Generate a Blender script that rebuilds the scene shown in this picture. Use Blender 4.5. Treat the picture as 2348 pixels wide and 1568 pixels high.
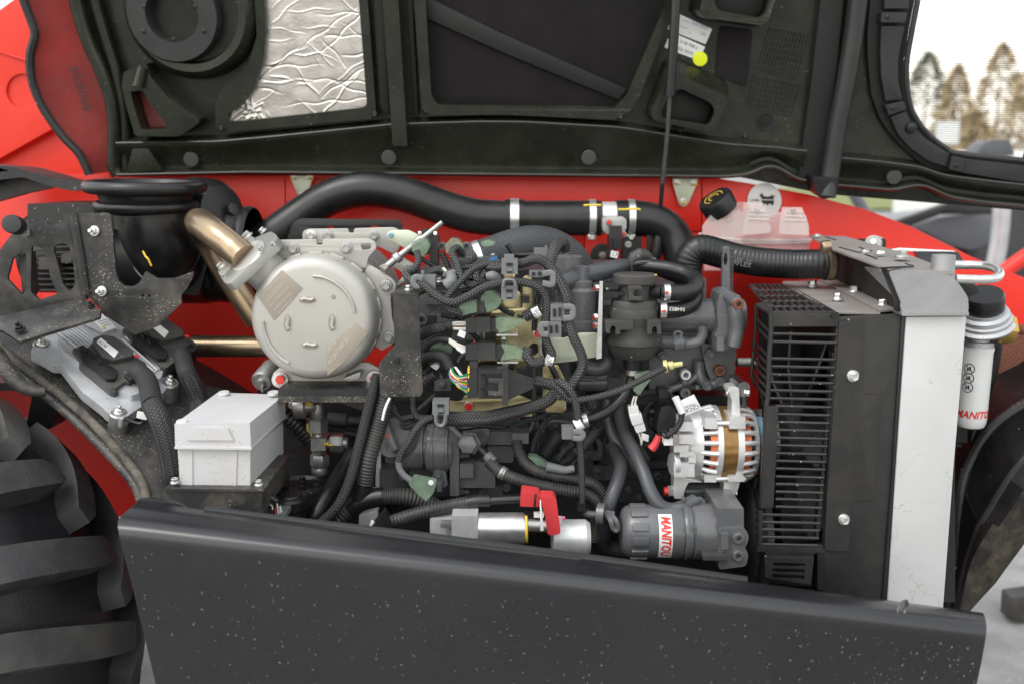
import bpy, bmesh, math, random
from mathutils import Vector as V, Matrix, noise as mnoise
from mathutils.geometry import tessellate_polygon
random.seed(7)
R_ = math.radians
for o in list(bpy.data.objects): bpy.data.objects.remove(o)
SCN = bpy.context.scene; COL = SCN.collection
# ---------------------------------------------------------------- camera
PITCH = R_(10.5); LENS = 32.0; W_, H_ = 2348.0, 1568.0
FPX = W_*LENS/36.0; CX, CY = W_/2, H_/2
CAM = V((0, -1.5, 1.5))
FWD = V((0, math.cos(PITCH), -math.sin(PITCH))); UP = V((0, math.sin(PITCH), math.cos(PITCH))); RT = V((1, 0, 0))
cd = bpy.data.cameras.new('camera'); co = bpy.data.objects.new('camera', cd); COL.objects.link(co)
co.location = CAM; co.rotation_euler = (math.pi/2-PITCH, 0, 0)
cd.lens = LENS; cd.sensor_width = 36; cd.sensor_fit = 'HORIZONTAL'; cd.clip_start = .05; cd.clip_end = 2000
cd.dof.use_dof = True; cd.dof.focus_distance = 1.47; cd.dof.aperture_fstop = 2.8
SCN.camera = co
# ---------------------------------------------------------------- sky, sun, exposure
wd = bpy.data.worlds.new('World'); SCN.world = wd; wd.use_nodes = True
nt = wd.node_tree; nt.nodes.clear()
sky = nt.nodes.new('ShaderNodeTexSky'); sky.sky_type = 'NISHITA'; sky.sun_disc = False
sky.sun_elevation = R_(55); sky.sun_rotation = R_(225); sky.air_density = 2.6; sky.dust_density = 1.5; sky.ozone_density = .6
hs = nt.nodes.new('ShaderNodeHueSaturation'); hs.inputs['Saturation'].default_value = .22
bg = nt.nodes.new('ShaderNodeBackground'); bg.inputs['Strength'].default_value = .15
wo = nt.nodes.new('ShaderNodeOutputWorld')
nt.links.new(sky.outputs[0], hs.inputs['Color']); nt.links.new(hs.outputs[0], bg.inputs[0]); nt.links.new(bg.outputs[0], wo.inputs[0])
sd = bpy.data.lights.new('sun', 'SUN'); so = bpy.data.objects.new('sun', sd); COL.objects.link(so)
sd.energy = .5; sd.angle = R_(25); sd.color = (1, .97, .93)
so.rotation_euler = (R_(35), 0, R_(-45)); so.location = (-3, -3, 6)
vs = SCN.view_settings; vs.view_transform = 'Standard'; vs.look = 'None'; vs.gamma = 1; vs.exposure = 1.05
SCN.render.engine = 'CYCLES'
# ---------------------------------------------------------------- pixel -> world
def ray(u, v): return RT*((u-CX)/FPX) + UP*((CY-v)/FPX) + FWD
def P(u, v, y=0):
    r = ray(u, v); return CAM + r*((y-CAM.y)/r.y)
def S(y): return (y+1.5)/FPX*1.0            # metres per view pixel at depth y
SC = .26913
RG = dict(a=(0,0), b=(1000,0), c=(2000,0), d=(2989,0), e=(0,660), f=(900,660), g=(1500,860), h=(2300,660), i=(2989,660), j=(0,1300), k=(1000,1400), l=(1900,1400), m=(2300,1500), n=(2989,1400), o=(0,1996), p=(2989,1996))
RG = {k: (x*.57422, y*.57422) for k, (x, y) in RG.items()}
def xy(k, x, y):
    if k == 'w': return (x, y)
    ox, oy = RG[k]; return (ox+x*SC, oy+y*SC)
def px(k, s):
    return [xy(k, *[float(t) for t in tok.split(',')[:2]]) for tok in s.split()]
def pp(k, s, y=0):
    out = []
    for tok in s.split():
        n = [float(t) for t in tok.split(',')]
        u, v = xy(k, n[0], n[1]); out.append(P(u, v, n[2] if len(n) > 2 else y))
    return out
def p1(k, x, y, d=0): return P(*xy(k, x, y), d)
class Plane:
    def __init__(s, A, B, C):
        s.o = A; s.n = (B-A).cross(C-A).normalized()
        if s.n.dot(CAM-A) < 0: s.n = -s.n
    def pick(s, u, v, h=0):
        r = ray(u, v); t = (s.o-CAM).dot(s.n)/r.dot(s.n); return CAM+r*t+s.n*h
def YP(y): return Plane(V((0, y, 0)), V((1, y, 0)), V((0, y, 1)))
# ---------------------------------------------------------------- things and parts
THINGS = []
class T:
    def __init__(s, name, label, cat, group=None, kind=None):
        s.name, s.label, s.cat, s.group, s.kind = name, label, cat, group, kind; s.parts = []; s.own = []; THINGS.append(s)
    def add(s, name, bm, mat, sub=None, smooth=35, label=None, kind=None):
        me = bpy.data.meshes.new(name)
        bmesh.ops.recalc_face_normals(bm, faces=bm.faces)
        bm.to_mesh(me); bm.free()
        if smooth:
            for p in me.polygons: p.use_smooth = True
            me.set_sharp_from_angle(angle=R_(smooth))
        me.materials.append(mat)
        o = bpy.data.objects.new(name, me); COL.objects.link(o)
        if label: o['label'] = label
        if kind: o['kind'] = kind
        s.parts.append((o, sub)); s.own.append(me); return o
    def inst(s, name, me, mtx, sub=None):
        o = bpy.data.objects.new(name, me); COL.objects.link(o); o.matrix_world = mtx
        s.parts.append((o, sub)); return o
def finish():
    bpy.context.view_layer.update()
    for t in THINGS:
        if not t.parts: continue
        lo = V((1e9,)*3); hi = V((-1e9,)*3)
        for o, _ in t.parts:
            for c in o.bound_box:
                w = o.matrix_world @ V(c)
                for i in range(3): lo[i] = min(lo[i], w[i]); hi[i] = max(hi[i], w[i])
        base = V(((lo.x+hi.x)/2, (lo.y+hi.y)/2, lo.z))
        for me in t.own: me.transform(Matrix.Translation(-base))
        ownset = set(m.name for m in t.own)
        if len(t.parts) == 1 and t.own:
            root = t.parts[0][0]; root.name = t.name; root.location = base
            if 'label' in root: del root['label']
        else:
            root = bpy.data.objects.new(t.name, None); COL.objects.link(root); root.location = base; root.empty_display_size = .02
            for o, sub in t.parts:
                mw = o.matrix_world.copy(); o.parent = sub if sub else root
                if o.data.name not in ownset: o.matrix_basis = Matrix.Translation(-base) @ mw
        if t.label: root['label'] = t.label
        if t.kind: root['kind'] = t.kind
        if t.cat: root['category'] = t.cat
        if t.group: root['group'] = t.group
# ---------------------------------------------------------------- mesh builders
def NB(): return bmesh.new()
def bev(bm, w=.0012, seg=2, ang=35):
    es = [e for e in bm.edges if len(e.link_faces) == 2 and e.calc_face_angle(0) > R_(ang)]
    if es:
        try: bmesh.ops.bevel(bm, geom=es, offset=w, segments=seg, affect='EDGES', clamp_overlap=True, profile=.6)
        except Exception: pass
    return bm
def rnd(pts, r, n=4):
    out = []; N = len(pts); rr = r if isinstance(r, (list, tuple)) else [r]*N
    for i in range(N):
        a, b, c = V(pts[i-1]), V(pts[i]), V(pts[(i+1) % N])
        d1, d2 = (a-b), (c-b); q = min(rr[i], d1.length*.45, d2.length*.45)
        if q < .5: out.append(tuple(b)); continue
        p, s = b+d1.normalized()*q, b+d2.normalized()*q
        for k in range(n+1):
            t = k/n; out.append(tuple(p*(1-t)**2+b*2*t*(1-t)+s*t*t))
    return out
def circ(cx, cy, rx, ry=None, n=16, a0=0, a1=360):
    ry = ry or rx; m = n if a1-a0 >= 360 else n+1
    return [(cx+rx*math.cos(R_(a0+(a1-a0)*k/n)), cy+ry*math.sin(R_(a0+(a1-a0)*k/n))) for k in range(m)]
def plate(bm, pl, outline, h=0, th=.004, holes=(), ext=None):
    loops = [list(outline)]+[list(x) for x in holes]
    tri = tessellate_polygon([[V((x, y, 0)) for x, y in lp] for lp in loops])
    fr, bk = [], []
    for lp in loops:
        for (u, v) in lp:
            w = pl.pick(u, v, h); fr.append(bm.verts.new(w)); bk.append(bm.verts.new(w+(ext if ext else -pl.n*th)))
    for t in tri:
        try: bm.faces.new([fr[i] for i in t]); bm.faces.new([bk[i] for i in reversed(t)])
        except Exception: pass
    b = 0
    for lp in loops:
        n = len(lp)
        for i in range(n):
            j = (i+1) % n
            try: bm.faces.new([fr[b+i], fr[b+j], bk[b+j], bk[b+i]])
            except Exception: pass
        b += n
    bmesh.ops.recalc_face_normals(bm, faces=bm.faces)
    return bm
def dplate(pl, outline, h=0, th=.004, holes=(), w=.001, ext=None, limited=True):
    bm = plate(NB(), pl, outline, h, th, holes, ext)
    bmesh.ops.dissolve_limit(bm, angle_limit=R_(1), verts=bm.verts, edges=bm.edges) if limited and not holes else None
    return bev(bm, w)
def frame(ax):
    ax = V(ax).normalized(); t = V((0, 0, 1)) if abs(ax.z) < .9 else V((0, 1, 0))
    x = t.cross(ax).normalized(); y = ax.cross(x); return x, y, ax
def lathe(bm, o, ax, prof, seg=32, a0=0, a1=360, fn=None):
    x, y, z = frame(ax); rings = []
    full = a1-a0 >= 360; m = seg if full else seg+1
    for (t, r) in prof:
        ring = []
        for k in range(m):
            a = R_(a0+(a1-a0)*k/seg); q = r*(fn(a, t) if fn else 1)
            ring.append(bm.verts.new(o+z*t+x*(q*math.cos(a))+y*(q*math.sin(a))))
        rings.append(ring)
    for i in range(len(rings)-1):
        for k in range(m if full else m-1):
            j = (k+1) % m
            bm.faces.new([rings[i][k], rings[i][j], rings[i+1][j], rings[i+1][k]])
    if full:
        if prof[0][1] > 1e-6: bm.faces.new(rings[0][::-1])
        if prof[-1][1] > 1e-6: bm.faces.new(rings[-1])
    bmesh.ops.remove_doubles(bm, verts=bm.verts, dist=1e-6)
    return bm
def cyl(bm, a, b, r, r2=None, seg=20, c=.0):
    d = (b-a); L = d.length; r2 = r if r2 is None else r2
    pr = [(0, r-c), (c, r), (L-c, r2), (L, r2-c)] if c else [(0, r), (L, r2)]
    return lathe(bm, a, d, pr, seg)
def loft(bm, rings, closed=True, cap=True):
    vr = [[bm.verts.new(p) for p in r] for r in rings]; n = len(vr[0])
    for i in range(len(vr)-1):
        for k in range(n if closed else n-1):
            j = (k+1) % n; bm.faces.new([vr[i][k], vr[i][j], vr[i+1][j], vr[i+1][k]])
    if cap and closed: bm.faces.new(vr[0][::-1]); bm.faces.new(vr[-1])
    return bm
def box(bm, c, size, rot=None):
    M4 = Matrix.Translation(c) @ ((rot.to_4x4() if rot else Matrix.Identity(4))) @ Matrix.Diagonal((*size, 1))
    bmesh.ops.create_cube(bm, size=1, matrix=M4); return bm
def pbox(bm, k, x0, y0, x1, y1, d0, d1, bv=0):
    """box whose front face fills the pixel rectangle at depth d0, running back to d1 with straight sides"""
    a, b, c, d = [P(*xy(k, *q), d0) for q in ((x0, y0), (x1, y0), (x1, y1), (x0, y1))]
    e = V((0, d1-d0, 0)); return loft(bm, [[a, b, c, d], [a+e, b+e, c+e, d+e]])
def rbox(k, x0, y0, x1, y1, d0, d1, w=.003, seg=3):
    return bev(pbox(NB(), k, x0, y0, x1, y1, d0, d1), w, seg)
def spline(pts, step, closed=False):
    n = len(pts); out = []
    g = lambda i: pts[max(0, min(n-1, i))]
    for i in range(n-1):
        p0, p1_, p2, p3 = g(i-1), g(i), g(i+1), g(i+2)
        if i == 0: p0 = p1_*2-p2
        if i == n-2: p3 = p2*2-p1_
        m = max(1, int((p2-p1_).length/step))
        for k in range(m):
            t = k/m; t2, t3 = t*t, t*t*t
            out.append(((p1_*2)+(p2-p0)*t+(p0*2-p1_*5+p2*4-p3)*t2+(p1_*3-p0-p2*3+p3)*t3)*.5)
    out.append(pts[-1].copy()); return out
def tube(bm, pts, r, seg=14, step=None, rib=None, ecap=True, raw=False, rfn=None, flat=1.0):
    step = step or max(r*.45, .002)
    if rib: step = rib[0]/4
    c = pts if raw else spline(pts, step)
    if rib:                     # even resample so every rib has four rings
        c2 = [c[0]]; acc = 0
        for a, b in zip(c, c[1:]):
            L = (b-a).length; 
            while acc+L >= step and L > 1e-9:
                a = a+(b-a)*((step-acc)/L); c2.append(a); L = (b-a).length; acc = 0
            acc += L
        c = c2
    uv = bm.loops.layers.uv.verify(); rings = []; tp = None; ln = 0; lens = []
    t = (c[1]-c[0]).normalized(); x, y, _ = frame(t)
    for i, p in enumerate(c):
        t2 = ((c[i+1] if i+1 < len(c) else c[i])-(c[i-1] if i else c[i])).normalized()
        q = t.rotation_difference(t2); x = q @ x; y = q @ y; t = t2
        if i: ln += (p-c[i-1]).length
        lens.append(ln); rr = r
        if rib: rr = r*(1.0 if i % 4 in (0, 1) else rib[1])
        if rfn: rr = r*rfn(i/(len(c)-1))
        rings.append([bm.verts.new(p+x*(rr*math.cos(2*math.pi*k/seg))+y*(flat*rr*math.sin(2*math.pi*k/seg))) for k in range(seg)])
    per = 2*math.pi*r
    for i in range(len(rings)-1):
        for k in range(seg):
            j = (k+1) % seg; f = bm.faces.new([rings[i][k], rings[i][j], rings[i+1][j], rings[i+1][k]])
            for lp, (a, b) in zip(f.loops, ((lens[i], k), (lens[i], k+1), (lens[i+1], k+1), (lens[i+1], k))): lp[uv].uv = (a, b/seg*per)
    if ecap: bm.faces.new(rings[0][::-1]); bm.faces.new(rings[-1])
    return bm
def ptube(k, s, y, rpx, **kw):
    pts = pp(k, s, y); d = sum(p.y for p in pts)/len(pts); return tube(NB(), pts, rpx*S(d), **kw)
def grid(bm, fn, nu, nv):
    vs_ = [[bm.verts.new(fn(i/nu, j/nv)) for j in range(nv+1)] for i in range(nu+1)]
    for i in range(nu):
        for j in range(nv): bm.faces.new([vs_[i][j], vs_[i+1][j], vs_[i+1][j+1], vs_[i][j+1]])
    return bm
_bc = {}
def bolt_mesh(kind, mat):
    k = (kind, mat.name)
    if k in _bc: return _bc[k]
    bm = NB(); Z = V((0, 0, 1)); O = V((0, 0, 0))
    if kind in ('flange', 'nut', 'bigwasher'):
        lathe(bm, O, Z, [(-.1, .5 if kind != 'bigwasher' else .8), (.04, .5 if kind != 'bigwasher' else .8), (.1, .46 if kind != 'bigwasher' else .76), (.12, .3)], 20)
        hx = NB(); lathe(hx, O, Z, [(.05, .37), (.42, .37), (.47, .33), (.47, .24), (.43, .2), (.43, 0)] if kind != 'nut' else [(.05, .37), (.36, .37), (.42, .3), (.42, .2)], 6)
        me = bpy.data.meshes.new('t'); hx.to_mesh(me); hx.free(); bm.from_mesh(me); bpy.data.meshes.remove(me)
        if kind == 'nut': lathe(bm, O, Z, [(.2, .19), (.72, .19), (.78, .14), (.78, 0)], 12)
    elif kind == 'hex':
        lathe(bm, O, Z, [(-.1, .5), (.36, .5), (.42, .44), (.42, 0)], 6)
    elif kind == 'screw':
        lathe(bm, O, Z, [(-.1, .5), (.1, .5), (.22, .36), (.24, .2), (.12, .16), (.12, 0)], 16)
    elif kind == 'dome':
        lathe(bm, O, Z, [(-.1, .5), (.08, .5), (.22, .42), (.3, .25), (.33, 0)], 16)
    elif kind == 'plug':
        lathe(bm, O, Z, [(-.1, .5), (.05, .5), (.1, .46), (.12, .3), (.1, 0)], 24)
    elif kind == 'boss':
        lathe(bm, O, Z, [(-.4, .5), (.3, .5), (.34, .46), (.34, .26), (-.2, .22), (-.2, 0)], 20)
    me = bpy.data.meshes.new(kind+'_bolt'); bmesh.ops.recalc_face_normals(bm, faces=bm.faces); bm.to_mesh(me); bm.free()
    for p in me.polygons: p.use_smooth = True
    me.set_sharp_from_angle(angle=R_(30)); me.materials.append(mat); _bc[k] = me; return me
def bolt(t, k, x, y, d, dpx, mat, kind='flange', ax=(0, -1, 0), name='bolt', sub=None, at=None):
    o = at if at is not None else p1(k, x, y, d); s = dpx*S(o.y)
    a, b, c = frame(ax); rot = Matrix((a, b, c)).transposed().to_4x4()
    spin = Matrix.Rotation(random.uniform(0, 1), 4, 'Z')
    return t.inst(name, bolt_mesh(kind, mat), Matrix.Translation(o) @ rot @ spin @ Matrix.Scale(s, 4), sub)
def text(t, s, mat, o, ex, ey, size, sub=None, ext=.0002, name='lettering', shear=0, fn=None, align='CENTER', width=1.0, bold=0):
    cu = bpy.data.curves.new('txt', 'FONT'); cu.body = s; cu.size = 1; cu.align_x = align; cu.align_y = 'CENTER'; cu.shear = shear; cu.resolution_u = 2; cu.offset = bold
    ob = bpy.data.objects.new('txt', cu); me = bpy.data.meshes.new_from_object(ob); bpy.data.objects.remove(ob); bpy.data.curves.remove(cu)
    ex = V(ex).normalized(); ey = V(ey).normalized(); n = ex.cross(ey)
    for v in me.vertices:
        a, b = v.co.x*size*width, v.co.y*size
        v.co = fn(a, b) if fn else o+ex*a+ey*b+n*ext
    me.materials.append(mat); me.name = name
    ob = bpy.data.objects.new(name, me); COL.objects.link(ob); t.parts.append((ob, sub)); t.own.append(me); return ob
# ---------------------------------------------------------------- materials
def M(name, col, rough=.5, metal=0, var=.25, vs=18, dust=0, dcol=(.32, .27, .21), spots=0, sscale=220, bump=0, bscale=400, spec=.5, coat=0, kind=None, trans=0, rvar=.12, extra=None, alpha=1):
    m = bpy.data.materials.new(name); m.use_nodes = True; n = m.node_tree; L = n.links.new; N = n.nodes.new
    b = n.nodes['Principled BSDF']; b.inputs['Roughness'].default_value = rough; b.inputs['Metallic'].default_value = metal
    b.inputs['Specular IOR Level'].default_value = spec; b.inputs['Coat Weight'].default_value = coat; b.inputs['Coat Roughness'].default_value = .22
    tc = N('ShaderNodeTexCoord'); C4 = (*col, 1)
    def noise(scale, det=4, rg=.6):
        q = N('ShaderNodeTexNoise'); q.inputs['Scale'].default_value = scale; q.inputs['Detail'].default_value = det; q.inputs['Roughness'].default_value = rg; L(tc.outputs['Object'], q.inputs['Vector']); return q.outputs['Fac']
    def ramp(f, a, b_, c0=0, c1=1):
        q = N('ShaderNodeMapRange'); q.inputs[1].default_value = a; q.inputs[2].default_value = b_; q.inputs[3].default_value = c0; q.inputs[4].default_value = c1; L(f, q.inputs[0]); return q.outputs[0]
    def mix(f, A, B):
        q = N('ShaderNodeMix'); q.data_type = 'RGBA'
        if hasattr(f, 'links'): L(f, q.inputs[0])
        else: q.inputs[0].default_value = f
        for s_, i in ((A, 6), (B, 7)):
            if hasattr(s_, 'links'): L(s_, q.inputs[i])
            else: q.inputs[i].default_value = s_ if len(s_) == 4 else (*s_, 1)
        return q.outputs[2]
    def mth(op, a, b_=None):
        q = N('ShaderNodeMath'); q.operation = op
        for s_, i in ((a, 0), (b_, 1)):
            if s_ is None: continue
            if hasattr(s_, 'links'): L(s_, q.inputs[i])
            else: q.inputs[i].default_value = s_
        return q.outputs[0]
    cur = C4; n1 = noise(vs)
    if var: cur = mix(ramp(n1, .3, .7), tuple(c*(1-var) for c in col), tuple(min(1, c*(1+var)) for c in col))
    if dust:
        f = mth('MULTIPLY', ramp(noise(vs*.8, 8, .7), .45, .75), dust); cur = mix(f, cur, dcol)
        rsock = mth('ADD', ramp(n1, .3, .7, rough-rvar/2, rough+rvar/2), mth('MULTIPLY', f, .4))
    else: rsock = ramp(n1, .3, .7, max(0, rough-rvar/2), min(1, rough+rvar/2))
    if spots:
        vo = N('ShaderNodeTexVoronoi'); vo.inputs['Scale'].default_value = sscale; L(tc.outputs['Object'], vo.inputs['Vector'])
        sp = N('ShaderNodeSeparateColor'); L(vo.outputs['Color'], sp.inputs[0])
        f = mth('MULTIPLY', mth('LESS_THAN', vo.outputs['Distance'], mth('MULTIPLY', sp.outputs[0], .33)), mth('LESS_THAN', sp.outputs[1], mth('MULTIPLY', ramp(noise(9, 3), .4, .65), spots)))
        cur = mix(f, cur, (.45, .41, .35) if col[0] < .3 else (.3, .22, .15))
    bh = None
    if bump:
        bh = noise(bscale, 3)
    if kind == 'weave':
        ck = N('ShaderNodeUVMap'); s4 = N('ShaderNodeSeparateXYZ'); L(ck.outputs[0], s4.inputs[0]); bh = mth('MULTIPLY', mth('SINE', mth('MULTIPLY', s4.outputs[0], 1100)), mth('SINE', mth('MULTIPLY', s4.outputs[1], 1100))); bump = .5
    if kind in ('braid', 'hatch'):
        uv = N('ShaderNodeUVMap'); s2 = N('ShaderNodeSeparateXYZ'); L(uv.outputs[0], s2.inputs[0])
        pg = mth('PINGPONG', mth('MULTIPLY', s2.outputs[1], 1/.0046), 1.0)
        w = mth('FRACT', mth('ADD', mth('MULTIPLY', s2.outputs[0], 1/.0050), mth('MULTIPLY', pg, 1.0)))
        tri = mth('PINGPONG', w, .5)
        cur = mix(ramp(tri, .24, .34), cur, extra or (.13, .13, .13)); bh = tri; bump = bump or .5
    if kind == 'foil':
        bh = None
        acc = None
        for (rz, sc, st, wd_, amp) in ((.08, 16, .10, .012, .7), (.62, 7, .14, .009, 1.8), (-.55, 6, .16, .009, 1.6), (0, 110, .10, .25, .10), (.9, 12, .3, .012, 1.0), (.4, 30, .5, .02, .5)):
            mp = N('ShaderNodeMapping'); mp.inputs['Rotation'].default_value = (0, rz, 0); mp.inputs['Scale'].default_value = (st, 1, 1); L(tc.outputs['Object'], mp.inputs[0])
            q = N('ShaderNodeTexNoise'); q.inputs['Scale'].default_value = sc; q.inputs['Detail'].default_value = 1.5; L(mp.outputs[0], q.inputs['Vector'])
            d = mth('ABSOLUTE', mth('SUBTRACT', q.outputs['Fac'], .5)); h = mth('MULTIPLY', ramp(d, 0, wd_, 1, 0), amp)
            acc = h if acc is None else mth('ADD', acc, h)
        bh = acc; bump = .9
    if kind == 'hexmesh':
        s3 = N('ShaderNodeSeparateXYZ'); L(tc.outputs['Object'], s3.inputs[0])
        rz = mth('MULTIPLY', s3.outputs[2], 1/.0044); rx_ = mth('ADD', mth('MULTIPLY', s3.outputs[0], 1/.0048), mth('MULTIPLY', mth('MODULO', mth('FLOOR', rz), 2.0), .5))
        dx = mth('SUBTRACT', mth('FRACT', rx_), .5); dz = mth('SUBTRACT', mth('FRACT', rz), .5)
        dd = mth('SQRT', mth('ADD', mth('MULTIPLY', dx, dx), mth('MULTIPLY', dz, dz))); L(mth('GREATER_THAN', dd, .515), b.inputs['Alpha'])
    if kind == 'marble':     # peeling clear film on the white side plate
        q = N('ShaderNodeTexNoise'); q.inputs['Scale'].default_value = 13; q.inputs['Detail'].default_value = 7; q.inputs['Distortion'].default_value = .3; L(tc.outputs['Object'], q.inputs['Vector'])
        d = mth('ABSOLUTE', mth('SUBTRACT', q.outputs['Fac'], .56)); cr = mth('MULTIPLY', ramp(d, 0, .004, 1, 0), ramp(noise(5, 2), .36, .5))
        cur = mix(mth('MULTIPLY', cr, .75), cur, (.26, .24, .21)); 
        cur = mix(mth('MULTIPLY', ramp(noise(60, 6, .8), .62, .72), .45), cur, (.4, .39, .37))
    if hasattr(cur, 'links'): L(cur, b.inputs['Base Color'])
    else: b.inputs['Base Color'].default_value = cur
    L(rsock, b.inputs['Roughness'])
    if bh is not None and bump:
        bp = N('ShaderNodeBump'); bp.inputs['Strength'].default_value = bump; bp.inputs['Distance'].default_value = .002 if kind != 'foil' else .0022; L(bh, bp.inputs['Height']); L(bp.outputs[0], b.inputs['Normal'])
    if trans: b.inputs['Transmission Weight'].default_value = trans; b.inputs['IOR'].default_value = 1.33
    if alpha < 1: b.inputs['Alpha'].default_value = alpha
    return m
BLK = (.016, .016, .017)
m_hood = M('hood_plastic', (.017, .019, .0125), .27, var=.25, spots=.04, sscale=420, bump=.06, bscale=500, spec=.4)
m_bead = M('highlight_gloss', (.03, .032, .028), .2, var=.1, coat=.4)
m_hoodgrey = M('hood_satin_grey', (.022, .023, .023), .38, var=.15, bump=.15, bscale=700)
m_felt = M('felt_pad', (.018, .0165, .0165), .95, var=.25, vs=9, spec=.15, bump=.5, bscale=900)
m_nearblack = M('near_black', (.008, .007, .007), .6, var=.2)  # near-black; also painted into hood channels, bowls and holes as shade
m_foil = M('aluminium_foil', (.66, .63, .59), .34, 1, var=.10, vs=30, bump=.25, bscale=160)
m_skirt = M('skirt_coating', (.0105, .0105, .013), .30, var=.12, vs=5, dust=.02, coat=.3, bump=.08, bscale=900)
m_black = M('black_steel', BLK, .42, var=.3, spots=.35, bump=.12, bscale=600)
m_blackdust = M('dusty_black_steel', (.02, .02, .02), .48, var=.35, dust=.30, spots=.7, sscale=380, bump=.2, bscale=300)
m_plast = M('black_plastic', (.010, .010, .011), .38, var=.2, bump=.1, bscale=700)
m_plastd = M('dusty_black_plastic', (.04, .039, .038), .55, var=.2, dust=.16, bump=.15, bscale=700, spots=.2)
m_shroud = M('shroud_plastic', (.017, .0165, .0165), .40, var=.15, bump=.35, bscale=800, dust=.06, spots=.12)
m_wallp = M('matte_black_sheet', (.022, .021, .02), .7, var=.2, spec=.2, dust=.05)
m_conn = M('connector_plastic', (.022, .022, .023), .40, var=.2, dust=.06)
m_rubber = M('hose_rubber', (.009, .009, .010), .36, var=.2, dust=.05, bump=.1, bscale=300)
m_rubberg = M('grey_hose_rubber', (.058, .061, .067), .38, var=.12, bump=.12, bscale=500, dust=.04)
m_weave = M('woven_hose', (.055, .058, .064), .42, var=.1, kind='weave')
m_conduit = M('conduit', (.030, .030, .031), .45, var=.25, dust=.18)
m_braid = M('braided_sleeve', (.002, .002, .002), .42, var=.2, kind='braid', extra=(.085, .085, .085), bump=1.0)
m_braidg = M('braided_sleeve_grey', (.006, .006, .006), .5, var=.2, kind='braid', extra=(.055, .055, .058), bump=1.0)
m_tape = M('cloth_tape', (.02, .02, .02), .7, var=.3, bump=.3, bscale=300)
m_eng = M('engine_paint', (.105, .107, .113), .27, var=.12, dust=.07, bump=.16, bscale=260, spec=.6)
m_engd = M('engine_dark', (.03, .031, .034), .5, var=.3, dust=.12, bump=.2, bscale=260)
m_block = M('engine_cast', (.055, .058, .064), .36, var=.2, dust=.07, bump=.5, bscale=220)
m_red = M('red_paint', (.74, .024, .013), .34, var=.06, vs=3, spec=.4, rvar=.06, dust=.025)
m_redp = M('red_plastic', (.72, .035, .018), .42, var=.04, vs=3, spec=.35)
m_over = M('oversprayed_skin', (.30, .04, .035), .55, var=.5, vs=5, dust=.6, dcol=(.24, .17, .16), spots=.45, sscale=330)
m_dpf = M('coated_steel', (.45, .435, .405), .47, .45, var=.06, vs=7, bump=.1, bscale=700)
m_dpfd = M('coated_steel_dark', (.36, .355, .34), .45, .5, var=.1, bump=.1, bscale=500)
m_stamp = M('etched_patch', (.33, .29, .24), .6, .3, var=.08)
m_etch = M('etched_letter', (.52, .48, .42), .6, .2, var=0)
m_exh = M('tinted_exhaust', (.36, .27, .18), .30, .9, var=.25, vs=14, bump=.05, bscale=300)
m_zinc = M('zinc', (.68, .68, .66), .32, .85, var=.1, vs=60)
m_zincd = M('dull_zinc', (.42, .42, .41), .45, .8, var=.2, vs=40)
m_gold = M('yellow_zinc', (.56, .48, .27), .28, .75, var=.22, vs=14)
m_iri = M('pale_zinc_plate', (.56, .60, .48), .40, .55, var=.1, vs=10)
m_alu = M('cast_aluminium', (.66, .66, .66), .42, .55, var=.1, vs=40, bump=.3, bscale=500)
m_alud = M('ecu_aluminium', (.50, .51, .53), .42, .55, var=.12, vs=20, dust=.15, spots=.3, bump=.2, bscale=500)
m_stator = M('stator_iron', (.26, .15, .05), .4, .6, var=.2, vs=60)
m_copper = M('copper_wire', (.62, .17, .07), .35, .6, var=.3, vs=200, bump=.8, bscale=600)
m_blue = M('pulley_blue', (.20, .36, .46), .4, var=.06)
m_cblue = M('clip_blue', (.03, .16, .38), .35, var=.1)
m_white = M('white_plastic', (.54, .54, .55), .42, var=.04, vs=6, dust=.28, dcol=(.36, .28, .2), spots=.35, sscale=330)
m_sidep = M('white_side_plate', (.52, .52, .52), .45, .1, var=.05, vs=8, kind='marble')
m_paper = M('white_label', (.74, .74, .73), .6, var=.03)
m_print = M('print_black', (.02, .02, .025), .6, var=0)
m_printg = M('print_grey', (.25, .25, .28), .6, var=0)
m_printr = M('print_red', (.68, .03, .02), .5, var=0)
m_yel = M('yellow_paint', (.72, .50, .04), .5, var=.1)
m_neon = M('neon_sticker', (.78, .85, .01), .5, var=.02)
m_redcap = M('red_marker', (.62, .03, .015), .3, var=.1, coat=.4)
m_redrub = M('red_rubber', (.58, .045, .05), .42, var=.06)
m_clip = M('grey_clip', (.15, .155, .16), .5, var=.08, dust=.05)
m_green = M('green_tape', (.24, .34, .24), .2, var=.3, vs=60, alpha=.5, coat=.5, bump=.4, bscale=60)
m_milky = M('milky_plastic', (.74, .66, .64), .3, var=.04, alpha=.40, coat=.3)
m_cool = M('pink_coolant', (.85, .16, .20), .3, var=.04)
m_nylon = M('white_nylon', (.72, .73, .72), .35, var=.03)
m_radtop = M('radiator_tank', (.33, .33, .335), .5, .5, var=.15, vs=12, dust=.1, bump=.35, bscale=700)
m_cover = M('dusty_cover', (.22, .20, .19), .6, .1, var=.12, dust=.15)
m_rust = M('rust', (.16, .055, .03), .8, var=.3, vs=200)
m_tyre = M('tyre_rubber', (.014, .0145, .0165), .34, var=.2, vs=10, dust=.18, dcol=(.10, .09, .08), bump=.25, bscale=200)
m_tyretop = M('tyre_lug', (.042, .042, .044), .5, var=.3, vs=12, dust=.4, dcol=(.17, .155, .125), bump=.35, bscale=260)
m_fend = M('fender_plastic', (.014, .0135, .015), .52, var=.2, dust=.08, spots=.08, bump=.15, bscale=300)
m_mudf = M('muddy_fender', (.035, .032, .028), .7, var=.4, vs=22, dust=.75, dcol=(.27, .225, .165), bump=.8, bscale=120)
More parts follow.
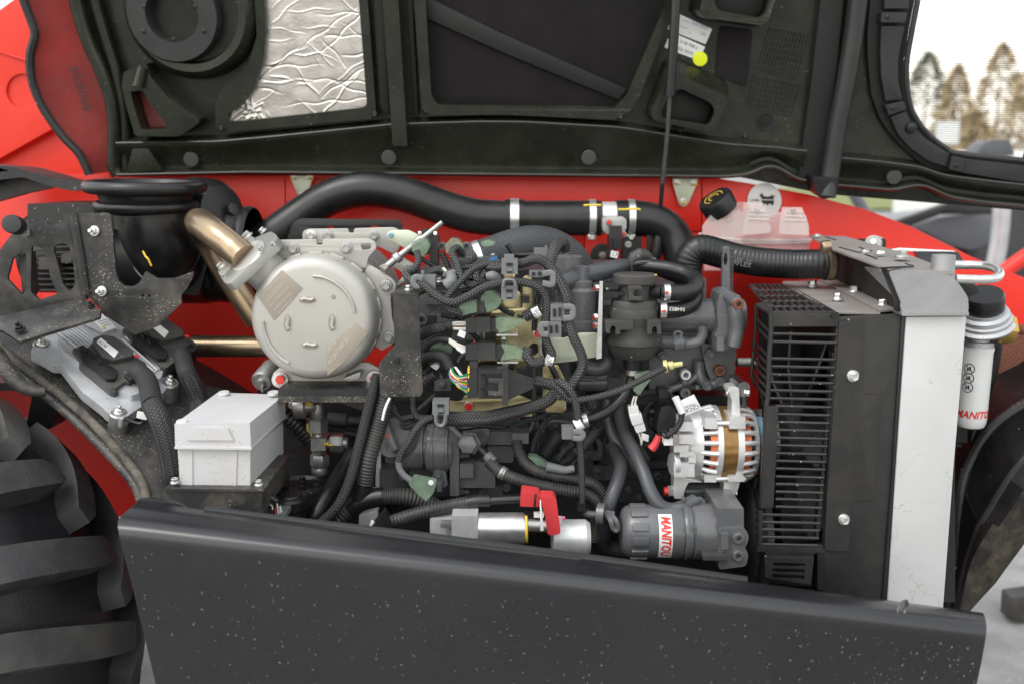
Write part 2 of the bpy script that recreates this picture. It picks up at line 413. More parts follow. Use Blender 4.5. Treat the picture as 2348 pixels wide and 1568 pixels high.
m_drop = M('water_drop', (.9, .9, .9), .03, var=0, trans=1, rvar=0)
m_asph = M('asphalt', (.25, .245, .24), .85, var=.3, vs=5, bump=.5, bscale=60, spots=.6, sscale=90)
m_grass = M('grass', (.16, .18, .055), .9, var=.3, vs=.5)
m_needle = M('dry_foliage', (.46, .36, .22), .9, var=.4, vs=1.5)
m_needle2 = M('green_foliage', (.16, .16, .11), .9, var=.4, vs=1.5)
m_bark = M('bark', (.11, .085, .06), .9, var=.3)
m_grey = M('grey_machine_paint', (.10, .105, .12), .35, var=.06, vs=4)
m_glass = M('tinted_glass', (.05, .06, .06), .1, var=.05, alpha=.6)
m_mesh = M('perforated_mesh', (.02, .02, .02), .5, var=0, kind='hexmesh')
m_pale = M('pale_yellow_nylon', (.55, .50, .22), .45, var=.05)
m_fanb = M('fan_blade', (.10, .10, .102), .45, var=.1)
W = {n: M('wire_'+n, c, .45, var=.05) for n, c in dict(white=(.75, .73, .68), green=(.02, .25, .07), yellow=(.75, .48, .03), red=(.6, .03, .02), blue=(.16, .3, .55), brown=(.2, .08, .04), pink=(.7, .1, .3)).items()}
# ================================================================ setting
g = T('ground', None, None, kind='structure'); bm = NB()
for q in ((-150, -20), (150, -20), (150, 400), (-150, 400)): bm.verts.new((q[0], q[1], .2))
bm.faces.new(bm.verts); g.add('ground', bm, m_asph)
g = T('grass_verge', None, None, kind='structure'); bm = NB()
grid(bm, lambda a, b: V((-10+80*a, 30+25*b, .26+.35*b+.1*mnoise.noise(V((a*40, b*20, 0))))), 60, 16); g.add('grass_verge', bm, m_grass)
def conifer(x, y, h, w, mat, label, seed, group='dry trees beyond the verge'):
    t = T('tree', label, 'tree', group); rn = random.Random(seed)
    tr = NB(); cyl(tr, V((x, y, .3)), V((x, y, h*.92)), .16, .03, 8); t.add('trunk', tr, m_bark)
    bm = NB()
    for i in range(1500):
        f = rn.random()**.8; z = h*(.06+.93*f); rr = 1.35*w*(1-f)**.6*(.35+.65*math.sqrt(rn.random()))+.05; a = rn.random()*6.283
        c = V((x+rr*math.cos(a), y+rr*math.sin(a), z+rn.uniform(-.15, .15))); s = rn.uniform(.12, .3)
        d = V((math.cos(a), math.sin(a), rn.uniform(-.9, .2))).normalized()*s; e = V((rn.uniform(-1, 1), rn.uniform(-1, 1), rn.uniform(-1, 1)))*s*.5
        bm.faces.new([bm.verts.new(c-d+e*.2), bm.verts.new(c+e), bm.verts.new(c+d), bm.verts.new(c-e)])
    t.add('crown', bm, mat, smooth=0)
for (u, dist, h, w, mt, lb, s) in ((2093, 60, 9.2, 2.2, m_needle2, 'thin dark green tree beyond the verge', 1), (2160, 58, 8.2, 1.5, m_needle, 'slender tan tree beside the thin dark tree', 2), (2255, 58, 9.5, 2.0, m_needle, 'tall tan tree with dark tip behind the mesh window', 3), (2345, 56, 8.4, 2.6, m_needle, 'broad yellowish tree beyond the verge', 4), (2205, 54, 5.2, 1.6, m_needle, 'low tan bush tree between taller ones', 5), (2420, 58, 9.0, 2.0, m_needle2, 'dark green tree beside the broad yellowish one', 6)):
    x = (u-CX)/FPX*(dist+1.5); conifer(x, dist, h, w, mt, lb, s)
t = T('signboard', 'small pale signboard standing before the tan trees', 'sign'); q = P(2173, 305, 24); bm = NB(); box(bm, q, (.62, .04, .6)); t.add('board', bm, m_nylon)
bm = NB(); cyl(bm, V((q.x, q.y+.05, .2)), V((q.x, q.y+.05, q.z)), .04); t.add('post', bm, m_grey)
# parked machine seen behind the red chassis on the right
t = T('parked_machine', 'grey parked machine with dark hood and steel post behind the chassis', 'machine')
t.add('hood', dplate(YP(2.6), rnd(px('i', '1380,520 1650,440 2090,395 2130,640 1890,730 1560,600'), 12), 0, .5, w=.02), m_grey)
t.add('roof_rail', dplate(YP(2.5), px('i', '1230,490 1730,315 2090,360 2100,420 1640,425 1390,520'), 0, .06, w=.01), m_plast)
t.add('post', ptube('i', '2160,300,2.3 2140,600,2.3 2090,900,2.3', 2.3, 19), m_alud)
t.add('pillar', ptube('i', '860,180,2.8 930,300,2.8 1000,420,2.8', 2.8, 13), m_grey)
t.add('arm', ptube('i', '2500,680,2 2330,800,2 2100,960,2', 2, 17), m_red)
t.add('wheel', lathe(NB(), p1('i', 2200, 1000, 3.4), V((0, -1, 0)), [(0, .1), (0, .42), (.05, .5), (.3, .5), (.35, .4)], 28), m_tyre)
t.add('vehicle_roof', dplate(YP(2.55), rnd(px('d', '1930,1330 1990,1240 2060,1195 2230,1195 2270,1330'), 5), 0, .12, w=.02), m_grey)  # dark plate for a vehicle roof showing above the machine
t.add('axle', lathe(NB(), p1('i', 2150, 1100, 3.3), V((0, -1, 0)), [(0, .3), (.08, .3), (.1, .1)], 24), m_alud)
bm = NB(); 
for (xx, yy) in ((1600, 2.7), (2050, 2.7)):
    q = p1('i', xx, 600, yy); cyl(bm, V((q.x, q.y+.2, .2)), V((q.x, q.y+.2, q.z)), .05)
t.add('support', bm, m_plast)
t = T('parked_van', 'white van parked beyond the grey machine', 'van')
bm = NB(); q = p1('i', 2500, 430, 9); box(bm, V((q.x+.6, 9.9, 1.15)), (3.2, 1.8, 1.2)); t.add('body', bev(bm, .12, 3), m_nylon)
bm = NB(); box(bm, V((q.x-.2, 8.97, 1.4)), (.9, .06, .4)); t.add('window', bev(bm, .02), m_glass)
for dx in (-.5, 1.6):
    t.add('wheel', lathe(NB(), V((q.x+dx, 9.15, .54)), V((0, -1, 0)), [(0, .34), (.2, .34), (.22, .2), (.24, 0)], 24), m_tyre)
# ================================================================ red machine body
t = T('boom_cover', 'bright red moulded cover with round dimple and slanted groove', 'body panel')
up_ = px('a', '-300,300 -60,130 130,-10 400,-200 900,-300 900,870 490,1075 0,1350 -300,1500')
t.add('upper_panel', bev(plate(NB(), YP(.72), rnd(up_, 6), 0, .05, [circ(*xy('a', 190, 775), 37, 39, 28)]), .006, 3), m_redp)
t.add('lower_panel', bev(plate(NB(), YP(.745), px('a', '-300,1300 500,880 1100,900 1100,1700 -300,1700'), 0, .03), .004), m_redp)
t.add('dimple', lathe(NB(), p1('a', 190, 775, .72), V((0, -1, 0)), [(-.006, .040), (-.02, .037), (-.03, .028), (-.03, 0)], 32), m_redp)
t.add('crease', ptube('a', '-80,420 0,445 140,490 280,530', .717, 2.2, seg=8), m_redp)
t = T('chassis_frame', 'glossy red chassis beam running behind the engine with falling top edge', 'frame')
YC = .52
t.add('backing', dplate(YP(YC+.02), px('w', '-100,402 1600,402 1716,424 1851,450 1985,486 2093,528 2227,596 2348,645 2500,700 2500,900 2150,960 2100,1300 420,1300 400,1080 250,900 60,760 -100,680'), 0, .02), m_red)
t.add('panel', dplate(YP(YC), px('w', '-100,400 653,400 653,1250 420,1250 400,1080 250,900 60,760 -100,680'), 0, .012), m_red)
t.add('arch_wall', dplate(YP(.95), px('w', '-300,600 600,600 600,1185 -300,1185'), 0, .012), m_red)
bm = NB(); box(bm, V((.0, 1.15, .25)), (1.3, 1.7, .03)); t.add('ground_shade', bm, m_nearblack)  # dark slab added under the machine to give the ground its shade
q = P(1500, 1345, -.1); bm = NB(); box(bm, V((0.10, .1, q.z-.03)), (1.04, .76, .01)); t.add('dark_floor', bm, m_nearblack)  # dark floor added to close a bright gap and block light from below
t.add('panel', dplate(YP(YC), px('w', '655,400 719,400 719,1250 655,1250'), 0, .012), m_red)
t.add('panel', dplate(YP(YC), px('w', '721,400 1608,402 1608,531 1339,531 1339,1250 721,1250'), 0, .012), m_red)
t.add('panel', dplate(YP(YC), px('w', '1611,404 1716,421 1851,446 1985,481 2093,522 2227,589 2348,637 2500,690 2500,880 2140,940 2090,1250 1341,1250 1341,534 1611,534'), 0, .012), m_red)
t.add('top_flange', dplate(YP(YC), px('w', '721,404 1606,406 1606,412 721,411'), .006, .01), m_red)
for nm, k, s, lb in (('hinge_bracket', 'f', '550,40 735,40 747,110 690,270 660,292 628,280 552,110', 'white zinc hinge bracket beside the raised black air pipe'), ('hinge_bracket', 'h', '828,85 1042,85 1037,150 955,335 920,362 882,342 824,160', 'white zinc hinge bracket above the round emblem and tank')):
    t = T(nm, lb, 'bracket'); t.add('plate', dplate(YP(.507), rnd(px(k, s), 7), 0, .006), m_iri)
    for (bx, by, dx) in (((590, 100, -12), (712, 100, 14), (655, 262, 0)) if k == 'f' else ((868, 148, -16), (998, 152, 14), (918, 308, 0))):
        bolt(t, k, bx, by, .506, 15, m_zinc, 'flange')
        bm = NB(); box(bm, p1(k, bx+dx, by+14, .5), (.012, .003, .004)); t.add('paint_mark', bm, m_yel)
t = T('emblem_sticker', 'round white sticker with black dog shaped emblem on red beam', 'sticker')
EP = YP(.514); c0 = xy('h', 1607, 305)
t.add('disc', dplate(EP, circ(*c0, 39, 41, 36), 0, .002, w=.0002), m_paper)
t.add('emblem', dplate(EP, px('h', '1560,262 1585,238 1592,262 1612,268 1640,270 1660,262 1664,250 1672,262 1700,262 1682,272 1684,330 1672,346 1660,330 1640,330 1632,346 1618,330 1590,330 1580,300 1582,278'), .0025, .002, w=.0001), m_print)
t.add('emblem_band', dplate(EP, px('h', '1578,294 1684,294 1684,300 1578,300'), .003, .001, w=.0001), m_paper)
t.add('arrow', dplate(EP, px('h', '1485,296 1540,297 1540,292 1562,300 1540,307 1540,302 1485,302'), .0025, .002, w=.0001), m_print)
# ================================================================ bonnet (open, seen from below)
HP = Plane(P(300, 400, .48), P(1900, 400, .48), P(1200, 0, .42))
t = T('engine_hood', 'open black engine hood with foil heat shield, felt pad and mesh window', 'hood')
win = px('w', '2116,-200 2093,0 2080,70 2069,135 2068,188 2077,242 2090,270 2106,293 2130,317 2157,336 2187,349 2348,366 2520,384 2520,-200')
outl = px('w', '159,-330 159,0 188,89 221,151 253,242 258,377 270,402 1700,408 1890,446 2348,484 2640,500 2640,-330')
t.add('shell', bev(plate(NB(), HP, outl, 0, .012, [win]), .002), m_hood)
def lerp_curve(pts):
    def f(u):
        for (a, b), (c, d) in zip(pts, pts[1:]):
            if u <= c: return b+(d-b)*(u-a)/(c-a)
        return pts[-1][1]
    return f
def hband(name, upc, loc_, u0, u1, n, hh=.036, smoothk=2):
    U, Lo = lerp_curve(upc), lerp_curve(loc_); bm = NB()
    def sm(f, u): return sum(f(u+d) for d in (-16, -8, 0, 8, 16))/5
    rows = [lambda a, b: (a-10, .0), lambda a, b: (a-3, hh*.7), lambda a, b: (a, hh), lambda a, b: (a+4, hh*1.02), lambda a, b: (a+10, hh*.95), lambda a, b: (a*.5+b*.5, hh*.55), lambda a, b: (b-14, hh*.22), lambda a, b: (b-6, hh*.25), lambda a, b: (b-1, hh*.75), lambda a, b: (b+3, hh*.9), lambda a, b: (b+9, hh*.8), lambda a, b: (b+14, hh*.1), lambda a, b: (b+15, -.01)]
    rings = []
    for i in range(n+1):
        u = u0+(u1-u0)*i/n; a, b = sm(U, u), sm(Lo, u); rings.append([HP.pick(u, r(a, b)[0], r(a, b)[1]) for r in rows])
    loft(bm, rings); o_ = t.add(name, bm, m_hood, smooth=50)
    for q in (2, 9): t.add('highlight_bead', tube(NB(), [r[q] for r in rings], .0026, seg=8, raw=True), m_bead, sub=o_)  # lighter glossy beads added along both edges to draw highlight lines
    return o_
hband('lower_flange', px('w', '300,323 511,320 632,309 770,295 908,281 1100,275 1205,276 1417,288 1659,326 1780,334 1830,341'), px('w', '290,392 574,386 1148,391 1643,396 1690,393 1716,388 1735,376 1758,371 1780,376 1800,390 1815,402 1840,406'), 282, 1838, 150)
hband('lower_flange', px('w', '1900,356 2000,365 2093,377 2146,396 2240,408 2348,420 2500,440'), px('w', '1900,415 2034,427 2060,421 2093,414 2120,421 2160,442 2250,455 2348,464 2500,480'), 1900, 2500, 70, .034)
# left end cap and edge ribs
t.add('edge_rib', tube(NB(), [HP.pick(*xy('a', *q), .02) for q in ((640, -200), (700, 60), (780, 330), (900, 600), (985, 850), (1010, 1100), (1005, 1400), (1040, 1480))], .014, seg=12), m_hood)
t.add('edge_rib', tube(NB(), [HP.pick(*xy('a', *q), .012) for q in ((800, -200), (850, 60), (930, 330), (1010, 600), (1060, 850), (1085, 1050), (1090, 1300), (1100, 1440))], .011, seg=12), m_hood)
t.add('corner_gusset', dplate(HP, px('a', '1185,1215 1290,1215 1440,1440 1120,1455'), .032, .03, w=.004), m_hood)
# foil tray
foil = px('w', '640,-180 615,0 619,67 613,135 592,202 565,237 535,256 529,266 540,275 574,273 838,244 846,236 828,0 815,-180')
fL = lerp_curve([(v, u) for u, v in reversed(px('w', '545,285 560,240 592,202 611,150 619,67 615,0 632,-140'))] if False else sorted([(v, u) for u, v in px('w', '520,290 522,262 560,238 588,202 607,150 613,67 609,0 626,-140')])); fR = lerp_curve(sorted([(v, u) for u, v in px('w', '852,290 848,236 832,0 822,-140')]))
rn = random.Random(21); creases = []
for i in range(64):
    if i < 26: a = rn.gauss(-.06, .06)
    elif i < 44: a = rn.gauss(-.65, .18)
    else: a = rn.gauss(.55, .35)
    creases.append((rn.uniform(520, 860), rn.uniform(-140, 285), math.cos(a), math.sin(a), rn.uniform(20, 150 if i < 44 else 70), rn.uniform(1.0, 1.9), rn.choice((-1, 1, 1))*rn.uniform(.0006, .0018)))
for i in range(46): creases.append((rn.gauss(570, 26), rn.gauss(258, 18), *(lambda a: (math.cos(a), math.sin(a)))(rn.uniform(0, 3.14)), rn.uniform(6, 22), rn.uniform(1.2, 2.2), rn.uniform(.001, .0028)))
def foil_pt(a, b):
    v = -140+b*(424-a*36); l_, r_ = fL(v), fR(v); u = l_+(r_-l_)*a; h = .0008*mnoise.noise(V((u*.012, v*.03, 0)))
    for (cx, cy, dx, dy, L_, w, am) in creases:
        px_, py_ = u-cx, v-cy; al_ = px_*dx+py_*dy
        if abs(al_) > L_: continue
        pe = -px_*dy+py_*dx+2.5*math.sin(al_*.09+cx)
        if abs(pe) < 3*w: h += am*math.exp(-(pe/w)**2)*(1-(al_/L_)**2)
    return HP.pick(u, v, .014+h)
bm = grid(NB(), foil_pt, 200, 260); t.add('heat_shield_foil', bm, m_foil, smooth=80)
orim = px('w', '612,-180 592,0 598,81 580,140 552,175 515,205 503,242 505,285 515,299 530,301 574,296 856,269 867,257 848,0 836,-180')
t.add('tray_rim', bev(plate(NB(), HP, rnd(orim, 8), .030, .034, [rnd(foil, 6)]), .006, 4), m_hood)
# felt tray
inr = px('w', '975,-180 979,0 992,215 1005,237 1148,239 1404,246 1433,215 1525,0 1590,-180')
orr = px('w', '945,-180 953,0 970,242 980,262 1148,259 1406,271 1440,252 1463,215 1545,0 1612,-180')
t.add('felt_pad', bev(plate(NB(), HP, inr, .006, .004), .001), m_felt)
t.add('tray_rim', bev(plate(NB(), HP, rnd(orr, 8), .034, .04, [rnd(inr, 9)]), .006, 4), m_hood)
t.add('strap', dplate(HP, px('w', '935,-20 985,-4 1148,76 1436,204 1418,229 1148,118 935,22'), .013, .006), m_nearblack)  # thin dark diagonal sheet laid across the felt tray
t.add('centre_rib', bev(plate(NB(), HP, rnd(px('w', '874,-200 886,0 908,327 941,327 921,0 912,-200'), 4), .058, .06), .008, 4), m_hood)
for s in ('850,-200 858,0 872,240 884,262 896,262 882,0 874,-200', '926,-200 934,0 950,262 962,262 948,0 938,-200'):
    t.add('channel_wall', bev(plate(NB(), HP, px('w', s), .018, .02), .003), m_nearblack)
# air duct
xd, yd, zd = frame(HP.n); c0 = HP.pick(441, 27); k_ = S(.4)
def hl(c, prof, seg=40): return lathe(NB(), c, HP.n, [(h, r*k_) for h, r in prof], seg)
t.add('duct_collar', hl(HP.pick(445, 24), [(-.005, 148), (.02, 146), (.04, 138), (.048, 128), (.046, 112), (.02, 106), (.02, 96)]), m_hood)
dr = t.add('duct_ring', hl(HP.pick(416, 34), [(.015, 100), (.052, 99), (.056, 96), (.056, 57), (.05, 55), (.01, 52), (.0105, 0)]), m_hoodgrey)
t.add('duct_bore', hl(HP.pick(412, 20), [(.011, 54), (.0125, 40), (.0125, 0)]), m_nearblack, sub=dr)  # black floor painted in for the darkness of the bore
for (bx, by) in ((1315, 265), (1812, 262), (1560, 330), (1320, 60), (1740, 60)): bolt(t, 'a', 0, 0, 0, 9, m_plast, 'screw', HP.n, 'screw', at=HP.pick(*xy('a', bx, by), .057))
# triangular bracket, bowls, pads
tri_o = px('a', '1135,600 1245,570 1260,535 1320,530 1345,580 1350,630 1500,810 1765,995 1755,1030 1620,1125 1580,1140 1230,1135 1160,900 1120,720')
tri_h = px('a', '1190,765 1290,755 1350,850 1495,1050 1480,1085 1280,1080 1240,950')
t.add('corner_bracket', bev(plate(NB(), HP, rnd(tri_o, 5), .05, .05, [rnd(tri_h, 4)]), .006, 4), m_hood)
t.add('bracket_pin', tube(NB(), [HP.pick(*xy('a', 1300, 560), .05), HP.pick(*xy('a', 1265, 720), .055)], .011, raw=True), m_hood)
t.add('painted_patch', dplate(HP, px('a', '1190,765 1290,755 1350,850 1495,1050 1480,1085 1280,1080 1240,950'), .004, .003), m_over)
def bowl(name, o_, r_, hole):
    bm = NB(); n = 4
    A = [HP.pick(*q, 0) for q in rnd(o_, 12)]; B = [HP.pick(*q, .046) for q in rnd(r_, 12)]; loft(bm, [A, B], cap=False)
    t.add(name, bm, m_hood)
    t.add('bowl_rim', bev(plate(NB(), HP, rnd(r_, 12), .05, .012, [rnd(hole, 9)]), .005, 3), m_hood)
    t.add('bowl_floor', dplate(HP, rnd(hole, 6), .008, .004), m_nearblack)
bowl('bowl', px('c', '1385,505 1520,500 1910,680 1945,750 1800,1085 1735,1105 1250,1020 1230,930'), px('c', '1400,635 1520,640 1870,800 1890,850 1785,1085 1730,1105 1270,1005 1245,935'), px('c', '1380,830 1490,735 1750,860 1785,930 1735,1045 1350,985 1335,935'))
bowl('bowl', px('c', '1700,-260 1590,90 1680,170 2180,240 2245,190 2400,-260'), px('c', '1740,-260 1650,100 1690,150 2170,215 2225,170 2370,-260'), px('c', '1850,-260 1770,20 1810,90 2150,150 2200,110 2310,-260'))
t.add('embossed_pad', dplate(HP, rnd(px('c', '1870,220 2130,250 2142,290 2095,725 2060,738 1825,640 1850,300'), 5), .0035, .004), m_felt)
# moulded date grids and lettering
def quadpt(Q, s_, r_): 
    a = V(Q[0]).lerp(V(Q[1]), s_); b = V(Q[3]).lerp(V(Q[2]), s_); return tuple(a.lerp(b, r_))
for Q, nx, ny in ((px('d', '180,235 515,295 425,620 85,545'), 12, 6), (px('d', '40,640 435,725 360,990 -10,910'), 12, 6)):
    bm = NB()
    def bar(a, b):
        A, B = HP.pick(*a, .0016), HP.pick(*b, .0016); tube(bm, [A, B], .0009, seg=6, raw=True)
    for i in range(nx+1): bar(quadpt(Q, i/nx, 0), quadpt(Q, i/nx, 1))
    for i in range(ny+1): bar(quadpt(Q, 0, i/ny), quadpt(Q, 1, i/ny))
    t.add('date_grid', bm, m_hoodgrey, kind='stuff')
def htext(s, k, x0, y0, x1, y1, size, mat, h=.002, **kw):
    A, B = HP.pick(*xy(k, x0, y0), h), HP.pick(*xy(k, x1, y1), h); ex = (B-A).normalized(); ey = HP.n.cross(ex); return text(t, s, mat, (A+B)/2, ex, ey, size*S(.4), **kw)
htext('POURIM ST 716', 'd', 55, 590, 385, 662, 15, m_plast)
t.add('moulded_stamp', hl(HP.pick(*xy('d', 140, 1035)), [(.001, 20), (.003, 19.5), (.003, 18), (.001, 17)]), m_hoodgrey)
# right hand ridge and window frame
t.add('seal_ridge', tube(NB(), [HP.pick(*xy('d', *q), h) for q, h in (((905, -300), .03), ((885, 0), .03), ((840, 350), .032), ((780, 700), .034), ((705, 1100), .034), ((640, 1480), .04), ((600, 1640), .05))], .019, seg=14), m_hoodgrey)
bm = NB(); loft(bm, [[HP.pick(*xy('d', *q), h) for q, h in (((x0, y_), .0), ((x0+12, y_), .014), ((x1-12, y_), .014), ((x1, y_), 0))] for x0, x1, y_ in ((620, 860, -300), (585, 800, 0), (520, 740, 600), (440, 660, 1180), (400, 600, 1500))]); t.add('ridge_channel', bm, m_nearblack)
t.add('ridge_foot', bev(plate(NB(), HP, rnd(px('i', '470,60 690,60 650,230 560,245 520,225'), 8), .06, .07), .006, 3), m_plast)
fo = px('d', '1060,-400 1020,0 995,300 1000,500 1030,800 1100,1000 1170,1110 1270,1230 1460,1400 1640,1470 2000,1520 2347,1570 2900,1650 2900,-400')
t.add('window_channel', bev(plate(NB(), HP, fo, .010, .02, [win]), .002), m_nearblack)
for nm, s, bx in (('frame_block', '1130,-300 1320,-300 1318,75 1112,75', None), ('frame_clip', '1078,108 1290,108 1278,192 1070,192', (1125, 147)), ('frame_block', '1088,225 1282,225 1240,420 1225,540 1232,700 1262,835 1125,850 1088,640 1080,450', None), ('frame_clip', '1112,885 1262,850 1285,915 1140,970', (1170, 908)), ('frame_block', '1168,985 1295,940 1350,1060 1450,1160 1560,1230 1660,1295 1640,1405 1480,1350 1330,1245 1230,1130', None), ('frame_clip', '1672,1310 1780,1330 1755,1445 1645,1420', (1700, 1390)), ('frame_block', '1790,1340 2347,1400 2900,1470 2900,1640 2347,1550 1770,1455', None)):
    o = t.add(nm, bev(plate(NB(), HP, rnd(px('d', s), 3), .028 if nm == 'frame_block' else .036, .03), .003, 2), m_hoodgrey)
    if bx: bolt(t, 'd', 0, 0, 0, 9, m_plast, 'screw', HP.n, 'screw', at=HP.pick(*xy('d', *bx), .037))
t.add('window_lip', tube(NB(), [HP.pick(u, v, .024) for u, v in win[1:13]], .006, seg=8), m_hoodgrey)
t.add('mesh_window', plate(NB(), HP, [(2100, -210), (2060, 0), (2050, 150), (2060, 250), (2100, 310), (2160, 350), (2350, 378), (2530, 392), (2530, -210)], -.003, .0006), m_mesh)
bolt(t, 'd', 0, 0, 0, 26, m_plast, 'dome', HP.n, 'knob', at=HP.pick(*xy('d', 1335, 1075), .03))
bolt(t, 'd', 0, 0, 0, 22, m_hoodgrey, 'dome', HP.n, 'knob', at=HP.pick(*xy('d', 755, 1240), .02))
for (u, v) in ((447, 362), (895, 358), (1348, 358), (2040, 402)): bolt(t, 'w', 0, 0, 0, 34, m_plastd, 'plug', HP.n, 'plug', at=HP.pick(u, v, .024))
for k, x, y_ in (('a', 1925, 1085), ('b', 1080, 965), ('b', 1505, 940), ('c', 1010, 985), ('c', 1510, 1080), ('c', 2050, 1148), ('a', 1235, 1120)): bolt(t, k, 0, 0, 0, 16, m_black, 'flange', (HP.n+V((0, 0, -.9))), 'screw', at=HP.pick(*xy(k, x, y_), .03))
# stickers on the hood
t.add('paper_label', dplate(HP, rnd(px('c', '1470,110 1540,132 1800,250 1742,380 1500,285 1420,250'), 1), .0015, .001, w=.0001), m_paper)
t.add('paper_label', dplate(HP, px('c', '1420,335 1510,300 1738,400 1690,520 1500,450 1392,405'), .0022, .001, w=.0001), m_paper)
t.add('round_sticker', dplate(HP, circ(*xy('c', 1695, 503), 16.8, 16.8, 28), .0032, .001, w=.0001), m_neon)
htext('D-3B TIER 5', 'c', 1530, 355, 1670, 412, 8.5, m_print, .0026)
htext('526 35215', 'c', 1510, 415, 1630, 460, 8.5, m_print, .0026)
htext('RLN  8/23', 'c', 1610, 190, 1770, 250, 9, W['blue'], .0019)
htext('341', 'c', 1690, 280, 1760, 310, 9, W['blue'], .0019)
htext('painting', 'c', 1545, 170, 1605, 195, 5, m_printg, .0019); htext('assembly', 'c', 1530, 225, 1590, 245, 5, m_printg, .0019); htext('7', 'c', 1595, 280, 1615, 290, 9, W['blue'], .0019)
# outer red skin showing past the liner
bm = NB()
lc = px('a', '180,-250 235,0 300,180 330,300 290,480 310,700 400,920 560,1150 700,1300 790,1480'); rc = px('a', '600,-250 640,0 700,250 760,400 830,570 930,850 985,1000 1000,1200 1000,1340 1010,1475')
def cv(pts):
    ps = spline([V((*q, 0)) for q in pts], 6); return lambda f: ps[min(len(ps)-1, int(f*(len(ps)-1)+.5))]
cl, cr = cv(lc), cv(rc)
def skin(a, b):
    q = cl(a).lerp(cr(a), b); return HP.pick(q.x, q.y, -.03+.05*(1-b)**3+.015*math.sin(b*math.pi))
grid(bm, skin, 60, 12); bmesh.ops.solidify(bm, geom=bm.faces[:], thickness=.004); t.add('outer_skin', bm, m_over, label='red outer skin dulled by grey overspray and dust')
t.add('skin_lip', tube(NB(), [HP.pick(*q, .016) for q in lc], .009, seg=8), m_fend)
A, B = HP.pick(*xy('a', 650, 620), .0), HP.pick(*xy('a', 735, 890), .0); ex = (B-A).normalized()
text(t, '50/8008', m_print, (A+B)/2+HP.n*.004, ex, HP.n.cross(ex), .028)
# gas strut
t = T('gas_strut', 'thin black gas strut holding the hood open', 'gas strut')
t.add('cylinder', ptube('c', '1512,-900,.34 1490,0,.34 1440,820,.36', .3, 11, step=.05), m_plast)
t.add('rod', ptube('c', '1440,815,.36 1422,1100,.37 1378,1567,.385', .36, 5, step=.05), m_engd)
t.add('rod', ptube('h', '745,0,.382 725,300,.395 715,440,.405', .38, 5, step=.05), m_plast)
t.add('end_fitting', bev(lathe(NB(), p1('h', 722, 430, .404), p1('h', 708, 545, .404)-p1('h', 722, 430, .404), [(0, .008), (.004, .0105), (.06, .0115), (.075, .013), (.09, .012), (.092, 0)], 14), .0005), m_plast)
t.add('ball_stud', cyl(NB(), p1('h', 600, 515, .40), p1('h', 700, 518, .404), .006), m_zinc)
bolt(t, 'h', 605, 515, .395, 13, m_zinc, 'hex', (-1, 0, 0), 'nut')
# ================================================================ lower side skirt
t = T('side_skirt', 'long dark grey side skirt panel wet with rain drops', 'side skirt')
def lin(a, b, f): return a+(b-a)*f
rows = [((430, 1850, -.37), (2190, 1850, -.43)), ((360, 1580, -.372), (2237, 1580, -.432)), ((300, 1330, -.374), (2250, 1520, -.434)), ((277, 1245, -.375), (2258, 1475, -.435)), ((273, 1226, -.3745), (2261, 1457, -.4345)), ((271, 1212, -.372), (2262, 1444, -.432)), ((270, 1201, -.3675), (2262, 1434, -.4275)), ((271, 1192, -.361), (2261, 1426, -.421)), ((276, 1184, -.353), (2260, 1419, -.413)), ((284, 1176, -.344), (2258, 1413, -.404)), ((296, 1166, -.335), (2257, 1410, -.40)), ((318, 1148, -.315), (2254, 1404, -.385))]
def srow(f): return [P(lin(a[0], b[0], f), lin(a[1], b[1], f), lin(a[2], b[2], f)) for a, b in rows]
bm = NB(); rings = []
for i in range(61):
    o_ = srow(i/60); inn = [p+V((0, .007, -.004)) for p in reversed(o_)]; rings.append(o_+inn)
loft(bm, rings); t.add('panel', bm, m_skirt, smooth=60)
t.add('corner_lip', bev(plate(NB(), YP(-.31), rnd(px('o', '1160,-5 1260,-20 1400,0 1520,30 1600,75 1590,130 1180,110'), 8), 0, .004), .001), m_skirt)
t.add('edge_seal', tube(NB(), pp('w', '470,1168,-.315 700,1197,-.32 1000,1232,-.33 1300,1272,-.34 1712,1330,-.355'), .006, seg=8, step=.02), m_plast)
t.add('edge_seal', tube(NB(), pp('w', '495,1184,-.325 800,1219,-.335 1100,1255,-.345 1330,1282,-.35'), .004, seg=8, step=.02), m_rubber)
for (x, y_) in ((1165, 1268), (1222, 1274)): bolt(t, 'w', x, y_, -.33, 16, m_plastd, 'dome', (0, -.5, 1))
me = bpy.data.meshes.new('drop'); bm = NB(); bmesh.ops.create_icosphere(bm, subdivisions=2, radius=1, matrix=Matrix.Diagonal((1, .4, 1.25, 1))); bm.to_mesh(me); bm.free()
bm = NB(); rn = random.Random(3)
for i in range(650):
    u = rn.uniform(290, 2240); f = (u-272)/1990; top = lin(1250, 1482, f); v = top+(1568-top)*rn.random()**1.0
    if u < 272+(v-1212)*.24+12: continue
    y_ = lin(-.3765, -.4365, f)+.003*(v-top)/350
    s = rn.choice((.5, .6, .7, .8, 1.0, 1.3, 1.8))*.00072; n0 = len(bm.verts)
    bm.from_mesh(me); bm.verts.ensure_lookup_table(); c = P(u, v, y_)
    for q in bm.verts[n0:]: q.co = q.co*s+c
t.add('rain_drops', bm, m_drop, kind='stuff'); bpy.data.meshes.remove(me)
bm = NB(); bmesh.ops.create_uvsphere(bm, u_segments=16, v_segments=10, radius=.0075, matrix=Matrix.Translation(p1('p', 1310, 905, -.408)) @ Matrix.Rotation(.6, 4, 'Y') @ Matrix.Diagonal((.75, .5, 1.5, 1))); t.add('big_drop', bm, m_drop)
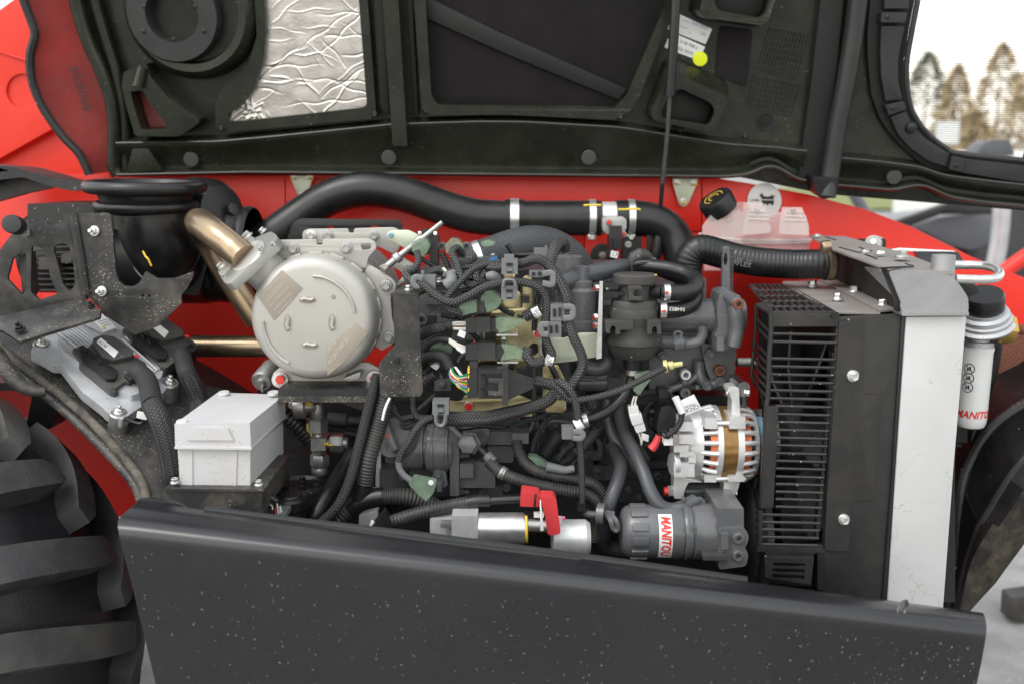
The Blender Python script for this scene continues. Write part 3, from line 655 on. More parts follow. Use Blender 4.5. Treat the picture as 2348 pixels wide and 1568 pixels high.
# ================================================================ rear wheel
def make_tyre():
    t = T('tyre', 'worn black tractor tyre with chunky slanted lugs', 'tyre')
    R, Wd = .462, .44; C = V((-1.14, -.12, .72)); ax = V((-.10, 1, 0)).normalized(); e1 = V((ax.y, -ax.x, 0)); Zv = V((0, 0, 1))
    def pt(th, w, r): return C+e1*(r*math.cos(th))+Zv*(r*math.sin(th))+ax*w
    def crown(w): return R-.085*(abs(w)/(Wd/2))**2.2
    prof = [(w, crown(w)) for w in [(-.5+i/16)*Wd for i in range(17)]]
    prof = [(-.19, .22), (-.235, .27), (-.25, .32), (-.24, .36)]+prof+[(.24, .36), (.25, .32), (.235, .27), (.19, .22)]
    n = 96; bm = NB(); loft(bm, [[pt(2*math.pi*i/n, w, r) for w, r in prof] for i in range(n+1)], closed=False, cap=False)
    t.add('carcass', bm, m_tyre, smooth=50); N = 20
    for side in (-1, 1):
        for i in range(N):
            s0 = 2*math.pi*(i+(.5 if side > 0 else 0)+.04)/N; bm = NB(); rings = []
            for k in range(13):
                f = k/12; w = side*(-.014+f*.262); q = f*f*.35+f*.65; th = s0+(.13 if side < 0 else .19)*q/R; hw = (.023+.010*f)/R
                top = R+.042-.095*f**2.2; base = crown(max(-.22, min(.22, w)))-.03
                if k == 0: hw *= .62; top -= .004
                if k == 12: top -= .02
                rings.append([pt(th-hw*1.4, w, base), pt(th-hw, w, top), pt(th+hw, w, top), pt(th+hw*1.4, w, base)])
            loft(bm, rings); bev(bm, .003, 2, 38); t.add('lug', bm, m_tyretop)
    t.add('rim', lathe(NB(), C-ax*.12, ax, [(0, 0), (0, .14), (-.05, .18), (-.09, .22), (-.06, .235), (.2, .235)], 40), m_redp)
make_tyre()
# ================================================================ dark fender lip, left
t = T('fender_lip', 'wavy dark plastic fender lip against red panel', 'fender')
t.add('lip', bev(plate(NB(), YP(.36), rnd(px('e', '-200,-10 0,5 130,20 350,80 520,135 650,130 720,135 752,160 735,210 640,225 520,205 420,180 200,105 0,125 -200,200'), 6), 0, .10), .008, 3), m_fend)
t.add('web', dplate(YP(.40), px('e', '-200,120 0,110 200,95 470,190 230,240 -200,360'), 0, .02), m_plastd)
# ================================================================ air filter
t = T('air_filter', 'black ribbed air filter housing behind the steel bracket', 'air filter')
A, B = p1('e', 300, 740, .36), p1('e', 1930, 760, .36); r0 = 108*S(.36)
L = (B-A).length
prof = [(0, 0), (0, r0*.8), (.01, r0*.86), (.09, r0*.86), (.10, r0*.98)]
x_ = .24
for i in range(9): prof += [(x_+.026*i*.9, r0*.98), (x_+.026*i*.9+.006, r0*1.02), (x_+.026*i*.9+.016, r0*1.02), (x_+.026*i*.9+.022, r0*.98)]
prof += [(L*.8, r0*.98), (L*.95, r0*.9), (L, r0*.7), (L, 0)]
t.add('housing', lathe(NB(), A, B-A, prof, 40), m_plast)
t.add('service_cover', rbox('e', 235, 330, 800, 640, .24, .42, .02, 4), m_black)
for i in range(9): t.add('cover_rib', rbox('e', 250, 690+i*46, 640, 702+i*46, .235, .26, .002), m_plastd)
t.add('cover_block', rbox('e', 330, 790, 470, 890, .21, .26, .004), m_plastd)
t.add('cover_block', rbox('e', 520, 760, 610, 830, .21, .26, .004), m_plastd)
t.add('outlet_dome', lathe(NB(), p1('e', 1700, 420, .36), V((.7, -.5, .1)), [(-.05, .07), (0, .075), (.05, .066), (.075, .05), (.085, 0)], 28), m_plast)
t.add('side_cone', loft(NB(), [pp('e', '1600,620,.25 1720,600,.25 1790,760,.25 1690,1110,.25 1560,1100,.25'), pp('e', '1560,560,.4 1940,560,.4 1960,900,.4 1800,1180,.4 1560,1180,.4')]), m_plast)
for (x, y_) in ((1975, 385), (2010, 480)): t.add('wing_knob', bev(cyl(NB(), p1('e', x-40, y_+20, .33), p1('e', x+20, y_-10, .31), .013, seg=7), .002), m_plast)
t.add('data_plate', dplate(YP(.27), px('e', '850,368 1010,362 1005,470 960,490 850,480'), 0, .003), m_paper)
# ================================================================ rubber intake elbow
t = T('intake_elbow', 'black rubber air intake elbow with double sealing lip', 'air intake')
c = p1('e', 1240, 185, .2); r1 = 134*S(.2); r2 = 114*S(.2); rb = 74*S(.2)
def lip(tc, r, h, n=7): return [(tc+h*math.sin(-math.pi/2+math.pi*i/n), r-h+h*math.cos(-math.pi/2+math.pi*i/n)) for i in range(n+1)]
pr = [(-.075, rb), (-.05, rb*1.02), (-.045, rb*1.2)]+lip(-.034, r2, .0095)+[(-.024, r2*.86), (-.014, r2*.90)]+lip(0, r1, .0115)+[(.0105, r1*.8), (.0, r1*.72), (-.03, rb*.9)]
t.add('sealing_lip', lathe(NB(), c, V((.02, -.03, 1)), pr, 56), m_rubber)
t.add('elbow', ptube('e', '1285,330,.2 1292,440,.2 1320,560,.2 1375,680,.215 1450,790,.25 1540,880,.31', .2, 76, seg=32, step=.012), m_rubber)
ps = spline(pp('e', '1285,330,.2 1292,440,.2 1320,560,.2 1375,680,.215 1450,790,.25 1540,880,.31'), .004)
i0 = int(len(ps)*.60); d_ = (ps[i0+2]-ps[i0-2]).normalized()
t.add('clamp_ring', lathe(NB(), ps[i0], d_, [(-.011, 76*S(.2)), (-.011, 80*S(.2)), (.011, 80*S(.2)), (.011, 76*S(.2))], 40), m_plast)
t.add('paint_mark', tube(NB(), pp('e', '1218,735,.092 1242,780,.088 1262,800,.086 1290,860,.088'), .0018, seg=6), m_yel)
# ================================================================ steel bracket in front of the filter
t = T('mounting_bracket', 'dusty black steel bracket with two cut-outs and zinc nuts', 'bracket')
t.add('right_plate', bev(plate(NB(), YP(.06), rnd(px('e', '620,411 925,411 946,432 985,900 1010,985 1060,1030 1130,1035 1185,1005 1240,905 1340,965 1480,965 1650,905 1640,960 1600,1040 1540,1110 1545,1180 1340,1375 1150,1445 940,1310 760,1135 725,1105 690,800'), 3), 0, .006, [circ(*xy('e', 1218, 1112), 3, 3, 10), circ(*xy('e', 1272, 1114), 3, 3, 10)]), .001), m_blackdust)
t.add('left_plate', bev(plate(NB(), YP(.058), rnd(px('e', '622,411 548,425 535,490 430,515 370,472 265,512 210,500 90,600 0,720 -160,860 -160,1400 60,1340 250,1270 330,1240 480,1200 735,1150 690,800'), 3), 0, .006, [rnd(px('e', '105,800 195,735 225,760 235,1050 190,1110 60,970'), 4), rnd(px('e', '268,690 350,700 395,790 430,960 490,1098 330,1148 262,1080'), 5), rnd(px('e', '452,700 500,668 560,668 592,700 630,880 640,1020 595,1082 535,1010'), 6)]), .001), m_blackdust)
t.add('fold', tube(NB(), pp('e', '622,412,.062 690,800,.062 735,1105,.062'), .010, seg=10, raw=True), m_blackdust)
t.add('inner_flange', dplate(YP(.075), px('e', '155,765 228,742 262,1085 195,1205 125,1195 190,1110'), .0, .03), m_plastd)
t.add('foot', dplate(Plane(p1('e', 0, 1290, .02), p1('e', 700, 1130, .06), p1('e', 160, 1500, -.05)), px('e', '-100,1300 60,1275 700,1125 860,1235 850,1290 165,1500 20,1405 -100,1380'), 0, .006), m_blackdust)
for (x, y_, d) in ((805, 562, 25), (868, 1075, 25)): bolt(t, 'e', x, y_, .058, d, m_zinc, 'nut', (-.2, -1, .1), 'nut')
bolt(t, 'e', 215, 580, .05, 22, m_zinc, 'hex', (.3, -1, .3), 'nut')
t.add('rubber_stop', bev(cyl(NB(), p1('e', 150, 520, .03), p1('e', 95, 500, .0), .0155, seg=20), .002), m_rubber)
t.add('stop_stud', cyl(NB(), p1('e', 215, 575, .05), p1('e', 150, 522, .03), .008), m_zincd)
bolt(t, 'e', 165, 1392, -.03, 26, m_plast, 'nut', (0, -.6, 1), 'nut'); bolt(t, 'e', 775, 1198, .03, 18, m_plast, 'nut', (0, -.6, 1), 'nut')
# ================================================================ exhaust elbow and its flange
t = T('exhaust_elbow', 'bronze tinted bent exhaust pipe bolted to steel canister', 'exhaust pipe')
pe = t.add('pipe', ptube('e', '2090,795,-.035 1995,715,-.02 1880,625,-.01 1790,555,.01 1718,500,.05 1690,490,.11 1725,560,.17 1800,700,.20 1920,900,.21 2080,1150,.21 2200,1330,.21', .08, 31, seg=28, step=.008), m_exh)
F1 = [V(q) for q in px('f', '-30,985 10,1015 120,935 445,665 440,600 380,570 255,615 0,880')]
fl = Plane(p1('f', 0, 980, -.075), p1('f', 420, 620, .02), p1('f', 120, 700, .06))
t.add('flange', bev(plate(NB(), Plane(p1('f', 0, 980, -.06), p1('f', 430, 620, -.02), p1('f', 200, 700, .03)), rnd(px('f', '-45,950 0,1012 40,1010 160,905 420,665 445,620 430,590 385,565 300,600 180,650 60,800 -30,890'), 4), 0, .014), .002), m_dpfd)
t.add('flange', bev(plate(NB(), Plane(p1('f', 0, 980, -.075), p1('f', 430, 620, -.035), p1('f', 200, 700, .015)), rnd(px('f', '-65,905 -50,935 -20,948 250,640 240,610 200,605 0,790'), 4), 0, .010), .002), m_dpf)
for (x, y_, d) in ((195, 610, 26), (325, 565, 20), (-30, 870, 24)): bolt(t, 'f', x, y_, -.05, d, m_zincd, 'flange', (-.75, -.2, .75))
for (x, y_) in ((300, 712), (410, 672), (75, 968)): bolt(t, 'f', x, y_, -.06, 13, m_zincd, 'nut', (.7, -.6, -.4), 'stud')
t = T('exhaust_tube', 'straight brownish exhaust tube passing behind the canister', 'exhaust pipe')
t.add('tube', ptube('j', '1640,175,.26 1900,175,.26 2400,176,.26', .26, 25, seg=24, step=.05), m_exh)
t.add('collar', ptube('j', '1625,175,.26 1660,175,.26', .26, 22, seg=24), m_engd)
# ================================================================ particulate filter canister
t = T('exhaust_canister', 'large round beige steel exhaust canister with bolted flanges', 'exhaust canister')
cc = P(715, 733, -.06); rd = 148*S(-.06); AX = V((0, 1, 0))
can = t.add('end_cap', lathe(NB(), cc, AX, [(0, 0), (0, rd*.80), (.0015, rd*.88), (.006, rd*.94), (.014, rd*.98), (.024, rd), (.05, rd)], 72), m_dpf)
t.add('seam_band', lathe(NB(), cc, AX, [(.05, rd*.97), (.05, rd*1.015), (.056, rd*1.015), (.057, rd*.96), (.066, rd*.96), (.066, rd*1.03), (.085, rd*1.03), (.085, rd*.9)], 72), m_dpfd)
t.add('barrel', lathe(NB(), cc, AX, [(.084, rd*.98), (.12, rd*.98), (.125, rd*1.04), (.15, rd*1.04), (.155, rd*1.0), (.24, rd*1.0), (.26, rd*1.05), (.30, rd*1.05), (.31, rd*.5)], 64), m_dpfd)
t.add('heat_shield', lathe(NB(), cc, AX, [(.051, rd*1.02), (.053, rd*1.035), (.082, rd*1.035), (.083, rd*1.01)], 60, a0=200, a1=420), m_dpfd)
for i in range(14):
    a = R_(-30+i*20); q = cc+V((math.cos(a)*rd*1.01, .05, math.sin(a)*rd*1.01)); bm = NB(); box(bm, q, (.004, .012, .022), Matrix.Rotation(-a, 3, 'Y')); t.add('tab', bev(bm, .001), m_dpf)
t.add('inlet_neck', bev(lathe(NB(), p1('f', 180, 770, -.04), p1('f', 470, 1010, .0)-p1('f', 180, 770, -.04), [(0, .030), (.004, .034), (.02, .034), (.03, .032), (.12, .040)], 32), .0005), m_dpf)
FP = YP(-.062)
def arc_rib(cx, cy, r, a0, a1, w=6):
    pts = [P(cx+r*math.cos(R_(a)), cy+r*math.sin(R_(a)), -.0605) for a in range(a0, a1+1, 6)]; t.add('pressed_rib', tube(NB(), pts, w*S(-.06), seg=8, flat=.7), m_dpf)
arc_rib(715, 733, 100, -88, -8); arc_rib(715, 733, 112, 118, 182)
for (x, y_, r) in ((700, 1150, 0), (525, 1345, 88), (905, 1340, 88), (722, 1535, 2)):
    u, v = xy('f', x, y_); c_, s_ = math.cos(R_(r)), math.sin(R_(r))
    def rp(a, b): return (u+a*c_-b*s_, v+a*s_+b*c_)
    t.add('slot', dplate(YP(-.0602), [rp(a, b) for a, b in circ(0, 0, 20, 8, 20)], .0006, .002, w=.0003), m_stamp)
    t.add('weld_bead', tube(NB(), [P(*rp(a, -2+2*math.sin(a*.3)), -.062) for a in (-14, -8, 0, 8, 14)], 4.2*S(-.06), seg=8), m_dpf)
for (x, y_) in ((918, 1120), (1500, 0)): 
    if y_: t.add('rivet', lathe(NB(), p1('f', x, y_, -.0605), V((0, -1, 0)), [(0, .0036), (.0012, .003), (.0012, 0)], 14), m_stamp)
t.add('etched_patch', dplate(YP(-.0605), px('f', '275,1120 480,895 660,1050 415,1325'), .0004, .001, w=.0001), m_stamp)
t.add('etched_patch', dplate(YP(-.0605), px('f', '850,1545 1110,1345 1215,1435 1010,1680 870,1790'), .0004, .001, w=.0001), m_stamp)
def ftext(s, x0, y0, x1, y1, size, **kw):
    A, B = p1('f', x0, y0, -.0616), p1('f', x1, y1, -.0616); ex = (B-A).normalized(); text(t, s, m_etch, (A+B)/2, ex, V((0, -1, 0)).cross(ex)*-1 if False else ex.cross(V((0, 1, 0)))*1.0, size*S(-.06), **kw)
for s, q in (('1J736 AGE/FUTABA', (300, 1130, 470, 950)), ('SUBSTRATE/NGK', (340, 1175, 510, 1000)), ('DOC WEIGHT/DAT', (375, 1205, 545, 1030)), ('SUBSTRATE/NGK', (405, 1250, 570, 1080)), ('COATING/DAT', (425, 1290, 600, 1110))): ftext(s, *q, 7.5)
ftext('1J736-18101', 820, 1650, 1000, 1430, 14, bold=.01); ftext('4V2A134K20', 880, 1690, 1050, 1475, 14, bold=.01)
# flanges
def fplate(k, s, d, th=.006, r=5, holes=(), mt=m_dpf): t.add('flange_plate', bev(plate(NB(), YP(d), rnd(px(k, s), r), 0, th, holes), .0012), mt)
fplate('f', '380,690 400,655 440,640 775,632 775,680 830,680 830,630 1225,625 1275,655 1287,710 1250,750 1215,790 1200,870 1170,880 1050,900 700,900 420,830', .0, .008, holes=[rnd(px('f', '1160,670 1235,664 1245,690 1235,718 1165,724 1155,695'), 6), rnd(px('f', '375,700 440,690 455,705 440,735 380,738'), 5)])
fplate('f', '1195,885 1230,852 1300,890 1410,960 1452,1005 1450,1060 1405,1130 1420,1300 1450,1420 1458,1490 1400,1540 1330,1580 1230,1500 1150,1200', .0016, .008)
fplate('k', '190,190 300,100 1000,100 1110,160 1110,300 1020,310 250,312 195,290', .003, .008)
fplate('f', '655,600 662,565 700,545 1045,541 1050,578 1095,578 1095,540 1420,530 1470,545 1495,610 1480,715 1430,755 1300,690 660,660', .09, .008)
fplate('f', '1415,760 1450,735 1530,800 1610,850 1625,900 1590,935 1530,930 1420,860', .10, .008)
for (x, y_, d) in ((580, 712, 0), (1032, 706, 0), (1370, 1025, 0), (1392, 1466, 0), (730, 600, .09), (876, 605, .09), (1268, 602, .09), (1556, 875, .1)): bolt(t, 'f', x, y_, d-.001, 28 if d == 0 else 25, m_zincd if x != 730 else m_zinc, 'flange')
for (x, y_) in ((252, 246), (1058, 236)):
    bolt(t, 'k', x, y_, -.004, 25, m_zinc, 'bigwasher'); t.add('paint_mark', lathe(NB(), p1('k', x, y_, -.0145), V((0, -1, 0)), [(0, .0085), (.0012, .0075), (.0012, 0)], 6), m_redcap)
t.add('clamp_block', bev(plate(NB(), YP(-.03), rnd(px('k', '790,235 930,180 940,200 925,235 850,258 805,250'), 3), 0, .03), .003), m_dpfd)
# sensor probe
t = T('temperature_probe', 'steel temperature probe screwed into canister with black lead', 'sensor')
t.add('probe', lathe(NB(), p1('f', 1365, 870, .0), p1('f', 1510, 755, .0)-p1('f', 1365, 870, .0), [(0, .006), (.02, .006), (.022, .009), (.03, .009), (.032, .0055), (.06, .0055), (.064, .007), (.075, .007), (.08, .004), (.12, .004)], 14), m_zincd)
bolt(t, 'f', 1362, 875, -.004, 22, m_stamp, 'hex', (-.6, -.5, -.5), 'nut')
t.add('lead', ptube('f', '1505,755,0 1560,740,0 1640,780,.01 1720,830,.01 1810,875,.01', 0, 4.5), m_plast)
t = T('heat_plate', 'black slotted heat plate standing behind the canister', 'plate')
t.add('plate', bev(plate(NB(), YP(.16), rnd(px('f', '500,700 530,620 575,490 640,455 1480,466 1505,500 1505,620 700,700'), 7), 0, .004, [rnd(px('f', '855,545 880,520 915,525 935,545 930,560 860,560'), 3), rnd(px('f', '1225,535 1250,515 1300,518 1325,535 1320,550 1230,550'), 3)]), .001), m_plast)
t = T('actuator_lever', 'pale zinc lever plate with blue marked pivot', 'bracket')
t.add('plate', dplate(YP(.04), rnd(px('f', '1370,600 1380,570 1420,553 1560,553 1620,580 1710,650 1720,790 1640,770 1430,655 1385,635'), 5), 0, .005), m_iri)
bolt(t, 'f', 1408, 598, .037, 12, m_blue, 'screw', name='pivot')
# ================================================================ steel angle between canister and engine
t = T('angle_bracket', 'speckled black steel angle bracket beside the canister', 'bracket')
t.add('front_plate', bev(plate(NB(), YP(-.10), rnd(px('g', '148,692 362,684 366,760 402,1495 380,1540 65,1548 38,1520 28,1262 165,1098 152,900'), 4), 0, .005), .001), m_blackdust)
t.add('top_shelf', loft(NB(), [pp('g', '125,672,-.10 365,668,-.10 365,690,-.10 125,692,-.10'), pp('g', '230,600,.0 560,590,.0 560,606,.0 230,612,.0')]), m_blackdust)
bolt(t, 'g', 282, 632, -.06, 21, m_zinc, 'flange', (0, -.1, 1))
bolt(t, 'g', 178, 1232, -.101, 15, m_plast, 'hex', name='clip'); bolt(t, 'g', 190, 1420, -.101, 12, m_plastd, 'hex', name='clip')
t = T('support_bar', 'black steel support bar under the exhaust canister', 'bar')
t.add('bar', rbox('k', 236, 328, 1050, 385, -.06, .10, .003), m_black); t.add('lower_flange', rbox('k', 236, 388, 1050, 438, -.062, .02, .003), m_blackdust)
t.add('web', dplate(YP(.0), px('k', '740,435 1020,430 1010,520 960,515'), 0, .006), m_blackdust)
# ================================================================ sloping fender with control unit
EPN = Plane(p1('j', 290, 230, .02), p1('j', 930, 720, -.06), p1('j', 860, -60, .16))
t = T('inner_fender', 'dusty sloping black inner fender under the control unit', 'fender')
t.add('deck', bev(plate(NB(), EPN, rnd(px('j', '-200,-110 0,40 300,285 700,600 1050,960 1230,1190 1290,1440 1420,1440 1440,1300 1560,1050 1800,640 2050,560 2000,420 1700,360 1560,130 1300,-60 1100,-150 600,-180'), 6), -.035, .006), .002), m_blackdust)
t.add('edge_roll', tube(NB(), [EPN.pick(*xy('j', *q), -.03) for q in ((-200, -90), (0, 60), (300, 300), (700, 615), (1050, 975), (1215, 1200), (1285, 1440))], .0075, seg=12), m_mudf)
t.add('edge_roll', tube(NB(), [EPN.pick(*xy('j', *q), -.042) for q in ((-200, -60), (0, 92), (280, 330), (660, 640), (1020, 1000), (1190, 1220), (1255, 1440))], .0085, seg=12), m_blackdust)
bm = NB(); ed = spline([EPN.pick(*xy('j', *q), -.045) for q in ((-260, -150), (0, 60), (300, 300), (700, 615), (1050, 975), (1215, 1200), (1285, 1440))], .03); loft(bm, [ed, [p+V((.02, .5, -.02)) for p in ed], [p+V((.02, 1.0, -.05)) for p in ed]], closed=False); t.add('arch_shade_liner', bm, m_fend)  # sheet added behind the edge to keep light off the red wall
bm = NB(); box(bm, V((-1.46, .55, 1.11)), (1.36, .80, .015)); t.add('arch_shade_roof', bm, m_fend)  # unseen roof added over the wheel to shade the red wall
bm = NB(); box(bm, V((-2.12, .42, .72)), (.015, 1.06, .8)); t.add('arch_shade_rear', bm, m_fend)  # unseen sheet added to close the arch against light from the left
t.add('lower_lip', tube(NB(), pp('j', '-200,100,-.02 -50,240,-.03 60,380,-.04 170,500,-.045 280,555,-.045 390,560,-.04'), .016, seg=14, rfn=lambda f: 1-.5*f*f), m_blackdust)
t.add('tail_bracket', bev(plate(NB(), YP(-.02), rnd(px('j', '1245,1015 1300,965 1420,1000 1440,1300 1400,1480 1340,1480 1360,1200 1400,1130'), 4), 0, .004), .001), m_plast)
bolt(t, 'j', 1350, 1030, -.022, 15, m_zinc, 'nut', (0, -1, .5), 'nut')
t.add('hanger', bev(plate(NB(), YP(.1), rnd(px('j', '280,560 500,620 440,880 220,860'), 6), 0, .05), .004), m_plast)
# red guard web below (dark red) is the chassis itself
t = T('control_unit', 'finned aluminium engine control unit with two black plugs', 'control unit')
body = rnd(px('j', '262,215 290,165 420,60 480,20 640,-30 840,-75 930,-70 1010,-30 1110,50 1200,160 1440,385 1450,470 1400,560 1080,770 1040,800 905,730 880,700 700,560 520,330 460,330'), 4)
t.add('base', bev(plate(NB(), EPN, body, .0, .018), .004, 3), m_alud)
t.add('cover', bev(plate(NB(), EPN, rnd(px('j', '460,95 500,50 660,0 850,-45 930,-20 1060,70 1390,420 1370,480 1190,620 1120,640 980,580 540,270 520,230'), 4), .012, .014), .004, 3), m_alud)
for i in range(7):
    a = V(xy('j', 478+i*24, 105-i*11)); b = V(xy('j', 478+i*24+265, 105-i*11+205)); t.add('fin', tube(NB(), [EPN.pick(*a, .0145), EPN.pick(*b, .0145)], .0026, seg=8, raw=True), m_alud)
for i in range(6):
    a = V(xy('j', 985+i*26, 215-i*20)); b = V(xy('j', 985+i*26+300, 215-i*20+262)); t.add('fin', tube(NB(), [EPN.pick(*a, .0145), EPN.pick(*b, .0145)], .0026, seg=8, raw=True), m_alud)
t.add('raised_pad', bev(plate(NB(), EPN, rnd(px('j', '640,15 780,-45 850,-55 985,95 880,135 740,70'), 3), .017, .01), .003), m_alud)
lb = t.add('data_label', dplate(EPN, px('j', '765,5 855,-40 985,90 880,128'), .0185, .001, w=.0001), m_paper)
t.add('label_band', dplate(EPN, px('j', '768,5 845,-15 862,2 788,22'), .0192, .0005, w=.0001), W['blue'], sub=lb)
t.add('warning_mark', dplate(EPN, px('j', '868,100 878,78 902,104'), .0192, .0005, w=.0001), m_yel, sub=lb)
for i in range(3): t.add('print_line', dplate(EPN, px('j', f'{830+i*20},{40+i*18} {900+i*20},{20+i*18} {903+i*20},{24+i*18} {833+i*20},{44+i*18}'), .0192, .0005, w=.0001), m_printg, sub=lb)
for (x, y_) in ((360, 155), (1015, 735), (1450, 480)):
    q = EPN.pick(*xy('j', x, y_)); t.add('standoff', cyl(NB(), q-EPN.n*.045, q, .015, seg=20, c=.002), m_zincd); bolt(t, 'j', 0, 0, 0, 24, m_zinc, 'nut', EPN.n, 'nut', at=q+EPN.n*.001)
t.add('tie_lead', tube(NB(), pp('j', '1060,780,-.07 1130,815,-.07 1200,830,-.07 1230,790,-.07'), .0028, seg=6), m_plast)
t.add('tag', dplate(YP(-.075), rnd(px('j', '1170,725 1258,742 1248,803 1160,783'), 1.5), 0, .0015, w=.0003), m_nylon)
def plug(lbl, dx, dy, tx, label):
    t = T('ecu_plug', label, 'connector')
    J = lambda s: [(x+dx*SC, y+dy*SC) for x, y in px('j', s)]
    t.add('housing', bev(plate(NB(), EPN, rnd(J('610,280 700,250 740,275 800,205 850,190 960,190 1080,290 1240,400 1230,450 1110,560 1060,550 980,610 940,600 700,400'), 3), .020, .02), .004, 3), m_plastd)
    t.add('lever', bev(plate(NB(), EPN, rnd(J('665,290 700,275 1000,500 970,560 900,560 690,400'), 3), .028, .012), .002), m_plast)
    t.add('cover', bev(plate(NB(), EPN, rnd(J('790,220 860,195 960,205 1130,330 1120,370 960,410 860,380 780,260'), 4), .029, .014), .004, 3), m_plastd)
    for q in ('700,300 715,293 740,340 725,348', '760,350 775,343 800,390 785,398', '820,400 835,393 860,440 845,448'): t.add('latch', dplate(EPN, J(q), .031, .006), m_plast)
    l_ = t.add('label', dplate(EPN, rnd(J('815,260 850,222 1000,340 965,392'), 2), .0302, .001, w=.0001), m_paper)
    A, B = [EPN.pick(*q, .0306) for q in J('838,262 890,302')]; ex = (B-A).normalized(); text(t, tx, m_print, (A+B)/2, ex, EPN.n.cross(ex), .009, sub=l_)
    t.add('lock_tab', dplate(EPN, J('1135,365 1170,370 1172,385 1138,380'), .031, .004), m_redcap)
    t.add('collar', bev(plate(NB(), EPN, rnd(J('1050,520 1190,410 1250,450 1100,565'), 3), .024, .03), .004), m_plast)
plug('a', 0, 0, 'X174', 'dusty black control unit plug labelled X174'); plug('b', 425, -172, 'X176', 'dusty black control unit plug labelled X176')
t = T('ecu_cable', 'thick braided cable leaving the plug labelled X174', 'cable')
t.add('taped_end', tube(NB(), [EPN.pick(*xy('j', 1160, 490), .025), EPN.pick(*xy('j', 1240, 590), .03), p1('j', 1300, 680, -.10)], .0165, seg=16), m_tape)
t.add('sleeve', tube(NB(), pp('j', '1295,670,-.10 1350,780,-.115 1410,950,-.12 1450,1120,-.12 1475,1300,-.12 1480,1450,-.1'), .0165, seg=18), m_braidg)
t = T('ecu_cable', 'braided cable leaving the plug labelled X176', 'cable')
t.add('taped_end', tube(NB(), [EPN.pick(*xy('j', 1540, 320), .02), p1('j', 1590, 400, .03), p1('j', 1610, 440, .03)], .0155, seg=16), m_tape)
t.add('sleeve', tube(NB(), pp('j', '1605,430,.03 1650,520,.03 1690,640,.03 1690,800,.0'), .0160, seg=18), m_braidg)
# ================================================================ white junction box and tray
t = T('junction_box', 'white plastic junction box with mud specks on its lid', 'box')
def qloft(f, b, df, db, w, seg=4): return bev(loft(NB(), [[P(*q, df) for q in f], [P(*q, db) for q in b]]), w, seg)
fb = px('j', '1512,1040 2132,1050 2132,1383 1535,1370'); bb = [(509, 965), (649, 968), (650, 1038), (512, 1030)]
t.add('body', qloft(fb, bb, -.2, -.02, .008), m_white)
fl_ = px('j', '1487,835 2128,825 2140,1052 1492,1044'); bl = [(499, 899), (653, 904), (655, 955), (505, 960)]
lid = t.add('lid', qloft(fl_, bl, -.206, -.012, .010), m_white)
t.add('lid_panel', qloft(px('j', '1660,870 1940,870 1990,975 1600,975'), px('j', '1660,870 1940,870 1990,975 1600,975'), -.2085, -.19, .003, 2), m_white, sub=lid)
t.add('lid_rim', qloft(px('j', '1484,1030 2143,1040 2143,1056 1488,1048'), [(503, 953), (656, 950), (656, 956), (504, 958)], -.2085, -.01, .002, 2), m_white, sub=lid)
for (x, y_, d) in ((1550, 815, -.195), (2055, 825, -.195), (1905, 573, -.03), (2330, 572, -.03)):
    bolt(t, 'j', x, y_, d, 27, m_white, 'plug', (0, -.15, 1), 'corner_screw')
t.add('leg', qloft(px('j', '1610,1060 1640,1060 1640,1365 1610,1365'), px('j', '1610,1060 1640,1060 1640,1365 1610,1365'), -.2015, -.19, .0005, 1), m_white)
t.add('leg', qloft(px('j', '1990,1060 2020,1060 2010,1385 1985,1385'), px('j', '1990,1060 2020,1060 2010,1385 1985,1385'), -.2015, -.19, .0005, 1), m_white)
t = T('box_tray', 'speckled black steel tray carrying the white junction box', 'tray')
t.add('shelf', qloft(px('j', '1390,1385 2250,1392 2250,1412 1390,1405'), [(500, 1055), (668, 1045), (668, 1050), (500, 1060)], -.225, .02, .002, 2), m_blackdust)
t.add('front', rbox('j', 1386, 1400, 2235, 1600, -.222, -.05, .008), m_blackdust)
t.add('ear', dplate(Plane(p1('k', 0, 1190, -.2), p1('k', 120, 1190, -.2), p1('k', 190, 1075, -.1)), rnd(px('k', '-20,1195 90,1200 200,1080 190,1065 100,1065'), 2), 0, .004), m_plastd)
for (k, x, y_) in (('j', 1490, 1330), ('k', 72, 1135)): bolt(t, k, x, y_, -.205, 22, m_zinc, 'flange', (0, -.1, 1))
# ================================================================ engine block and castings
t = T('engine_block', 'dark grey diesel engine block with cast bosses and bolts', 'engine')
def ebox(k, x0, y0, x1, y1, d0, d1, w=.010, m=m_block, n='casting'): return t.add(n, rbox(k, x0, y0, x1, y1, d0, d1, w, 3), m)
ebox('w', 880, 880, 1715, 1330, .20, .46, .01, n='crankcase'); ebox('w', 900, 660, 1560, 890, .21, .46, .01, n='upper_crankcase')
ebox('w', 930, 700, 1560, 860, .13, .3, .012, n='cylinder_head')
ebox('w', 960, 620, 1500, 720, .2, .42, .015, n='valve_cover')
ebox('g', 370, 700, 930, 1060, .08, .2, .012, m=m_eng, n='intake_cover')
ebox('g', 470, 835, 780, 960, .07, .1, .004, m=m_eng, n='cover_boss')
ebox('g', 420, 730, 600, 760, .07, .09, .004, m=m_eng, n='cover_boss')
for (x, y_, d) in ((400, 885, 26), (535, 895, 16), (875, 1030, 16), (545, 800, 6)): bolt(t, 'g', x, y_, .075, d, m_eng, 'boss' if d > 20 else 'screw', name='boss')
ebox('l', 500, 520, 1000, 1150, .14, .24, .02, n='side_casting')
ebox('l', 950, 380, 1700, 620, .16, .24, .015, n='side_casting')
ebox('l', 1050, 620, 1750, 1250, .17, .24, .02, n='side_casting')
ebox('l', 1230, 1130, 1450, 1290, .13, .22, .02, n='side_casting')
t.add('rail', rbox('l', 1290, 380, 2150, 455, .12, .2, .004), m_block)
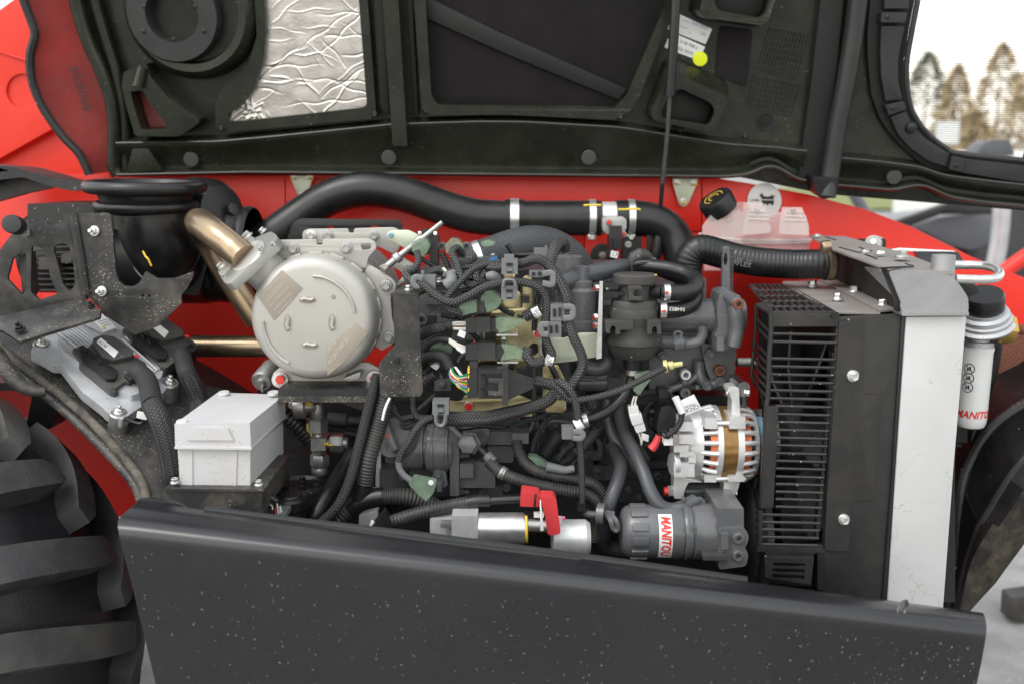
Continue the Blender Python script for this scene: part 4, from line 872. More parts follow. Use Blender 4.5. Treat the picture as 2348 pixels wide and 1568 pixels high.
t.add('rail', rbox('l', 1440, 940, 1700, 1000, .14, .2, .006), m_block)
# coolant gallery and oil pipe across the side
t.add('gallery_pipe', cyl(NB(), p1('l', 860, 270, .06), p1('l', 1165, 270, .06), 20*S(.06), seg=28, c=.003), m_eng)
t.add('gallery_union', lathe(NB(), p1('l', 1185, 270, .06), V((1, 0, 0)), [(0, .013), (0, .0155), (.03, .0155), (.031, .012)], 6), m_eng)
t.add('oil_pipe', ptube('l', '500,150,.06 495,400,.06 490,600,.06 440,690,.05 300,710,.04 150,715,.04 130,660,.05', .05, 6), m_eng)
t.add('oil_pipe', ptube('l', '520,590,.1 530,750,.1 530,910,.1', .1, 4.5), m_eng)
t.add('sensor_body', cyl(NB(), p1('l', 580, 890, .08), p1('l', 720, 700, .08), .014, c=.003), m_engd)
t.add('injector', lathe(NB(), p1('g', 1750, 990, .02), V((0, 0, 1)), [(0, .03), (.02, .03), (.022, .024), (.07, .024), (.075, .018), (.085, .018), (.088, .012), (.11, .012), (.112, 0)], 24), m_eng)
t.add('injector', lathe(NB(), p1('g', 1620, 1400, .05), V((0, 0, 1)), [(0, .02), (.04, .02), (.042, .013), (.06, .013), (.062, 0)], 20), m_block)
for (k, x, y_, d, kd) in (('l', 1005, 455, 24, 'flange'), ('l', 720, 812, 19, 'flange'), ('l', 665, 885, 19, 'flange'), ('l', 1120, 770, 22, 'boss'), ('l', 640, 600, 36, 'boss'), ('l', 1470, 700, 26, 'boss'), ('l', 400, 140, 16, 'hex'), ('l', 780, 130, 16, 'hex'), ('l', 1320, 370, 12, 'hex'), ('g', 1580, 690, 14, 'screw')):
    bolt(t, k, x, y_, .135 if k == 'l' else .1, d, m_eng, kd)
ebox('g', 1240, 590, 1900, 980, .09, .2, .012, n='rocker_box'); ebox('g', 1530, 650, 1650, 760, .08, .1, .004, m=m_eng, n='cover_boss')
for i in range(3): ebox('g', 1690+i*70, 620, 1730+i*70, 970, .08, .1, .006, m=m_eng, n='cover_rib')
ebox('k', 1080, 540, 1500, 900, .10, .22, .012); ebox('k', 1100, 1010, 1700, 1240, .06, .2, .012, m=m_eng, n='timing_cover')
ebox('k', 1780, 1150, 2150, 1230, .04, .2, .006, m=m_eng, n='foot')
for (x, y_) in ((1970, 1190), (2180, 1165)): bolt(t, 'k', x, y_, .038, 22, m_eng, 'flange')
ebox('g', 500, 1390, 640, 1490, .02, .08, .006, m=m_eng, n='fuel_rail_end'); bolt(t, 'g', 570, 1440, .018, 18, m_eng, 'dome')
rn = random.Random(11)
for (k, x0, y0, x1, y1, d) in (('g', 380, 1060, 560, 1130, .06), ('g', 640, 1060, 900, 1110, .07), ('g', 560, 1120, 760, 1230, .1), ('l', 560, 540, 700, 650, .12), ('l', 760, 700, 980, 780, .125), ('l', 880, 850, 1080, 930, .13), ('l', 1000, 980, 1180, 1100, .14), ('l', 1480, 560, 1700, 640, .14), ('l', 1380, 700, 1560, 860, .15), ('l', 560, 1000, 820, 1040, .12), ('k', 1240, 1020, 1400, 1160, .05), ('k', 1880, 620, 2080, 760, .05), ('k', 2090, 640, 2300, 900, .06), ('l', 500, 430, 660, 520, .12), ('g', 1640, 1000, 1760, 1200, .09), ('g', 1980, 1380, 2100, 1520, .04), ('l', 1700, 420, 1760, 560, .1), ('g', 400, 640, 640, 700, .09), ('g', 650, 520, 760, 600, .08), ('l', 1300, 900, 1480, 940, .14), ('l', 1440, 1010, 1640, 1110, .15)):
    ebox(k, x0, y0, x1, y1, d, d+.08, .02, m=rn.choice((m_eng, m_block, m_block)), n='casting')
for (k, x, y_, d, sz) in (('l', 600, 580, .115, 18), ('l', 820, 740, .12, 16), ('l', 1040, 1040, .135, 20), ('l', 1540, 600, .135, 18), ('l', 1660, 600, .135, 14), ('l', 1450, 780, .145, 22), ('k', 1290, 1080, .045, 18), ('k', 2190, 700, .055, 20), ('k', 2200, 840, .055, 18), ('l', 1300, 1180, .125, 18), ('l', 1390, 1250, .125, 16), ('g', 440, 1095, .055, 14), ('g', 850, 1085, .065, 14), ('l', 1550, 1060, .145, 18), ('l', 930, 890, .125, 16), ('l', 540, 475, .115, 16), ('g', 700, 560, .075, 14), ('g', 460, 660, .085, 15), ('l', 720, 1020, .115, 13)): bolt(t, k, x, y_, d, sz, m_eng, rn.choice(('flange', 'hex', 'flange', 'boss')))
for s_, d, r in (('g|700,1250 760,1180 900,1150 920,1060', .05, 5), ('l|560,700 600,620 700,600 820,620', .1, 5), ('l|1480,520 1600,500 1720,520', .12, 6), ('l|1000,700 1060,800 1060,900', .12, 7), ('k|1800,600 1900,580 2060,600 2200,560', .03, 6), ('l|640,1060 760,1080 900,1060', .1, 7)):
    k, q = s_.split('|'); t.add('pipe', ptube(k, q, d, r, seg=10), m_eng)
# thermostat side castings, right
ebox('l', 1480, -120, 2200, 330, .05, .2, .02, m=m_eng, n='water_housing')
for (x, y_, d, kd, mm) in ((1590, 45, 24, 'flange', m_eng), (2085, 262, 25, 'flange', m_eng), (1975, 300, 23, 'flange', m_eng), (2000, 25, 22, 'flange', m_eng), (1785, 200, 25, 'boss', m_alu), (1782, 355, 25, 'boss', m_eng), (2075, 165, 25, 'boss', m_rust), (1655, 340, 14, 'dome', m_eng), (1888, 312, 12, 'dome', m_eng), (1780, 268, 14, 'dome', m_eng)):
    q = p1('l', x, y_, .02); t.add('boss_post', cyl(NB(), q, q+V((0, .06, 0)), d*.5*S(.02)), m_eng); bolt(t, 'l', x, y_, .019, d, mm, kd, name='boss' if kd == 'boss' else 'bolt')
t.add('web', ptube('l', '1560,350,.03 1680,320,.03 1800,270,.03 1900,200,.03', .03, 9), m_eng)
t.add('web', ptube('l', '1900,100,.04 1910,220,.03 1980,290,.03 2085,262,.03', .03, 13), m_eng)
t = T('timing_plate', 'thin bright steel plate edge beside the gear housing', 'plate')
t.add('plate', dplate(YP(.07), px('k', '1075,880 1108,820 1112,1180 1062,1190'), 0, .02), m_paper); t.add('plate', dplate(YP(.02), px('k', '925,1395 1085,1360 1090,1540 920,1560'), 0, .02), m_alu)
# ================================================================ injection pump
t = T('fuel_pump', 'grey cast fuel injection pump with bolted flange', 'pump')
def eb(k, x0, y0, x1, y1, d0, d1, w=.008, m=m_eng, n='casting'): return t.add(n, rbox(k, x0, y0, x1, y1, d0, d1, w, 4), m)
pc = p1('k', 1280, 830, .012); pz = S(.0); pxl = lambda x: p1('k', x, 830, .012).x-pc.x
t.add('pump_housing', lathe(NB(), pc, V((1, 0, 0)), [(pxl(x), r*pz) for x, r in ((1160, 0), (1160, 34), (1175, 40), (1285, 42), (1292, 46), (1300, 50), (1400, 52), (1480, 50), (1486, 44), (1500, 44), (1506, 55), (1530, 58), (1690, 58), (1700, 54), (1725, 52))], 40, fn=lambda a, q: 1+.035*max(0, math.cos(5*a))), m_eng)
for (x, w) in ((1340, 22), (1450, 18), (1560, 26), (1660, 20)): t.add('housing_rib', lathe(NB(), pc, V((1, 0, 0)), [(pxl(x-w/2), 48*pz), (pxl(x-w/3), (54 if x < 1500 else 61)*pz), (pxl(x+w/3), (54 if x < 1500 else 61)*pz), (pxl(x+w/2), 48*pz)], 40), m_eng)
t.add('pump_barrel', cyl(NB(), p1('k', 1300, 905, -.005), p1('k', 1500, 905, -.005), 17*S(0), c=.003), m_eng)
eb('k', 1700, 690, 1778, 1235, -.02, .08, .006, n='flange'); eb('k', 1782, 950, 2085, 1165, -.01, .1, .015, n='governor'); eb('k', 1785, 960, 1900, 1080, -.02, .05, .006)
eb('k', 1360, 960, 1720, 1200, .03, .12, .02, n='lower_case')
t.add('lug', bev(plate(NB(), YP(-.02), rnd(px('k', '1560,1010 1600,985 1650,990 1670,1060 1680,1150 1600,1180 1540,1150 1550,1060'), 6), 0, .05), .003), m_eng)
bolt(t, 'k', 1597, 1045, -.021, 22, m_eng, 'flange')
for (x, y_) in ((1790, 890), (1790, 1195)):
    t.add('stud', cyl(NB(), p1('k', x, y_, .0), p1('k', x+75, y_+5, .0), .005, seg=10), m_engd); bolt(t, 'k', x, y_, .0, 18, m_eng, 'hex', (1, 0, 0), 'nut')
eb('k', 1590, 1110, 1630, 1200, -.03, .02, .003)
eb('l', 100, 690, 400, 800, .0, .08, .01); eb('l', 310, 700, 450, 790, -.02, .06, .006, n='hex_port'); eb('l', 100, 810, 320, 950, .02, .1, .012)
t.add('port_cap', lathe(NB(), p1('k', 1890, 700, .0), V((-.2, -1, .2)), [(-.02, .03), (0, .03), (.004, .026), (.004, .018), (.008, .016), (.008, 0)], 26), m_eng)
t = T('oil_filler_cap', 'round grey oil filler cap with raised grip bar', 'cap')
oc = p1('k', 1215, 735, -.02); oax = V((-.55, -.75, .42)).normalized()
t.add('disc', lathe(NB(), oc, oax, [(-.03, .024), (-.02, .024), (-.02, .034), (-.004, .036), (0, .034), (.001, 0)], 40), m_eng)
a_, b_, c_ = frame(oax); gd = (p1('k', 1320, 800, -.02)-p1('k', 1170, 640, -.02)); gd = (gd-oax*gd.dot(oax)).normalized(); rotm = Matrix((gd, oax.cross(gd), oax)).transposed()
bm = NB(); box(bm, oc+oax*.006, (.062, .013, .014), rotm); t.add('grip', bev(bm, .003, 3), m_eng)
t.add('red_dot', lathe(NB(), oc+oax*.0132, oax, [(0, .0035), (.0006, .003), (.0006, 0)], 6), m_redcap)
text(t, 'OIL', m_clip, oc+oax*.0022-oax.cross(gd)*.018, gd, oax.cross(gd), .017)
t.add('neck', cyl(NB(), oc-oax*.11, oc-oax*.02, .034, seg=28), m_eng)
# ================================================================ hydraulic fitting
t = T('hydraulic_fitting', 'zinc hydraulic tee fitting with yellow paint marks', 'fitting')
hy = .06
def hx(k, x, y0, y1, rpx, n=6, ax='z', m=m_zincd, nm='hex_nut'):
    if ax == 'z': A, B = p1(k, x, y1, hy), p1(k, x, y0, hy)
    else: A, B = p1(k, y0, x, hy), p1(k, y1, x, hy)
    r = rpx*S(hy); L = (B-A).length; t.add(nm, lathe(NB(), A, B-A, [(0, r*.86), (.003, r), (L-.003, r), (L, r*.86)], n), m)
hx('k', 570, 440, 590, 17, 20, nm='elbow_body'); hx('k', 567, 572, 692, 26); hx('k', 575, 690, 880, 14, 20, nm='shank'); t.add('tee_block', rbox('k', 515, 748, 640, 850, hy-.02, hy+.02, .003), m_zincd)
hx('k', 590, 878, 985, 23); hx('k', 588, 985, 1050, 19, 20, nm='base_ring'); hx('k', 782, 680, 795, 22, 6, 'x'); hx('k', 782, 620, 690, 12, 16, 'x', nm='shank'); hx('k', 782, 770, 832, 14, 20, 'x', nm='end_cap')
t.add('elbow_arm', ptube('k', '560,480,.06 500,470,.05 440,480,.05', .06, 15), m_zincd); t.add('elbow_nut', lathe(NB(), p1('k', 480, 470, .05), V((-1, 0, 0)), [(0, .012), (.002, .022), (.02, .022), (.022, .012)], 20), m_zinc); bolt(t, 'k', 355, 458, .05, 18, m_zinc, 'hex', (0, -1, 0))
for s, r in (('486,620 492,690', 2), ('512,700 520,730', 2), ('625,790 660,795 700,805', 3.2), ('470,445 500,452 530,460', 4)): t.add('paint_mark', ptube('k', s, hy-.024, r, seg=6), m_yel)
t.add('port_mark', dplate(YP(hy-.0215), px('k', '520,785 545,785 534,812'), 0, .001, w=.0001), m_zincd)
# ================================================================ black drive casting, lower left of engine
t = T('gear_casting', 'oily black round gear casting with ring of bolts', 'casting')
gc = p1('k', 360, 1135, .0)
t.add('drum', lathe(NB(), gc+V((0, 0, -.12)), V((0, .12, 1)), [(0, .07), (.09, .072), (.1, .07), (.112, .07), (.118, .063), (.112, .058), (.112, 0)], 40), m_black)
for i in range(9):
    a = i*2*math.pi/9; q = gc+V((.041*math.cos(a), .041*math.sin(a), -.008)); bolt(t, 'k', 0, 0, 0, 22, m_black, 'flange', (0, .12, 1), at=q)
t.add('hub', lathe(NB(), gc+V((0, .0, -.012)), V((0, .12, 1)), [(0, .022), (.008, .022), (.012, .016), (.012, 0)], 8), m_black)
t.add('housing', rbox('k', 150, 880, 1150, 1560, .13, .3, .03), m_black); t.add('rear_housing', rbox('k', 60, 330, 1150, 900, .28, .36, .03), m_black)
t.add('shelf', loft(NB(), [pp('k', '420,1350,-.05 560,1390,-.05 550,1430,-.05 420,1400,-.05'), pp('k', '420,1250,.15 600,1280,.15 600,1300,.15 420,1280,.15')]), m_black)
t = T('filler_plug', 'small black domed plug beside the white box tray', 'plug')
t.add('stem', cyl(NB(), p1('k', 345, 1500, -.1), p1('k', 335, 1320, -.1), .026, seg=28), m_plast)
t.add('knurl', lathe(NB(), p1('k', 333, 1335, -.1), V((0, 0, 1)), [(0, .029), (.002, .031), (.016, .031), (.02, .027), (.022, .02)], 36, fn=lambda a, q: 1+.02*math.cos(18*a)), m_plast)
t.add('dome', lathe(NB(), p1('k', 333, 1290, -.1), V((0, 0, 1)), [(0, .026), (.008, .025), (.015, .02), (.018, .01), (.018, 0)], 28), m_plast)
t = T('sensor_plug', 'grey sensor plug with red and white wires near the skirt', 'connector')
t.add('plug', rbox('k', 205, 1395, 295, 1440, -.17, -.13, .003), m_clip); t.add('plug', rbox('k', 145, 1345, 230, 1430, -.16, -.12, .003), m_conn)
for s, w in (('225,1400 215,1360 220,1330', 'red'), ('240,1400 232,1340 228,1300', 'white'), ('190,1350 185,1320 165,1305', 'white')): t.add('wire', ptube('k', s, -.165, 2.2, seg=6), W[w])
t.add('tag', dplate(YP(-.17), px('k', '245,1322 258,1318 272,1372 250,1384'), 0, .001, w=.0001), m_nylon)
t.add('sleeve', ptube('k', '120,1200 150,1240 210,1270', -.16, 9), m_braid)
t.add('collar', ptube('k', '165,1245 225,1285', -.17, 9), m_plast)
# ================================================================ left looms
t = T('flat_loom', 'flat woven cable sleeve sweeping down beside the ribbed conduit', 'cable')
t.add('sleeve', tube(NB(), pp('k', '1085,200,-.08 1045,350,-.085 990,560,-.09 940,760,-.1 890,960,-.11 830,1150,-.12 740,1330,-.13 620,1450,-.13 520,1520,-.13'), 12.5*S(-.1), seg=16, flat=1.4), m_braidg)
t = T('ribbed_conduit', 'grey ribbed conduit with white split leading to a branch piece', 'conduit')
t.add('conduit', ptube('k', '1175,330,-.08 1130,520,-.085 1070,720,-.09 1010,930,-.1 975,1140,-.1', -.09, 20, rib=(.0052, .9), seg=16), m_conduit)
t.add('split', tube(NB(), pp('k', '1188,400,-.112 1160,460,-.115 1140,520,-.117 1125,590,-.118'), .0022, seg=6), m_nylon)
t.add('branch_piece', ptube('k', '985,1140,-.1 960,1200,-.1 930,1280,-.1', -.1, 22, seg=20), m_plast)
t.add('branch_piece', ptube('k', '850,1350,-.1 930,1290,-.1 1050,1250,-.1 1130,1240,-.1', -.1, 23, seg=20), m_plast)
t.add('collar', ptube('k', '895,1160,-.1 1070,1165,-.1', -.1, 4), m_plast)
t.add('conduit', ptube('k', '1090,1245,-.1 1250,1235,-.095 1400,1255,-.09 1540,1310,-.08 1700,1400,-.07', -.09, 21, rib=(.0056, .9), seg=16), m_conduit)
t.add('conduit', ptube('k', '890,1310,-.1 820,1370,-.105 740,1450,-.11 680,1530,-.11', -.1, 18, rib=(.0056, .9), seg=16), m_conduit)
t = T('cable_hose', 'fat black hose partly hidden behind the flat cable sleeve', 'hose')
t.add('hose', ptube('k', '880,850,.02 800,980,.0 720,1120,-.03 640,1260,-.06 560,1400,-.08 510,1500,-.08', -.03, 20, rfn=lambda f: .8+.3*f), m_rubber)
t = T('suction_hose', 'dusty ribbed hose curving behind the white box', 'hose')
t.add('hose', ptube('k', '150,480,.12 300,560,.12 420,650,.12 520,760,.12', .12, 24, rib=(.008, .93)), m_plast)
t.add('hose', ptube('k', '250,510,.14 400,560,.14 520,640,.14', .14, 20), m_rubber)
t = T('rear_pipe', 'dark threaded pipe joint in the gap behind the fitting', 'pipe')
t.add('joint', ptube('k', '660,580,.2 820,600,.2', .2, 17), m_engd); t.add('pipe', ptube('k', '800,600,.2 1000,605,.2', .2, 12), m_engd); t.add('rod', ptube('k', '800,700,.2 920,720,.2', .2, 9), m_engd)
t.add('valve', lathe(NB(), p1('k', 105, 255, .05), V((-.1, -1, -.2)), [(-.05, .02), (0, .02), (.006, .016), (.006, .008), (.014, .006), (.014, 0)], 20), m_zincd); t.add('valve_body', ptube('k', '165,150,.08 180,260,.08 170,360,.08', .08, 10), m_zincd)
t.add('chain', ptube('k', '105,290,.03 98,320,.03 105,350,.03', .03, 3), m_zinc)
# ================================================================ starter motor
t = T('starter_motor', 'bright metal starter motor low beside the skirt', 'starter motor')
sy = -.16; A = p1('k', 1925, 1512, sy); B = p1('l', 420, 1508, sy); rs = 38*S(sy); L = (B-A).length
t.add('solenoid', lathe(NB(), A, B-A, [(0, rs*.8), (.004, rs), (L-.004, rs), (L, rs*.93), (L, 0)], 40), m_zinc)
t.add('nose', rbox('k', 1715, 1405, 1935, 1600, sy-.02, sy+.03, .012), m_alu); t.add('mount', rbox('k', 1530, 1430, 1730, 1600, sy+.0, sy+.06, .01), m_alu); t.add('slot', rbox('k', 1620, 1470, 1735, 1505, sy-.018, sy+.0, .002), m_zincd)
t.add('end_ring', lathe(NB(), B, B-A, [(0, rs*.95), (.003, rs*.95), (.004, rs*.9)], 36), m_yel)
t.add('brush_holder', rbox('l', 418, 1380, 520, 1560, sy-.005, sy+.03, .004), m_plast); t.add('post', cyl(NB(), p1('l', 420, 1480, sy-.005), p1('l', 600, 1490, sy-.005), .010, seg=20), m_zincd); bolt(t, 'l', 530, 1485, sy-.005, 20, m_zinc, 'hex', (1, 0, 0), 'nut'); bolt(t, 'l', 580, 1490, sy-.005, 14, m_zinc, 'hex', (1, 0, 0), 'nut')
t.add('terminal', rbox('l', 495, 1385, 580, 1420, sy-.01, sy+.0, .002), m_nylon)
t.add('motor_body', lathe(NB(), p1('l', 640, 1590, sy+.03), V((1, 0, 0)), [(0, .024), (.003, .029), (.055, .029), (.062, .024), (.062, 0)], 36), m_alu)
t.add('lug_tab', dplate(YP(sy-.03), px('l', '545,1270 555,1275 580,1530 550,1535'), 0, .004), m_paper)
t = T('starter_cable', 'ribbed cable with red rubber boot on the starter terminal', 'cable')
t.add('conduit', ptube('k', '1170,1470,-.14 1300,1425,-.15 1500,1365,-.15 1700,1320,-.14 1870,1290,-.14', -.14, 17, rib=(.0052, .9), seg=16), m_conduit)
t.add('clip', bev(plate(NB(), YP(-.165), rnd(px('k', '1010,1530 1130,1385 1215,1520 1200,1550 1100,1560'), 3), 0, .03), .003), m_plast)
t.add('label', dplate(YP(-.15), px('k', '1030,1440 1055,1450 1050,1500 1005,1510'), 0, .002), m_nylon)
t.add('shrink_sleeve', ptube('k', '1845,1295,-.14 1940,1280,-.14 2040,1278,-.14', -.14, 17), m_rubber); t.add('cable', ptube('k', '2030,1280,-.14 2150,1270,-.14 2330,1262,-.14', -.14, 12), m_plast)
t.add('boot', bev(plate(NB(), YP(-.17), rnd(px('l', '392,1195 545,1218 555,1270 545,1330 375,1325'), 5), 0, .03), .006, 3), m_redrub)
t.add('boot_flap', bev(plate(NB(), YP(-.175), rnd(px('l', '545,1230 660,1235 685,1260 722,1530 715,1560 640,1570 610,1560 590,1400 560,1300'), 6), 0, .024), .006, 3), m_redrub)
t.add('tie', ptube('l', '512,1215,-.176 505,1270,-.178 500,1330,-.176', -.17, 2.6, seg=6), m_plast)
t.add('ring_terminal', dplate(YP(-.165), px('l', '700,1405 740,1410 735,1495 715,1495'), 0, .002), m_paper); t.add('pin', cyl(NB(), p1('l', 738, 1425, -.165), p1('l', 760, 1422, -.165), .003), W['pink'])
# ================================================================ ribbed fuel hoses in front of the block
t = T('banjo_hose', 'ribbed black hose starting at a grey banjo bolt', 'hose')
t.add('conduit', ptube('l', '110,940,-.06 210,1030,-.07 340,1090,-.08 520,1145,-.085 720,1185,-.085 900,1215,-.08 1010,1270,-.07 1060,1370,-.06 1050,1480,-.06 1020,1600,-.06', -.08, 15.5, rib=(.0046, .88), seg=16), m_conduit)
t.add('ferrule', ptube('k', '1915,790,-.05 1960,845,-.05', -.05, 9), m_zinc); t.add('collar', ptube('k', '1950,830,-.05 2030,905,-.055', -.05, 11.5), m_rubber); t.add('tape', ptube('k', '2010,885,-.055 2070,945,-.06', -.05, 13), m_clip)
t.add('clamp_band', ptube('l', '205,1025,-.07 255,1055,-.072', -.07, 16.3), m_paper if False else m_zincd)
t.add('banjo', lathe(NB(), p1('k', 1865, 785, -.06), V((-.2, -1, .2)), [(-.02, .02), (.0, .02), (.004, .016), (.014, .016), (.016, .012), (.016, 0)], 6), m_eng); t.add('stub', ptube('k', '1700,640,-.04 1760,700,-.045 1810,740,-.05', -.04, 7), m_eng)
t = T('return_hose', 'ribbed black hose running above the banjo hose', 'hose')
t.add('conduit', ptube('l', '365,860,-.03 420,950,-.04 520,1020,-.05 680,1065,-.055 860,1095,-.055 1000,1140,-.05 1080,1220,-.045 1100,1330,-.04', -.05, 15, rib=(.0046, .88), seg=16), m_conduit)
t.add('sleeve_end', ptube('l', '350,770,-.02 355,820,-.025 375,880,-.03', -.02, 13), m_tape)
t.add('conduit', ptube('l', '1060,640,.04 1000,720,.03 930,800,.02 850,900,.01 790,1000,.0', .02, 13, rib=(.005, .88), seg=14), m_conduit); t.add('band', ptube('l', '920,750,.03 980,790,.03', .02, 6), m_clip)
t.add('conduit', ptube('l', '1020,1380,-.02 1015,1480,-.02 1020,1620,-.02', -.02, 13, rib=(.005, .88), seg=14), m_conduit)
# ================================================================ smooth grey coolant hoses
t = T('coolant_hose', 'long grey coolant hose ending at the oil filter elbow', 'hose')
t.add('hose', ptube('l', '1225,400,.04 1230,560,.02 1280,720,-.02 1360,880,-.06 1430,1040,-.09 1490,1200,-.11 1560,1310,-.12 1660,1350,-.12 1760,1330,-.12 1850,1290,-.11', -.06, 16, seg=20), m_rubberg)
t.add('cuff', ptube('l', '1790,1318,-.117 1870,1275,-.11', -.11, 17.5, seg=20), m_rubberg); t.add('elbow', ptube('l', '1850,1290,-.11 1905,1275,-.1 1935,1310,-.1 1925,1370,-.1', -.1, 10.5), m_eng)
t.add('spring_clamp', ptube('l', '1765,1245,-.12 1770,1270,-.13', -.12, 4), m_eng)
t = T('coolant_hose', 'grey coolant hose tucked behind the longer one', 'hose')
t.add('hose', ptube('l', '1125,420,.06 1120,560,.05 1170,720,.04 1250,860,.02 1340,970,.0 1420,1040,.0', .04, 15, seg=20), m_rubberg)
t = T('oil_cooler_hose', 'grey hose curving down behind the oil filter end', 'hose')
t.add('hose', ptube('l', '1180,850,.02 1235,960,-.03 1215,1090,-.06 1160,1240,-.08 1110,1400,-.08 1090,1540,-.07 1100,1640,-.05 1180,1690,-.04 1280,1690,-.03', -.06, 17, seg=20), m_rubberg)
t.add('clamp', ptube('l', '1165,820,.03 1195,880,.01', .02, 18, seg=20), m_engd)
t = T('drain_hose', 'matte black drain hose below the breather', 'hose')
t.add('hose', ptube('l', '1330,150,-.03 1320,260,-.03 1270,370,-.04 1180,470,-.05 1060,550,-.06 930,595,-.06', -.04, 12, seg=16), m_rubber)
t.add('clip_ring', lathe(NB(), p1('l', 935, 592, -.06), V((1, .0, .3)), [(-.004, .011), (-.004, .0125), (.004, .0125), (.004, .011)], 20), m_zinc)
t = T('dipstick', 'grey dipstick with wire loop handle beside the oil filter', 'dipstick')
t.add('tube', ptube('l', '930,1370,-.1 960,1390,-.1 1060,1395,-.1', -.1, 9), m_eng); t.add('collar', lathe(NB(), p1('l', 1080, 1390, -.1), V((1, -.3, 0)), [(-.01, .012), (-.008, .018), (.004, .018), (.006, .008), (.02, .007)], 20), m_eng)
t.add('loop', tube(NB(), pp('l', '1110,1395,-.11 1150,1400,-.13 1190,1440,-.14 1212,1500,-.14 1200,1530,-.14 1170,1510,-.14 1150,1450,-.14 1130,1405,-.13'), .0042, seg=8), m_eng)
# ================================================================ gold and pale plates carrying the harness
t = T('harness_plate', 'yellow zinc plated steel plate behind the connectors', 'plate')
GP = YP(-.02)
t.add('plate', bev(plate(NB(), GP, rnd(px('g', '915,840 1060,800 1250,790 1255,640 1253,530 1290,510 1335,540 1335,800 1480,780 1490,900 1420,1100 1400,1240 1200,1300 1205,1600 820,1600 820,1240 915,1200'), 3), 0, .004, [rnd(px('g', '1312,1112 1340,1085 1382,1095 1388,1170 1300,1215 1235,1235 1240,1180'), 4)]), .0008), m_gold)
t.add('tab', bev(plate(NB(), YP(-.03), rnd(px('g', '1075,740 1160,640 1210,640 1235,670 1235,790 1160,795 1050,790'), 3), 0, .003), .0006), m_gold)
t.add('arm', dplate(YP(-.03), px('g', '1090,500 1190,500 1190,560 1090,560'), 0, .003), m_gold)
t.add('leg', bev(plate(NB(), YP(-.025), rnd(px('l', '570,120 700,120 768,260 770,500 740,525 600,522 570,420'), 3), 0, .004), .0008), m_gold)
t.add('lower_plate', bev(plate(NB(), YP(-.022), rnd(px('k', '1680,420 1740,430 1800,425 1820,380 2300,380 2400,420 2400,560 1680,560'), 3), 0, .004), .0008), m_gold)
for (k, x, y_, d) in (('g', 1382, 1012, -.03), ('k', 1858, 475, -.03)):
    bolt(t, k, x, y_, d, 25, m_zinc, 'flange'); t.add('paint_mark', lathe(NB(), p1(k, x, y_, d-.0075), V((0, -1, 0)), [(0, .0072), (.001, .0065), (.001, 0)], 6), m_redcap)
for (x, y_) in ((965, 830), (1160, 832)): bolt(t, 'g', x, y_, -.025, 12, m_gold, 'boss', name='boss')
t = T('breather_bracket', 'pale greenish zinc bracket below the breather', 'bracket')
t.add('wing', bev(plate(NB(), YP(-.028), rnd(px('g', '1350,1030 1370,1015 1600,1045 1740,1000 1890,1000 1885,1205 1690,1240 1500,1260 1425,1230 1400,1180 1405,1110'), 4), 0, .003), .0006), m_iri)
t.add('upright', loft(NB(), [pp('g', '1908,562,-.06 1936,562,-.06 1925,1215,-.06 1880,1222,-.06'), pp('g', '1916,580,.05 1940,580,.05 1930,1190,.05 1895,1195,.05')]), m_zinc)
for (x, y_) in ((1890, 622), (1878, 868), (1882, 938)):
    bolt(t, 'g', x, y_, -.04, 17, m_zinc, 'hex', (-1, -.2, 0)); t.add('paint_mark', lathe(NB(), p1('g', x-18, y_+4, -.045), V((-1, -.3, 0)), [(0, .005), (.001, .004), (.001, 0)], 6), m_redcap)
bolt(t, 'g', 1968, 625, -.04, 16, m_zinc, 'flange', (1, 0, 0))
# ================================================================ connectors
def connector(label, bx, tape, latch, wires, y0=-.075, tag=None):
    t = T('inline_connector', label, 'connector'); x0, ya, x1, yb = bx; h = yb-ya; w = x1-x0
    t.add('socket', rbox('g', x0, ya+h*.08, x0+w*.5, yb, y0-.012, y0+.02, .003), m_conn); t.add('collar', rbox('g', x0+w*.33, ya, x0+w*.75, yb-h*.02, y0-.016, y0+.022, .003), m_conn); t.add('plug', rbox('g', x0+w*.7, ya+h*.1, x1, yb-h*.06, y0-.009, y0+.018, .003), m_conn)
    t.add('latch', rbox('g', x0+w*.12, ya-h*.02, x0+w*.62, ya+h*.12, y0-.01, y0+.008, .002), m_plast)
    if latch: t.add('lock_pin', rbox('g', x0+w*.2, ya-h*.1, x0+w*.25, ya+h*.02, y0-.004, y0+.0, .0005), m_redcap)
    if tape: t.add('tape_wrap', bev(plate(NB(), YP(y0-.017), rnd(px('g', tape), 4), 0, .03), .006, 3), m_green)
    for i, (s, c, r) in enumerate(wires): t.add('wire', ptube('g', s, y0, r, seg=8), W[c])
    if tag: t.add('tag', dplate(YP(y0-.01), rnd(px('g', tag), 1.5), 0, .001, w=.0001), m_nylon)
    return t
wr = [('640,%d 700,%d 775,%d' % (920+i*12, 912+i*14+(i % 2)*8, 912+i*16), 'white' if i != 2 else 'brown', 2.6) for i in range(5)]
connector('black inline connector with bundle of cream wires and white tag', (768, 868, 1045, 1000), '1020,880 1080,870 1190,890 1290,870 1260,920 1160,970 1060,1005 1025,960', True, wr, tag='715,975 772,995 755,1050 695,1025')
wr = [('625,%d 690,%d 775,%d' % (1050+i*9, 1090+i*12, 1125+i*14), 'white', 2.4) for i in range(4)]
connector('black inline connector with white wires and long green tape', (765, 1085, 1105, 1232), '1065,1095 1190,1115 1275,1160 1265,1240 1190,1215 1060,1240 1100,1160', True, wr, tag='690,1120 770,1150 740,1178 685,1140')
connector('small black connector wrapped in dark green tape', (860, 735, 950, 830), '712,770 860,735 866,825 735,855 708,810', False, [])
